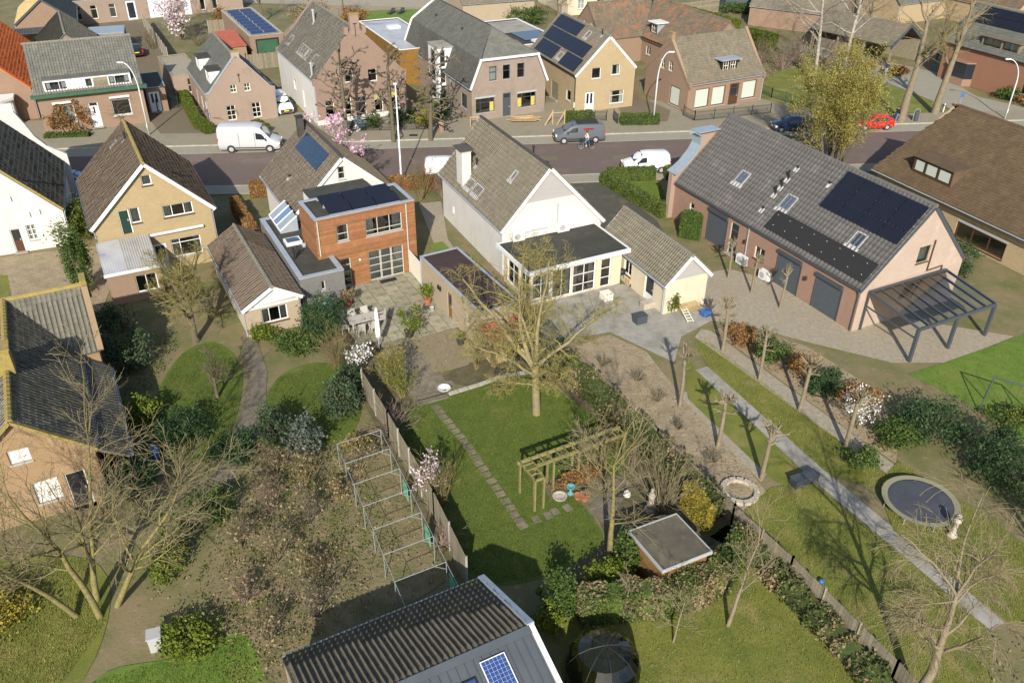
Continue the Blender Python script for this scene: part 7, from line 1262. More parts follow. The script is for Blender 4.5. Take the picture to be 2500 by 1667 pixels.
def hatch(name, label, loc, head, paint, s=1.):
    St = [(1.98, .36, .58, .66, .62, .46), (1.9, .24, .70, .78, .78, .62), (1.5, .2, .80, .88, .83, .72), (1.0, .2, .88, .97, .84, .74), (.35, .2, .92, 1.32, .845, .62), (.05, .2, .93, 1.44, .845, .60), (-.6, .2, .94, 1.48, .845, .60), (-1.35, .2, .95, 1.42, .84, .58), (-1.75, .22, .95, 1.15, .82, .62), (-1.92, .28, .88, .98, .78, .60)]
    return vehicle(name, label, loc, head, St, paint, (1.28, -1.2), .30, [[(.72, .05), (-.35, .05), (-.35, .8), (.1, .8)], [(-.42, .05), (-1.4, .08), (-1.3, .72), (-.42, .8)]], (.95, .1, .94), (-1.72, -1.38, .92))
hatch('car', 'bright red hatchback parked beside the willow and the park', (38.4, 89.65, .03), R(187), 'paint_red')
hatch('car', 'dark blue car half hidden behind the yellow willow', (29.3, 88.75, .03), R(187), 'paint_blue')
hatch('car', 'black car behind the white van in the farmhouse alley', (-28.2, 98.3), R(-62), 'paint_black')
hatch('car', 'light blue car in the shadow beside the white cottage', (-38.9, 71.3), R(5), 'paint_lightblue')
hatch('car', 'black car parked in the alley behind the dormer house', (-50.6, 116.4), R(118), 'paint_black')
# ------------------------------------------------------------------ people and the bicycle
def person(label, loc, rz, J, zones, r=1., hair='hair', cat='person'):
    """J: joints name -> (pos, radius); bones join them; one continuous skin"""
    t = thing('person', label, cat, loc, rz); names = list(J); idx = {n: i for i, n in enumerate(names)}
    E_ = [('pelvis', 'spine'), ('spine', 'chest'), ('chest', 'neck'), ('neck', 'head'), ('head', 'crown')]
    for s in 'lr': E_ += [('chest', s + 'sh'), (s + 'sh', s + 'el'), (s + 'el', s + 'wr'), (s + 'wr', s + 'ha'), ('pelvis', s + 'hip'), (s + 'hip', s + 'kn'), (s + 'kn', s + 'an'), (s + 'an', s + 'to')]
    me = bpy.data.meshes.new('body'); me.from_pydata([J[n][0] for n in names], [(idx[a], idx[b]) for a, b in E_], []); o = link('body', me, None, t)
    sm = o.modifiers.new('skin', 'SKIN'); sv = me.skin_vertices[0].data
    for n in names: k = J[n][1]; sv[idx[n]].radius = (k, k) if not isinstance(k, tuple) else k
    sv[idx['pelvis']].use_root = True
    ss = o.modifiers.new('sub', 'SUBSURF'); ss.levels = 2; ss.render_levels = 2
    dg = bpy.context.evaluated_depsgraph_get(); dg.update(); ev = o.evaluated_get(dg); nm = bpy.data.meshes.new_from_object(ev); o.modifiers.clear(); o.data = nm
    nm.polygons.foreach_set('use_smooth', [True] * len(nm.polygons))
    ms = ['skin'] + sorted(set(zones.values())); nm.materials.clear()
    for m in ms: nm.materials.append(MT(m))
    P = np.array([J[n][0] for n in names])
    for p in nm.polygons:
        c = np.array(p.center); b = None; best = 9
        for a, q in E_:
            A, B_ = P[idx[a]], P[idx[q]]; u = np.clip(np.dot(c - A, B_ - A) / (np.dot(B_ - A, B_ - A) + 1e-9), 0, 1); d = np.linalg.norm(c - A - u * (B_ - A))
            if d < best: best = d; b = (a, q)
        z = zones.get(b) or zones.get(b[1]); p.material_index = ms.index(z) if z else 0
    hd = Vector(J['head'][0]); cr = Vector(J['crown'][0]); mb = MB(); ax = (cr - hd).normalized(); mb.lathe([(.112, -.02), (.122, .05), (.10, .12), (.05, .155)], hd + Vector((-.018, 0, .02)), 12); mb.build('hair', hair, t, smooth=True)
    mb = MB(); mb.box(hd + Vector((.105, 0, -.01)), (.04, .03, .045)); mb.build('nose', 'skin', t)
    return t
def standing(step=.0, arm=.05, phone=False):
    J = dict(pelvis=((0, 0, .95), (.15, .12)), spine=((0, 0, 1.15), (.15, .11)), chest=((0, 0, 1.38), (.17, .12)), neck=((.01, 0, 1.53), .055), head=((.03, 0, 1.63), .1), crown=((.03, 0, 1.72), .085))
    for s, y, st in (('l', 1, step), ('r', -1, -step)):
        J.update({s + 'sh': ((0, y * .19, 1.42), .07), s + 'el': ((-.03 - st * .3, y * .25, 1.14), .05), s + 'wr': ((.06 - st * .5, y * .25, .92), .036), s + 'ha': ((.09 - st * .5, y * .24, .84), .04), s + 'hip': ((0, y * .1, .9), .1), s + 'kn': ((st * .5 + .02, y * .1, .5), .068), s + 'an': ((st, y * .1, .09), .045), s + 'to': ((st + .16, y * .11, .04), .04)})
    if phone: J['rel'] = ((.12, -.26, 1.2), .05); J['rwr'] = ((.24, -.16, 1.4), .036); J['rha'] = ((.22, -.12, 1.5), .04)
    return J
def zone(top, legs, shoes, sl=None):
    z = {('pelvis', 'spine'): top, ('spine', 'chest'): top, ('chest', 'neck'): top}
    for s in 'lr': z.update({('chest', s + 'sh'): top, (s + 'sh', s + 'el'): sl or top, (s + 'el', s + 'wr'): sl or top, ('pelvis', s + 'hip'): legs, (s + 'hip', s + 'kn'): legs, (s + 'kn', s + 'an'): legs, (s + 'an', s + 'to'): shoes})
    return z
person('person in dark top and pale blue jeans standing by the timber barn', (47.1, 109.9, .02), R(40), standing(.1, phone=True), zone('cloth_navy', 'denim_pale', 'shoe'))
person('person in black coat, jeans and white shoes half behind the thick tree trunk', (41.6, 91.6, .02), R(200), standing(.22), zone('cloth_black', 'denim', 'shoe'))
CY = thing('bicycle', 'black city bicycle ridden past the dark grey van', 'bicycle', (7.25, 82.35, .006), R(185))
for x in (.56, -.56):
    mb = MB(); Mx = Matrix.Rotation(R(90), 3, 'X'); N = 24
    mb.tube([(x + .335 * math.cos(a), 0, .355 + .335 * math.sin(a)) for a in np.linspace(0, 2 * math.pi, N + 1)], .022, 6, cap=False); w = mb.build('wheel', 'tyre', CY)
    mb = MB(); mb.tube([(x + .30 * math.cos(a), 0, .355 + .30 * math.sin(a)) for a in np.linspace(0, 2 * math.pi, N + 1)], .012, 4, cap=False); [mb.bar((x, 0, .355), (x + .3 * math.cos(a), 0, .355 + .3 * math.sin(a)), .005) for a in np.linspace(0, 6.28, 17)[:-1]]; mb.build('rim', 'rim', w)
    mb = MB(); mb.tube([(x + .375 * math.cos(a), 0, .355 + .375 * math.sin(a)) for a in np.linspace(.3, 2.9, 12)], .026, 5); mb.build('mudguard', 'black', CY)
mb = MB()
for a, b in (((-.05, 0, .32), (-.2, 0, .86)), ((-.05, 0, .32), (.4, 0, .72)), ((-.18, 0, .72), (.38, 0, .86)), ((-.56, 0, .355), (-.05, 0, .32)), ((-.56, 0, .355), (-.18, 0, .76)), ((.36, 0, 1.02), (.56, 0, .355))): mb.tube([a, b], .02, 6)
mb.build('frame', 'black', CY)
mb = MB(); mb.tube([(.36, 0, 1.0), (.33, 0, 1.1), (.28, .0, 1.12)], .018, 6); mb.tube([(.1, .28, 1.1), (.25, .24, 1.13), (.3, 0, 1.12), (.25, -.24, 1.13), (.1, -.28, 1.1)], .016, 6); mb.build('handlebar', 'black', CY)
mb = MB(); hexa(mb, [(-.36, .1, .9), (-.36, -.1, .9), (.0, -.03, .9), (.0, .03, .9)], [(-.36, .09, .97), (-.36, -.09, .97), (.0, -.02, .96), (.0, .02, .96)]); mb.build('saddle', 'black', CY)
mb = MB(); mb.box((-.55, 0, .8), (.42, .16, .03)); mb.box((-.5, .14, .62), (.36, .1, .3)); mb.box((-.5, -.14, .62), (.36, .1, .3)); mb.build('carrier_bags', 'cloth_black', CY)
mb = MB(); mb.box((.55, 0, .93), (.3, .36, .25)); mb.build('front_crate', 'black', CY)
J = dict(pelvis=((-.18, 0, 1.04), (.15, .13)), spine=((-.13, 0, 1.24), (.15, .12)), chest=((-.05, 0, 1.46), (.17, .13)), neck=((0, 0, 1.6), .055), head=((.04, 0, 1.71), .1), crown=((.04, 0, 1.8), .085))
for s, y, kn, an in (('l', 1, (.2, .8), (.0, .44)), ('r', -1, (.18, .62), (-.06, .24))): J.update({s + 'sh': ((-.02, y * .19, 1.48), .07), s + 'el': ((.12, y * .27, 1.28), .05), s + 'wr': ((.16, y * .26, 1.15), .036), s + 'ha': ((.17, y * .26, 1.12), .04), s + 'hip': ((-.14, y * .1, 1.0), .1), s + 'kn': ((kn[0], y * .12, kn[1]), .07), s + 'an': ((an[0], y * .13, an[1]), .045), s + 'to': ((an[0] + .15, y * .14, an[1] - .05), .04)})
person('cyclist in beige jacket and blue jeans riding past the dark grey van', (7.25, 82.35, .006), R(185), J, zone('jacket_beige', 'denim', 'shoe'))
# ------------------------------------------------------------------ street furniture
def lamp(label, loc, h, arm=0., ang=0.):
    t = thing('street_lamp', label, 'street lamp', (*loc, 0), ang, 'white street lamps'); mb = MB()
    if arm: pts = [(0, 0, 0), (0, 0, h * .62)] + [(arm * (1 - math.cos(a)), 0, h * .62 + h * .37 * math.sin(a)) for a in np.linspace(.15, 1.45, 8)]; rad = [.09, .075] + [.06 - .003 * i for i in range(8)]
    else: pts = [(0, 0, 0), (0, 0, 1.2), (0, 0, 1.25), (0, 0, h)]; rad = [.11, .11, .085, .05]
    mb.tube(pts, rad, 10); mb.build('post', 'pole', t, smooth=True); e = pts[-1]
    mb = MB(); mb.box((e[0] + (.28 if arm else 0), 0, e[2] + .02), (.6 if arm else .3, .2, .1)); mb.build('lamp_head', 'white', t)
    mb = MB(); mb.box((0, -.1 if not arm else .1, 1.0), (.1, .05, .4)); mb.build('service_door', 'pole', t); return t
lamp('tall straight white lamp post between the orange extension and the white van', (-10.22, 73.3), 8.9)
lamp('curved white lamp post before the dormer house', (-37.5, 85.1), 7.4, 1.1, R(180)); lamp('curved white lamp post before the shop house', (14.9, 89.8), 7.8, 1.0, 0); lamp('curved white lamp post at the far right beside the brown roof', (54.2, 93.0), 6.6, 1.6, R(180))
def ironfence(name, label, pts, h=1.0, m='iron', step=.14, cat='fence', curve=0.):
    t = thing(name, label, cat, (*pts[0], 0)); o = Vector((*pts[0], 0))
    for a, b in zip(pts, pts[1:]):
        a = Vector((*a, 0)) - o; b = Vector((*b, 0)) - o; L = (b - a).length; n = int(L / step); mb = MB(); mr = MB()
        for i in range(n): p = a.lerp(b, (i + .5) / n); hh = h + curve * math.sin(math.pi * i / n); mb.bar(p + Vector((0, 0, .05)), p + Vector((0, 0, hh)), .022)
        bb = mb.build('bars', m, t); bb['kind'] = 'stuff'
        for z in (.15, h - .12): mr = MB(); mr.bar(a + Vector((0, 0, z)), b + Vector((0, 0, z)), .03); mr.build('rail', m, t)
        k = max(1, round(L / 2.4))
        for i in range(k + 1): p = a.lerp(b, i / k); mp = MB(); mp.bar(p, p + Vector((0, 0, h + .12)), .07); mp.build('post', m, t)
    return t
ironfence('iron_fence', 'black iron fence in front of the shop house', [(18.7, 93.2), (19.6, 91.3), (28.6, 94.3)], 1.1)
ironfence('iron_fence', 'low black iron fence of the farmhouse garden', [(-16.6, 86.7), (-9.0, 87.5)], .9)
ironfence('iron_fence', 'dark green iron fence along the park lawn', [(28.8, 103.2), (30.2, 100.2), (32.6, 96.9), (36, 95.6)], 1.1, 'darkgreen')
ironfence('iron_gate', 'green arched iron gate beside the dormer house porch', [(-39.2, 92.5), (-37.5, 94.2)], 1.3, 'darkgreen', .12, 'gate', .35)
ironfence('iron_gate', 'small black iron gate left of the drive hedge', [(8.7, 91.0), (10.0, 91.1)], 1.1, 'iron', .1, 'gate')
ironfence('iron_gate', 'open black iron gate at the right hedge', [(11.1, 89.9), (10.8, 91.5)], 1.1, 'iron', .1, 'gate')
def boardfence(name, label, pts, h, bw=.14, m='wood_grey', post='concrete', pstep=1.9, cat='fence', horiz=False, gap=.012):
    t = thing(name, label, cat, (*pts[0], 0)); o = Vector((*pts[0], 0)); rg = random.Random(len(pts) + int(h * 100)); me = {}
    for a, b in zip(pts, pts[1:]):
        a = Vector((*a, 0)) - o; b = Vector((*b, 0)) - o; L = (b - a).length; an = math.atan2((b - a).y, (b - a).x)
        if horiz: n = int(h / bw); key = ('h', round(L, 3)); dims = (L, .03, bw - gap)
        else: n = int(L / bw); key = ('v', h); dims = (bw - gap, .025, h)
        if key not in me: mb = MB(); mb.box((0, 0, 0), dims); me[key] = mb.mesh('board'); me[key].materials.append(MT(m))
        for i in range(n):
            ob = link('board', me[key], None, t); p = (a.lerp(b, .5) + Vector((0, 0, .08 + (i + .5) * bw))) if horiz else a.lerp(b, (i + .5) / n) + Vector((0, 0, h / 2 + .04 + rg.uniform(-.012, .012)))
            ob.location = p; ob.rotation_euler = (0, rg.uniform(-.006, .006), an)
        k = max(1, round(L / pstep))
        for i in range(k + 1): p = a.lerp(b, i / k); mp = MB(); mp.box(p + Vector((0, 0, h / 2 + .08)), (.1, .1, h + .12)); mp.build('post', post, t)
    return t
boardfence('board_fence', 'long weathered board fence with concrete posts left of the lawn', [(-8.7, 40.6), (-6.7, 36.7), (-3.7, 30.5), (-1.9, 26.3)], 1.75)
boardfence('board_fence', 'thin dark board fence along the right garden boundary', [(4.0, 43.6), (7.9, 36.0), (10.8, 30.3), (12.7, 27.0), (15.4, 21.6), (16.6, 18.6)], 1.25, .18, 'wood_grey', 'wood_grey')
boardfence('slat_screen', 'whitewashed horizontal slat screen beside the glazed doors', [(-7.55, 55.9), (-6.4, 53.6)], 1.8, .12, 'cream', 'wood_grey', horiz=True)
boardfence('board_fence', 'tall weathered board fence along the far alley', [(-55.2, 132.0), (-49.6, 121.5), (-44.8, 112.4)], 1.9, .2)
boardfence('board_fence', 'board fence behind the pale pink magnolia', [(-44.5, 128.5), (-40.5, 130.2)], 1.8, .2)
boardfence('board_fence', 'black board fence behind the brown block near the lawn', [(-18.6, 118.6), (-20.6, 124.0)], 1.7, .3, 'black', 'black')
boardfence('board_fence', 'pale slatted fence behind the long bright hedge', [(26.5, 143), (33, 146.5)], 2.0, .2, 'wood_grey', 'wood_grey', horiz=True)
GW = thing('garden_wall', 'low pale wall along the park thicket', 'wall', (42.3, 121.4, 0)); mb = MB(); mb.bar((0, 0, .3), (5.0, -9.6, .3), .35, .6); mb.build('wall', 'concrete', GW); mb = MB(); mb.bar((0, 0, .63), (5.0, -9.6, .63), .42, .06); mb.build('coping', 'kerb', GW)
BN = thing('litter_bin', 'grey litter bin with round hood on the park pavement', 'litter bin', (43.9, 92.0, .1), R(10)); mb = MB(); mb.lathe([(.26, 0), (.28, .1), (.28, .95), (.24, 1.0)], (0, 0, 0), 16); mb.build('drum', 'anthracite', BN); mb = MB(); mb.tube([(-.32, 0, 0), (-.32, 0, 1.1), (-.2, 0, 1.3), (.2, 0, 1.3), (.32, 0, 1.1), (.32, 0, 0)], .035, 6); mb.build('hoop', 'galv', BN)
SG = thing('road_sign', 'thin grey sign post with a small blue sign by the park path', 'sign', (49.4, 94.2, 0)); mb = MB(); mb.tube([(0, 0, 0), (0, 0, 2.5)], .035, 8); mb.build('post', 'galv', SG); mb = MB(); mb.box((0, -.05, 2.3), (.4, .02, .4)); mb.build('sign_plate', 'blue_toy', SG)
BO = thing('bollard', 'white striped bollard on the park path', 'bollard', (48.4, 95.4, 0)); mb = MB(); mb.tube([(0, 0, 0), (0, 0, 1.0)], .06, 8); mb.build('post', 'white', BO); mb = MB(); mb.tube([(0, 0, .7), (0, 0, .8)], .064, 8); mb.build('band', 'lamp_red', BO)
GP = thing('gate_pillar', 'small red brick gate pillar beside the right pollarded lime', 'pillar', (-7.6, 86.8, 0), R(10)); mb = MB(); mb.box((0, 0, .55), (.45, .45, 1.1)); mb.build('pillar', 'brick_red', GP); mb = MB(); mb.box((0, 0, 1.13), (.55, .55, .08)); mb.build('cap', 'concrete', GP)
PK = thing('plank_pile', 'pile of pale new planks before the gambrel house', 'planks', (1.2, 90.7, .0), R(8))
for i in range(9): mb = MB(); rg_ = random.Random(i); mb.box((rg_.uniform(-.5, .5), rg_.uniform(-.5, .5), .06 + .045 * i), (rg_.uniform(2.2, 3.6), .22, .04), Matrix.Rotation(rg_.uniform(-.15, .15), 3, 'Z')); mb.build('plank', 'wood_pale', PK)
TB = thing('timber_props', 'pale wooden props with a rail beside the grey van', 'props', (4.6, 90.0, 0), R(6))
for x in (-.5, .8): mb = MB(); mb.bar((x, 0, 0), (x, 0, 1.5), .1); mb.build('prop', 'wood_pale', TB); mb = MB(); mb.bar((x - .9, -.5, 0), (x, 0, 1.3), .09); mb.build('brace', 'wood_pale', TB)
mb = MB(); mb.bar((-.5, 0, 1.2), (.8, 0, 1.25), .05); mb.build('rail', 'wood_pale', TB)
TB = thing('timber_barrier', 'small wooden barrier at the gambrel house corner', 'barrier', (-4.4, 88.9, 0), R(30))
for x in (-.3, .5): mb = MB(); mb.bar((x, 0, 0), (x, 0, 1.1), .08); mb.build('post', 'wood_pale', TB)
mb = MB(); mb.bar((-.3, 0, 1.0), (.9, 0, .9), .07); mb.build('rail', 'wood_pale', TB)
mb = MB(); mb.box((0, 0, .104), (.85, .6, .012)); o = mb.build('drain_cover', 'iron', None, label='dark square drain cover in the far pavement', cat='drain cover'); o.location = (-10.4, 85.6, 0)
# sun loungers on the far lawn
for i, (p, lb) in enumerate((((-19.9, 142.6), 'black sun lounger, left of the pair on the far lawn'), ((-18.4, 142.9), 'black sun lounger, right of the pair on the far lawn'))):
    L_ = thing('sun_lounger', lb, 'sun lounger', (*p, 0), R(70), 'sun loungers on the far lawn'); mb = MB(); mb.box((0, 0, .3), (1.3, .65, .06)); mb.build('seat', 'plastic', L_); mb = MB(); mb.bar((.62, 0, .32), (1.15, 0, .75), .65, .05); mb.build('backrest', 'plastic', L_)
    for x in (-.5, .5):
        for y in (-.28, .28): mb = MB(); mb.box((x, y, .14), (.06, .06, .28)); mb.build('leg', 'plastic', L_)
# ------------------------------------------------------------------ centre garden: paving pieces
def inside(poly, x, y):
    c = False; j = len(poly) - 1
    for i in range(len(poly)):
        if (poly[i][1] > y) != (poly[j][1] > y) and x < (poly[j][0] - poly[i][0]) * (y - poly[i][1]) / (poly[j][1] - poly[i][1]) + poly[i][0]: c = not c
        j = i
    return c
def piece(dims, m, bev=.01):
    mb = MB(); x, y, z = dims[0] / 2, dims[1] / 2, dims[2]; b = bev
    hexa(mb, [(-x, -y, 0), (x, -y, 0), (x, y, 0), (-x, y, 0)], [(-x, -y, z - b), (x, -y, z - b), (x, y, z - b), (-x, y, z - b)]); hexa(mb, [(-x, -y, z - b), (x, -y, z - b), (x, y, z - b), (-x, y, z - b)], [(-x + b, -y + b, z), (x - b, -y + b, z), (x - b, y - b, z), (-x + b, y - b, z)])
    me = mb.mesh('slab'); me.materials.append(MT(m)); return me
pat = bpy.data.objects['patio_base']; pp = [(-12.1, 50.8), (-11.5, 54.6), (-7.2, 56.4), (-5.9, 53.8), (-3.3, 48.3), (-6.6, 46.7), (-8.3, 45.9), (-10.9, 46.5)]
c_, s_ = math.cos(R(28.5)), math.sin(R(28.5)); me = piece((.98, .98, .04), 'slab'); rg_ = random.Random(3)
for i in range(-12, 12):
    for j in range(-12, 12):
        u, v = i * 1.02, j * 1.02; x, y = -8.0 + c_ * u - s_ * v, 50.0 + s_ * u + c_ * v
        if inside(pp, x, y): o = link('slab', me, None, pat); o.location = (x, y, .008 + rg_.uniform(0, .008)); o.rotation_euler = (0, 0, R(28.5) + rg_.gauss(0, .008))
lawn = bpy.data.objects['lawn']; me = piece((.38, .47, .025), 'slab_old')
path = [(-4.55, 39.75), (-2.9, 37.1), (-1.3, 34.0), (.35, 30.6), (.75, 29.9)]
def along(pl, st):
    out = []
    for a, b in zip(pl, pl[1:]):
        a, b = Vector(a), Vector(b); L = (b - a).length; n = round(L / st)
        for i in range(n): out.append((a.lerp(b, (i + .5) / n), math.atan2(b.y - a.y, b.x - a.x)))
    return out
for p, an in along(path, .53) + along([(1.0, 30.4), (3.1, 31.5)], .55): o = link('stepping_stone', me, None, lawn); o.location = (p.x + rg_.gauss(0, .04), p.y, .004 + rg_.uniform(0, .008)); o.rotation_euler = (0, 0, an + rg_.gauss(0, .09))
me = piece((.62, .28, .09), 'kerb')
for p, an in along([(-3.75, 40.75), (-2.0, 41.7), (-.35, 42.75), (1.0, 43.1)], .64): o = link('edging_stone', me, None, lawn); o.location = (p.x, p.y, .004); o.rotation_euler = (0, 0, an + rg_.gauss(0, .02))
for nm, a, b, k in (('garden_step', (-8.25, 45.9), (-6.65, 46.65), 'patio_base'), ('garden_step', (-8.1, 45.35), (-6.55, 46.1), 'patio_base'), ('garden_step', (-5.5, 39.75), (-3.75, 40.6), 'lawn'), ('garden_step', (-5.6, 40.1), (-3.8, 40.95), 'lawn')):
    mb = MB(); mb.bar((*a, .07), (*b, .07), .42, .12); mb.build(nm, 'slab_old', bpy.data.objects[k])
# pergola
PG = thing('pergola', 'L-shaped mossy timber pergola standing on the lawn', 'pergola', (.47, 32.4, 0), R(29)); z = 2.0
def bm_(a, b, w=.06, h=.14, nm='beam'): mb = MB(); mb.bar((*a, z), (*b, z), w, h); mb.build(nm, 'wood_moss', PG)
bm_((-.15, 0), (6.0, 0)); bm_((.45, -.62), (6.0, -.62)); bm_((-.15, .06), (6.0, .06)); bm_((.45, -.56), (6.0, -.56)); bm_((0, .1), (0, -1.55)); bm_((.5, -.5), (.5, -1.55)); bm_((-.05, -1.5), (.55, -1.5))
for i in range(12): x = .55 + i * .48; mb = MB(); mb.bar((x, .1, z + .08), (x, -.7, z + .08), .05, .06); mb.build('rafter', 'wood_moss', PG)
for y in (-.35, -.75, -1.15): mb = MB(); mb.bar((-.05, y, z + .08), (.55, y, z + .08), .05, .06); mb.build('rafter', 'wood_moss', PG)
for x, y in ((0, 0), (.0, -1.5), (.5, -1.5), (.5, -.6), (1.6, 0), (1.6, -.6), (3.1, 0), (3.1, -.6), (4.5, 0), (4.5, -.6), (5.9, 0), (5.9, -.6)): mb = MB(); mb.box((x, y, z / 2), (.1, .1, z)); mb.build('post', 'wood_moss', PG)
# table and chairs, parasol
TA = thing('garden_table', 'long grey garden table on the slab patio', 'table', (-9.85, 48.1, .05), R(28)); mb = MB(); [mb.box((0, -.42 + i * .17, .73), (1.9, .155, .035)) for i in range(6)]; tt = mb.build('table_top', 'rattan', TA); tt['kind'] = 'stuff'
for x in (-.8, .8):
    for y in (-.35, .35): mb = MB(); mb.box((x, y, .35), (.08, .08, .7)); mb.build('leg', 'rattan', TA)
def chair(lb, p, rz):
    t = thing('garden_chair', lb, 'chair', (p[0], p[1], .05), rz, 'pale woven chairs round the garden table'); mb = MB(); mb.box((0, 0, .43), (.5, .52, .08)); mb.build('seat', 'rattan', t); mb = MB(); mb.bar((-.24, 0, .45), (-.33, 0, .95), .5, .06); mb.build('backrest', 'rattan', t)
    for x in (-.22, .22):
        for y in (-.22, .22): mb = MB(); mb.box((x, y, .2), (.05, .05, .4)); mb.build('leg', 'rattan', t)
    for y in (-.26, .26): mb = MB(); mb.box((-.02, y, .63), (.45, .06, .05)); mb.box((.18, y, .52), (.05, .05, .2)); mb.build('armrest', 'rattan', t)
def tl(x, y): return (-9.85 + x * math.cos(R(28)) - y * math.sin(R(28)), 48.1 + x * math.sin(R(28)) + y * math.cos(R(28)))
for (x, y, r_, lb) in ((-.45, .78, -90, 'woven chair on the house side of the table, left'), (.45, .78, -90, 'woven chair on the house side of the table, right'), (-.45, -.78, 90, 'woven chair on the lawn side of the table, left'), (.45, -.78, 90, 'woven chair on the lawn side of the table, right'), (-1.3, 0, 0, 'woven chair at the left head of the table'), (1.3, 0, 180, 'woven chair at the right head of the table')): chair(lb, tl(x, y), R(28 + r_))
PS = thing('parasol', 'folded white parasol on a dark stand beside the garden table', 'parasol', (-8.45, 45.5, .02)); mb = MB(); mb.lathe([(.03, .9), (.2, 1.0), (.17, 1.6), (.13, 2.4), (.08, 3.0), (.02, 3.1)], (0, 0, 0), 9); mb.build('folded_cloth', 'cloth_white', PS, smooth=True); mb = MB(); mb.tube([(0, 0, 0), (0, 0, 3.15)], .03, 8); mb.build('pole', 'grey_paint', PS); mb = MB(); mb.box((0, 0, .05), (.9, .12, .1)); mb.box((0, 0, .05), (.12, .9, .1)); mb.build('base', 'black', PS)
# pots
def pot(label, p, r_, h, m, plant=None, cat='plant pot'):
    t = thing('plant_pot', label, cat, (p[0], p[1], .04)); mb = MB(); mb.lathe([(r_ * .7, 0), (r_ * .95, h * .85), (r_ * 1.05, h), (r_ * .9, h), (r_ * .85, h * .8), (.02, h * .78)], (0, 0, 0), 14); mb.build('pot', m, t)
    if plant:
        lm, hh, rr, n = plant; g = np.random.default_rng(int(abs(p[0] * 100))); P = clumps(g, n, rr, rr, hh, h + .1, 14, .3); V, F = quads(P, .09, g, .2); nmesh('foliage', V, F, lm, t); mb = MB()
        for k in range(5): a = k * 1.26; mb.tube([(0, 0, h * .8), (math.cos(a) * rr * .3, math.sin(a) * rr * .3, h + hh * .4), (math.cos(a) * rr * .7, math.sin(a) * rr * .7, h + hh * .8)], [.03, .02, .01], 5)
        mb.build('stems', 'bark', t)
pot('tall leafy oleander in a dark pot on the patio', (-6.7, 47.0), .32, .5, 'pot_dark', ('leaf_lime', 1.7, .75, 750)); pot('green shrub in a terracotta pot by the garage wall', (-5.9, 51.3), .28, .45, 'terracotta', ('leaf_lime', 1.0, .5, 450)); pot('dark pot with a small plant at the brick terrace edge', (-3.3, 46.2), .28, .4, 'pot_dark', ('leaf_green', .35, .25, 120)); pot('potted grass beside the grey brick extension', (-11.3, 50.9), .25, .4, 'terracotta', ('leaf_dry', .8, .5, 420)); pot('small terracotta pot next to the potted grass', (-11.75, 50.4), .2, .3, 'terracotta', ('leaf_green', .4, .25, 120)); pot('silver pot beside the garage wall', (-5.5, 50.4), .16, .25, 'silver'); pot('orange pot on the seat paving by the bare tree', (3.75, 31.9), .26, .3, 'terracotta', ('leaf_dry', .2, .2, 80)); pot('second orange pot close to the water bowl', (3.4, 32.0), .22, .25, 'terracotta'); 
mb = MB(); mb.lathe([(.1, 0), (.25, .05), (.4, .2), (.38, .22), (.2, .1), (.02, .08)], (0, 0, .02), 14); o = mb.build('stone_bowl', 'bloom_white', None, label='white stone bowl at the end of the old paving', cat='bowl'); o.location = (-4.0, 41.15, 0)
mb = MB(); mb.lathe([(.2, 0), (.5, .08), (.6, .34), (.56, .36), (.4, .14), (.02, .12)], (0, 0, 0), 14); o = mb.build('paddling_tub', 'turquoise', None, label='turquoise tub leaning at the grey brick extension', cat='tub'); o.location = (-12.9, 50.3, .35); o.rotation_euler = (R(48), 0, R(20))
mb = MB(); mb.lathe([(.16, 0), (.18, .08), (.07, .14), (.06, .4), (.22, .48), (.23, .53), (.19, .53), (.03, .47)], (0, 0, 0), 14); o = mb.build('bird_bath', 'turquoise', None, label='turquoise bowl on a stand beside the pergola', cat='bird bath'); o.location = (3.05, 32.35, .015)
mb = MB(); mb.lathe([(.3, 0), (.36, .04), (.38, .12), (.3, .12), (.26, .06), (.02, .05)], (0, 0, 0), 14); o = mb.build('stone_dish', 'stone', None, label='shallow round stone dish beside the pergola post', cat='dish'); o.location = (2.5, 32.1, .015)
ST = thing('garden_statue', 'pale weathered stone statue beside the spreading shrub', 'statue', (6.95, 31.2, 0), R(30)); mb = MB(); mb.box((0, 0, .12), (.45, .45, .24)); mb.build('plinth', 'stone', ST); mb = MB(); mb.lathe([(.16, 0), (.2, .2), (.13, .5), (.19, .75), (.16, .95), (.06, 1.02), (.1, 1.12), (.08, 1.22), (.02, 1.26)], (0, 0, .24), 10); mb.build('figure', 'stone', ST, smooth=True)
mb = MB(); mb.lathe([(.12, 0), (.2, .1), (.16, .3), (.05, .45)], (0, 0, 0), 8); o = mb.build('stone_ornament', 'cream', None, label='small cream garden ornament among the bare branches', cat='ornament'); o.location = (5.9, 32.2, .02)
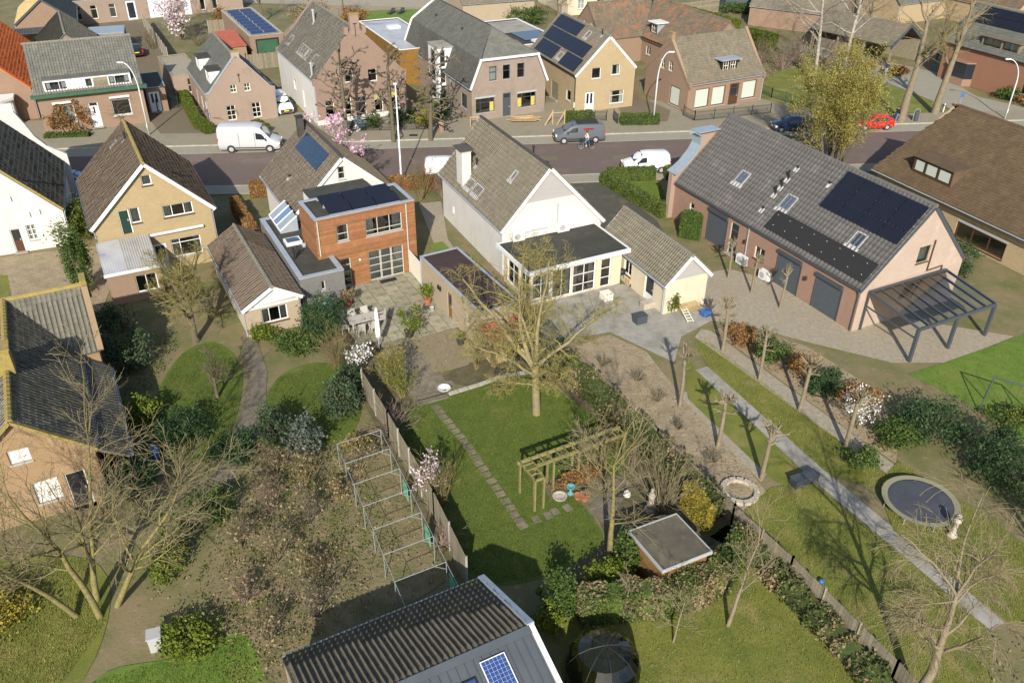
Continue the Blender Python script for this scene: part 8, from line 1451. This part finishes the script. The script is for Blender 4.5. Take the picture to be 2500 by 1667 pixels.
# wood store
def woodstore(lb, p, w, l, rz, full=True):
    t = thing('wood_store', lb, 'wood store', (*p, 0), rz); pl = Plane((-w / 2, -l / 2, 1.75), (1, 0, 0), (0, l, .35)); mb = MB(); pl.box(mb, -.06, w + .06, -.08, l + .06, 0, .03)
    for i in range(int(w / .12)): pl.box(mb, i * .12, i * .12 + .045, -.08, l + .06, .03, .065)
    mb.build('roof', 'tile_red', t)
    for x in (-w / 2 + .05, w / 2 - .05):
        for y in (-l / 2 + .05, l / 2 - .05): mb = MB(); mb.box((x, y, .9), (.09, .09, 1.8)); mb.build('post', 'wood_grey', t)
    g = random.Random(4); mb = MB()
    for i in range(int(w / .13)):
        for k in range(11):
            r_ = g.uniform(.05, .068); mb.tube([(-w / 2 + .1 + i * .13, -l / 2 + .02 + g.uniform(-.04, .04), .12 + k * .13), (-w / 2 + .1 + i * .13, l / 2 - .1, .12 + k * .13)], r_, 6)
    o = mb.build('logs', 'logwood', t); o['kind'] = 'stuff'
woodstore('open wood store with ribbed red roof and stacked logs beside the garage', (-1.15, 44.7), 1.1, 1.6, R(28)); woodstore('second red-roofed wood store half behind the walnut tree', (.5, 45.6), .8, 1.7, R(28))
CF = thing('cold_frame', 'dark-framed glass cold frame behind the walnut trunk', 'cold frame', (2.3, 45.7, 0), R(30)); mb = MB()
for a, b in (((-.6, -.8, 0), (-.6, -.8, 1.2)), ((.6, -.8, 0), (.6, -.8, 1.2)), ((-.6, .8, 0), (-.6, .8, 1.6)), ((.6, .8, 0), (.6, .8, 1.6)), ((-.6, -.8, 1.2), (.6, -.8, 1.2)), ((-.6, .8, 1.6), (.6, .8, 1.6)), ((-.6, -.8, 1.2), (-.6, .8, 1.6)), ((.6, -.8, 1.2), (.6, .8, 1.6))): mb.bar(a, b, .06)
mb.build('frame', 'darkgreen', CF); mb = MB(); mb.face([(-.57, -.77, 1.21), (.57, -.77, 1.21), (.57, .77, 1.6), (-.57, .77, 1.6)]); mb.build('pane', 'glass_sky', CF)
# ------------------------------------------------------------------ neighbours' things
TR = thing('trampoline', 'round black trampoline with green edge pad on the right lawn', 'trampoline', (20.5, 31.7, 0)); mb = MB(); mb.lathe([(.02, .42), (1.55, .40), (1.56, .38), (.02, .36)], (0, 0, 0), 40); mb.build('jumping_mat', 'tramp', TR); mb = MB(); n = 40
for k in range(n):
    a, b = 2 * math.pi * k / n, 2 * math.pi * (k + 1) / n; c = [(r_ * math.cos(q), r_ * math.sin(q), zz) for r_, zz, q in ((1.56, .43, a), (1.85, .45, a), (1.85, .45, b), (1.56, .43, b))]; mb.face(c)
mb.build('edge_pad', 'pad_green', TR)
for k in range(8): a = k * math.pi / 4; mb = MB(); mb.tube([(1.75 * math.cos(a), 1.75 * math.sin(a), 0), (1.75 * math.cos(a), 1.75 * math.sin(a), .43)], .03, 6); mb.build('leg', 'galv', TR)
glassmat('net_black', (.30, .31, .32), .02)
NC = thing('netted_cage', 'dome-shaped cage covered in black netting at the bottom edge', 'cage', (3.75, 21.6, 0), R(10)); mb = MB(); N = 24; rings = [(1.5, 0), (1.5, .9), (1.38, 1.4), (1.05, 1.8), (.6, 2.02), (.02, 2.1)]
for (r0, z0), (r1, z1) in zip(rings, rings[1:]):
    for k in range(N): a, b = 2 * math.pi * k / N, 2 * math.pi * (k + 1) / N; mb.face([(r0 * math.cos(a), r0 * math.sin(a), z0), (r0 * math.cos(b), r0 * math.sin(b), z0), (r1 * math.cos(b), r1 * math.sin(b), z1), (r1 * math.cos(a), r1 * math.sin(a), z1)])
mb.build('netting', 'net_black', NC, smooth=True)
for k in range(4): a = k * math.pi / 4; mb = MB(); mb.tube([(s * r_ * math.cos(a) * .99, s * r_ * math.sin(a) * .99, zz) for s, r_, zz in [(1, r, z) for r, z in rings] + [(-1, r, z) for r, z in rings[::-1]]], .02, 5); mb.build('hoop', 'black', NC)
dv = Vector((1.8, -4.0)).normalized(); nv = Vector((-dv.y, dv.x)) * -1
BFL = ['highest, against the dry arching shrub', 'second from the top of the fence', 'third along the fence, below the dry shrub', 'fourth along the fence, level with the pink magnolia shrub', 'fifth along the fence, above the barn', 'sixth along the fence, close to the barn', 'lowest, just above the barn gutter']
for i in range(7):
    t0 = 1.2 + i * 1.85; bx, by = -7.0 + dv.x * t0 * .9, 36.4 + dv.y * t0 * .9
    BF = thing('bean_frame', 'thin galvanised bean frame ' + BFL[i], 'frame', (bx, by, 0), math.atan2(dv.y, dv.x), 'galvanised frames along the fence'); mb = MB(); mb.tube([(0, -.35, 0), (0, -.35, 1.7)], .02, 6); mb.tube([(0, -2.7, 0), (0, -2.7, 1.5)], .02, 6); mb.build('post', 'galv', BF); mb = MB(); mb.tube([(0, -.35, 1.7), (0, -2.7, 1.5)], .018, 6); mb.tube([(0, -.35, 1.25), (0, -.9, 1.65)], .018, 5); mb.build('crossbar', 'galv', BF); mb = MB(); mb.tube([(0, -.35, 1.68), (1.66, -.35, 1.68)], .015, 5); mb.build('rail', 'galv', BF); mb = MB(); mb.tube([(0, -2.7, 1.48), (1.66, -2.7, 1.48)], .015, 5); mb.build('rail', 'galv', BF)
    if i in (2, 4, 6): mb = MB(); mb.box((.6, -.3, .75), (.7, .03, .9)); mb.build('net_patch', 'green_net', BF)
def acunit(lb, p, z, rz): t = thing('heat_pump', lb, 'heat pump', (*p, z), rz); mb = MB(); mb.box((0, 0, .38), (.95, .36, .7)); mb.build('case', 'white', t); mb = MB(); mb.lathe([(.25, 0), (.24, .012), (.02, .012)], (-.12, -.185, .38), 18, Matrix.Rotation(R(90), 3, 'X')); mb.build('fan_grille', 'grey_paint', t); mb = MB(); mb.box((-.3, 0, .02), (.08, .34, .06)); mb.box((.3, 0, .02), (.08, .34, .06)); mb.build('feet', 'black', t)
q = lambda x, y: (N4q[0] + x * math.cos(R(25.8)) - y * math.sin(R(25.8)), N4q[1] + x * math.sin(R(25.8)) + y * math.cos(R(25.8)))
acunit('white air conditioner on the black roof by the drainpipe', q(1.05, -6.25), 2.88, R(26)); acunit('white air conditioner on the black roof at its left end', q(-2.6, -6.3), 2.88, R(26))
acunit('white heat pump box beside the white barn house door', (17.3, 57.7), .05, R(-62)); acunit('white heat pump box before the middle roller shutter', (18.45, 55.3), .05, R(-62))
BQ = thing('barbecue', 'dark kettle barbecue on the terrace by the annex', 'barbecue', (7.9, 54.9, .02)); mb = MB(); mb.lathe([(.05, .55), (.26, .65), (.3, .8), (.27, .95), (.05, 1.05)], (0, 0, 0), 14); mb.build('kettle', 'black', BQ, smooth=True)
for k in range(3): a = k * 2.09; mb = MB(); mb.tube([(.25 * math.cos(a), .25 * math.sin(a), 0), (.12 * math.cos(a), .12 * math.sin(a), .65)], .02, 5); mb.build('leg', 'black', BQ)
CT = thing('wooden_cart', 'wooden cart with a yellow box on the terrace', 'cart', (8.7, 54.4, .02), R(26)); mb = MB(); mb.box((0, 0, .35), (.9, .5, .3)); mb.build('box', 'wood_pale', CT); mb = MB(); mb.box((.15, 0, .58), (.35, .35, .16)); mb.build('crate', 'yellow_stuff', CT)
for x in (-.3, .3): mb = MB(); mb.lathe([(.14, -.02), (.14, .02)], (x, -.28, .14), 12, Matrix.Rotation(R(90), 3, 'X')); mb.build('wheel', 'tyre', CT)
LD = thing('ladder', 'pinkish-white ladder lying at the annex corner', 'ladder', (11.7, 50.6, .1), R(100)); mb = MB(); mb.bar((-1.6, -.2, .1), (1.6, -.2, .5), .05); mb.bar((-1.6, .2, .1), (1.6, .2, .5), .05); mb.build('stiles', 'cream', LD); mb = MB(); [mb.bar((-1.5 + i * .3, -.2, .11 + .4 * (i * .3 + .1) / 3.2), (-1.5 + i * .3, .2, .11 + .4 * (i * .3 + .1) / 3.2), .035) for i in range(11)]; mb.build('rungs', 'cream', LD)
for i, (p, m, lb, d) in enumerate((((6.6, 52.3), 'cream', 'cream garden cushion box on the terrace', (.7, .7, .5)), ((9.4, 51.2), 'stone', 'pale stone trough on the terrace', (1.0, .5, .45)), ((8.6, 49.2), 'anthracite', 'dark covered crate at the terrace edge', (.8, .6, .6)), ((13.2, 50.2), 'blue_toy', 'blue crate beside the ladder', (.6, .5, .35)), ((15.2, 33.4), 'anthracite', 'dark garden bench box at the path end', (1.5, .5, .5)), ((12.1, 50.9), 'logwood', 'low rack of firewood at the annex corner', (1.4, .5, .5)))):
    t = thing('garden_box', lb, 'box', (*p, .02), R(26)); mb = MB(); mb.box((0, 0, d[2] / 2 - .03), (d[0], d[1], d[2] - .06)); mb.build('case', m, t); mb = MB(); mb.box((0, 0, d[2] - .03), (d[0] + .06, d[1] + .06, .05)); mb.build('lid', m, t)
SH = thing('stone_heap', 'round grey stone fire ring beside the last pollard', 'fire ring', (11.7, 32.6, 0)); 
for k in range(14): a = k * 2 * math.pi / 14; mb = MB(); mb.box((.85 * math.cos(a), .85 * math.sin(a), .1), (.34, .26, .2), Matrix.Rotation(a + 1.57, 3, 'Z')); mb.build('stone', 'stone', SH)
S2 = thing('white_statue', 'white stone column beside the trampoline', 'statue', (21.3, 29.7, 0)); mb = MB(); mb.lathe([(.25, 0), (.25, .15), (.14, .25), (.12, .9), (.2, 1.0), (.22, 1.15), (.1, 1.2), (.14, 1.35), (.02, 1.45)], (0, 0, 0), 12); mb.build('column', 'stone', S2, smooth=True)
mb = MB(); mb.lathe([(.03, 0), (.11, .04), (.14, .12), (.11, .2), (.03, .24)], (0, 0, 0), 12); o = mb.build('toy_ball', 'blue_toy', None, smooth=True, label='blue toy ball on the lower right lawn', cat='ball'); o.location = (14.1, 26.7, 0)
VF = thing('water_butt', 'dark water butt at the old house wall', 'water butt', (-18.9, 34.8, 0)); mb = MB(); mb.lathe([(.22, 0), (.25, .4), (.22, .75), (.02, .77)], (0, 0, 0), 14); mb.build('barrel', 'blue_toy', VF)
BX = thing('compost_box', 'pale box standing in the lower left garden', 'box', (-14.6, 22.9, 0), R(20)); mb = MB(); mb.box((0, 0, .4), (.5, .5, .8)); mb.build('case', 'grey_paint', BX); mb = MB(); mb.box((0, 0, .84), (.58, .58, .07)); mb.build('lid', 'grey_paint', BX)
SW = thing('swing_frame', 'dark metal swing frame on the right lawn', 'swing', (28.6, 39.5, 0), R(-35)); 
for x in (-1.3, 1.3):
    for y in (-.8, .8): mb = MB(); mb.tube([(x, y, 0), (x * .9, 0, 2.1)], .04, 6); mb.build('leg', 'anthracite', SW)
mb = MB(); mb.tube([(-1.2, 0, 2.1), (1.2, 0, 2.1)], .045, 6); mb.build('crossbar', 'anthracite', SW); mb = MB(); mb.box((0, 0, .5), (.5, .2, .04)); mb.build('seat', 'black', SW); mb = MB(); mb.tube([(-.22, 0, .5), (-.22, 0, 2.1)], .01, 4); mb.tube([(.22, 0, .5), (.22, 0, 2.1)], .01, 4); mb.build('ropes', 'black', SW)
# ------------------------------------------------------------------ weeds and litter covering the beds (nobody could count them)
def weeds(name, label, poly, n, ms, size, h, seed):
    rng = np.random.default_rng(seed); P = np.array(poly); lo, hi = P.min(0), P.max(0); q = rng.uniform(lo, hi, (n * 2, 2)); q = np.array([p for p in q if inside(poly, *p)]); c = q[rng.integers(0, len(q), 90)]
    k = c[rng.integers(0, len(c), len(q) // 2)] + rng.normal(0, .35, (len(q) // 2, 2)); q = np.concatenate([q[len(q) // 2:], np.array([p for p in k if inside(poly, *p)])])
    z = .02 + np.abs(rng.normal(0, h, len(q))); V, F = quads(np.column_stack([q, z]), size, rng, .6); o = nmesh(name, V, F, ms); tag(o, label, 'weeds', None, 'stuff')
weeds('garden_weeds', 'dry weeds and leaf litter covering the kitchen garden', [(-13.6, 36.2), (-7.6, 36.9), (-2.9, 26.6), (-10, 20), (-13, 24)], 3000, 'leaf_dry', 0.066, 0.072, 1)
weeds('bed_weeds', 'green weeds between the kitchen garden rows', [(-14.6, 36.2), (-8.6, 36.0), (-4.9, 28.6), (-10, 20), (-14, 24)], 3200, 'leaf_hedge2', 0.061, 0.072, 2)
weeds('plot_litter', 'dead stalks scattered over the vegetable plot', [(3.6, 45.4), (6.4, 47.4), (8.6, 45.5), (10.0, 40.8), (12.2, 35), (12.8, 32.8), (11.2, 31.2), (7.4, 38.6)], 1300, 'leaf_dry', 0.061, 0.036, 3)
weeds('left_ground_cover', 'mixed ground cover in the gardens at the left', [(-26, 48), (-21.2, 46), (-21.5, 37), (-16, 33.5), (-15, 28), (-19, 30), (-22, 37)], 4000, 'leaf_hedge', 0.066, 0.048, 4)
weeds('left_litter', 'brown leaf litter in the gardens at the left', [(-30, 58), (-22, 50), (-21.3, 46), (-21.4, 37), (-15, 33), (-13, 20), (-17, 26), (-24, 37)], 3000, 'leaf_dry', 0.066, 0.036, 5)
weeds('border_plants', 'low plants in the border beside the brick terrace', [(-3.7, 42.0), (-4.2, 43.1), (-2.4, 44.2), (0, 45.0), (2.4, 44.5), (1.4, 43.4), (-.6, 42.9), (-2.2, 41.7)], 450, 'leaf_hedge2', 0.041, 0.042, 6)
weeds('shrub_bed_litter', 'brown leaves under the pollards of the back row', [(13.4, 48.3), (15.2, 49), (19, 46.5), (22, 41.5), (21.9, 38), (20.6, 35), (19.2, 37.3)], 1750, 'leaf_beech', 0.061, 0.048, 7)
weeds('park_litter', 'dry leaves on the ground under the birches', [(30, 106), (36, 113), (42, 117), (46, 112), (40, 120), (31, 120)], 1750, 'leaf_dry', 0.128, 0.048, 8)
weeds('corner_ground_cover', 'rough growth in the lower right corner', [(19.5, 24), (21.5, 24.6), (27, 24), (30, 30), (32, 20), (19, 18)], 2000, 'leaf_dry', 0.071, 0.060, 9)
# old garden paving laid as pieces, road repairs and covers
op_ = bpy.data.objects['old_paving']; poly = [(-8.2, 45.5), (-6.75, 46.5), (-4.8, 42.95), (-3.7, 41.9), (-3.85, 41.2), (-5.6, 40.2), (-6.3, 41.6)]; me = piece((.58, .39, .03), 'slab_old'); c_, s_ = math.cos(R(30)), math.sin(R(30))
for i in range(-8, 9):
    for j in range(-12, 13):
        u, v = i * .6 + (j % 2) * .3, j * .41; x, y = -5.6 + c_ * u - s_ * v, 43.2 + s_ * u + c_ * v
        if inside(poly, x, y): o = link('slab', me, None, op_); o.location = (x, y, .008 + rg_.uniform(0, .01)); o.rotation_euler = (0, 0, R(30) + rg_.gauss(0, .012))
for i, (x, y, w, d, m) in enumerate(((-20, 76.5, 3.2, 1.4, 'paver_dark'), (2, 79.5, 4.5, 1.0, 'paver_brown'), (24, 83, 2.5, 1.6, 'paver_dark'), (10.5, 80.2, 1.6, 1.2, 'paver_brown'))): flat('road_patch', [(x - w / 2, y - d / 2 - w * .05), (x + w / 2, y - d / 2 + w * .05), (x + w / 2, y + d / 2 + w * .05), (x - w / 2, y + d / 2 - w * .05)], .009, m)
for i, (x, y, lb) in enumerate(((-19.0, 77.6, 'round manhole cover in the road behind the solar-panelled house'), (3.0, 78.6, 'round manhole cover in the road before the tall-chimney house'), (20.0, 82.4, 'round manhole cover in the road near the barn house gable'))): mb = MB(); mb.lathe([(.38, 0), (.38, .012), (.3, .013), (.02, .013)], (0, 0, .006), 20); o = mb.build('manhole_cover', 'iron', None, label=lb, cat='manhole cover', group='manhole covers in the road'); o.location = (x, y, 0)
weeds('terrace_weeds', 'moss and weeds in the joints of the brick terrace', [(-6.7, 46.7), (-3.7, 48.2), (-2.2, 45.6), (-2.7, 43.9), (-3.9, 43.2), (-4.8, 43.0)], 700, 'leaf_dry', .05, .02, 12)
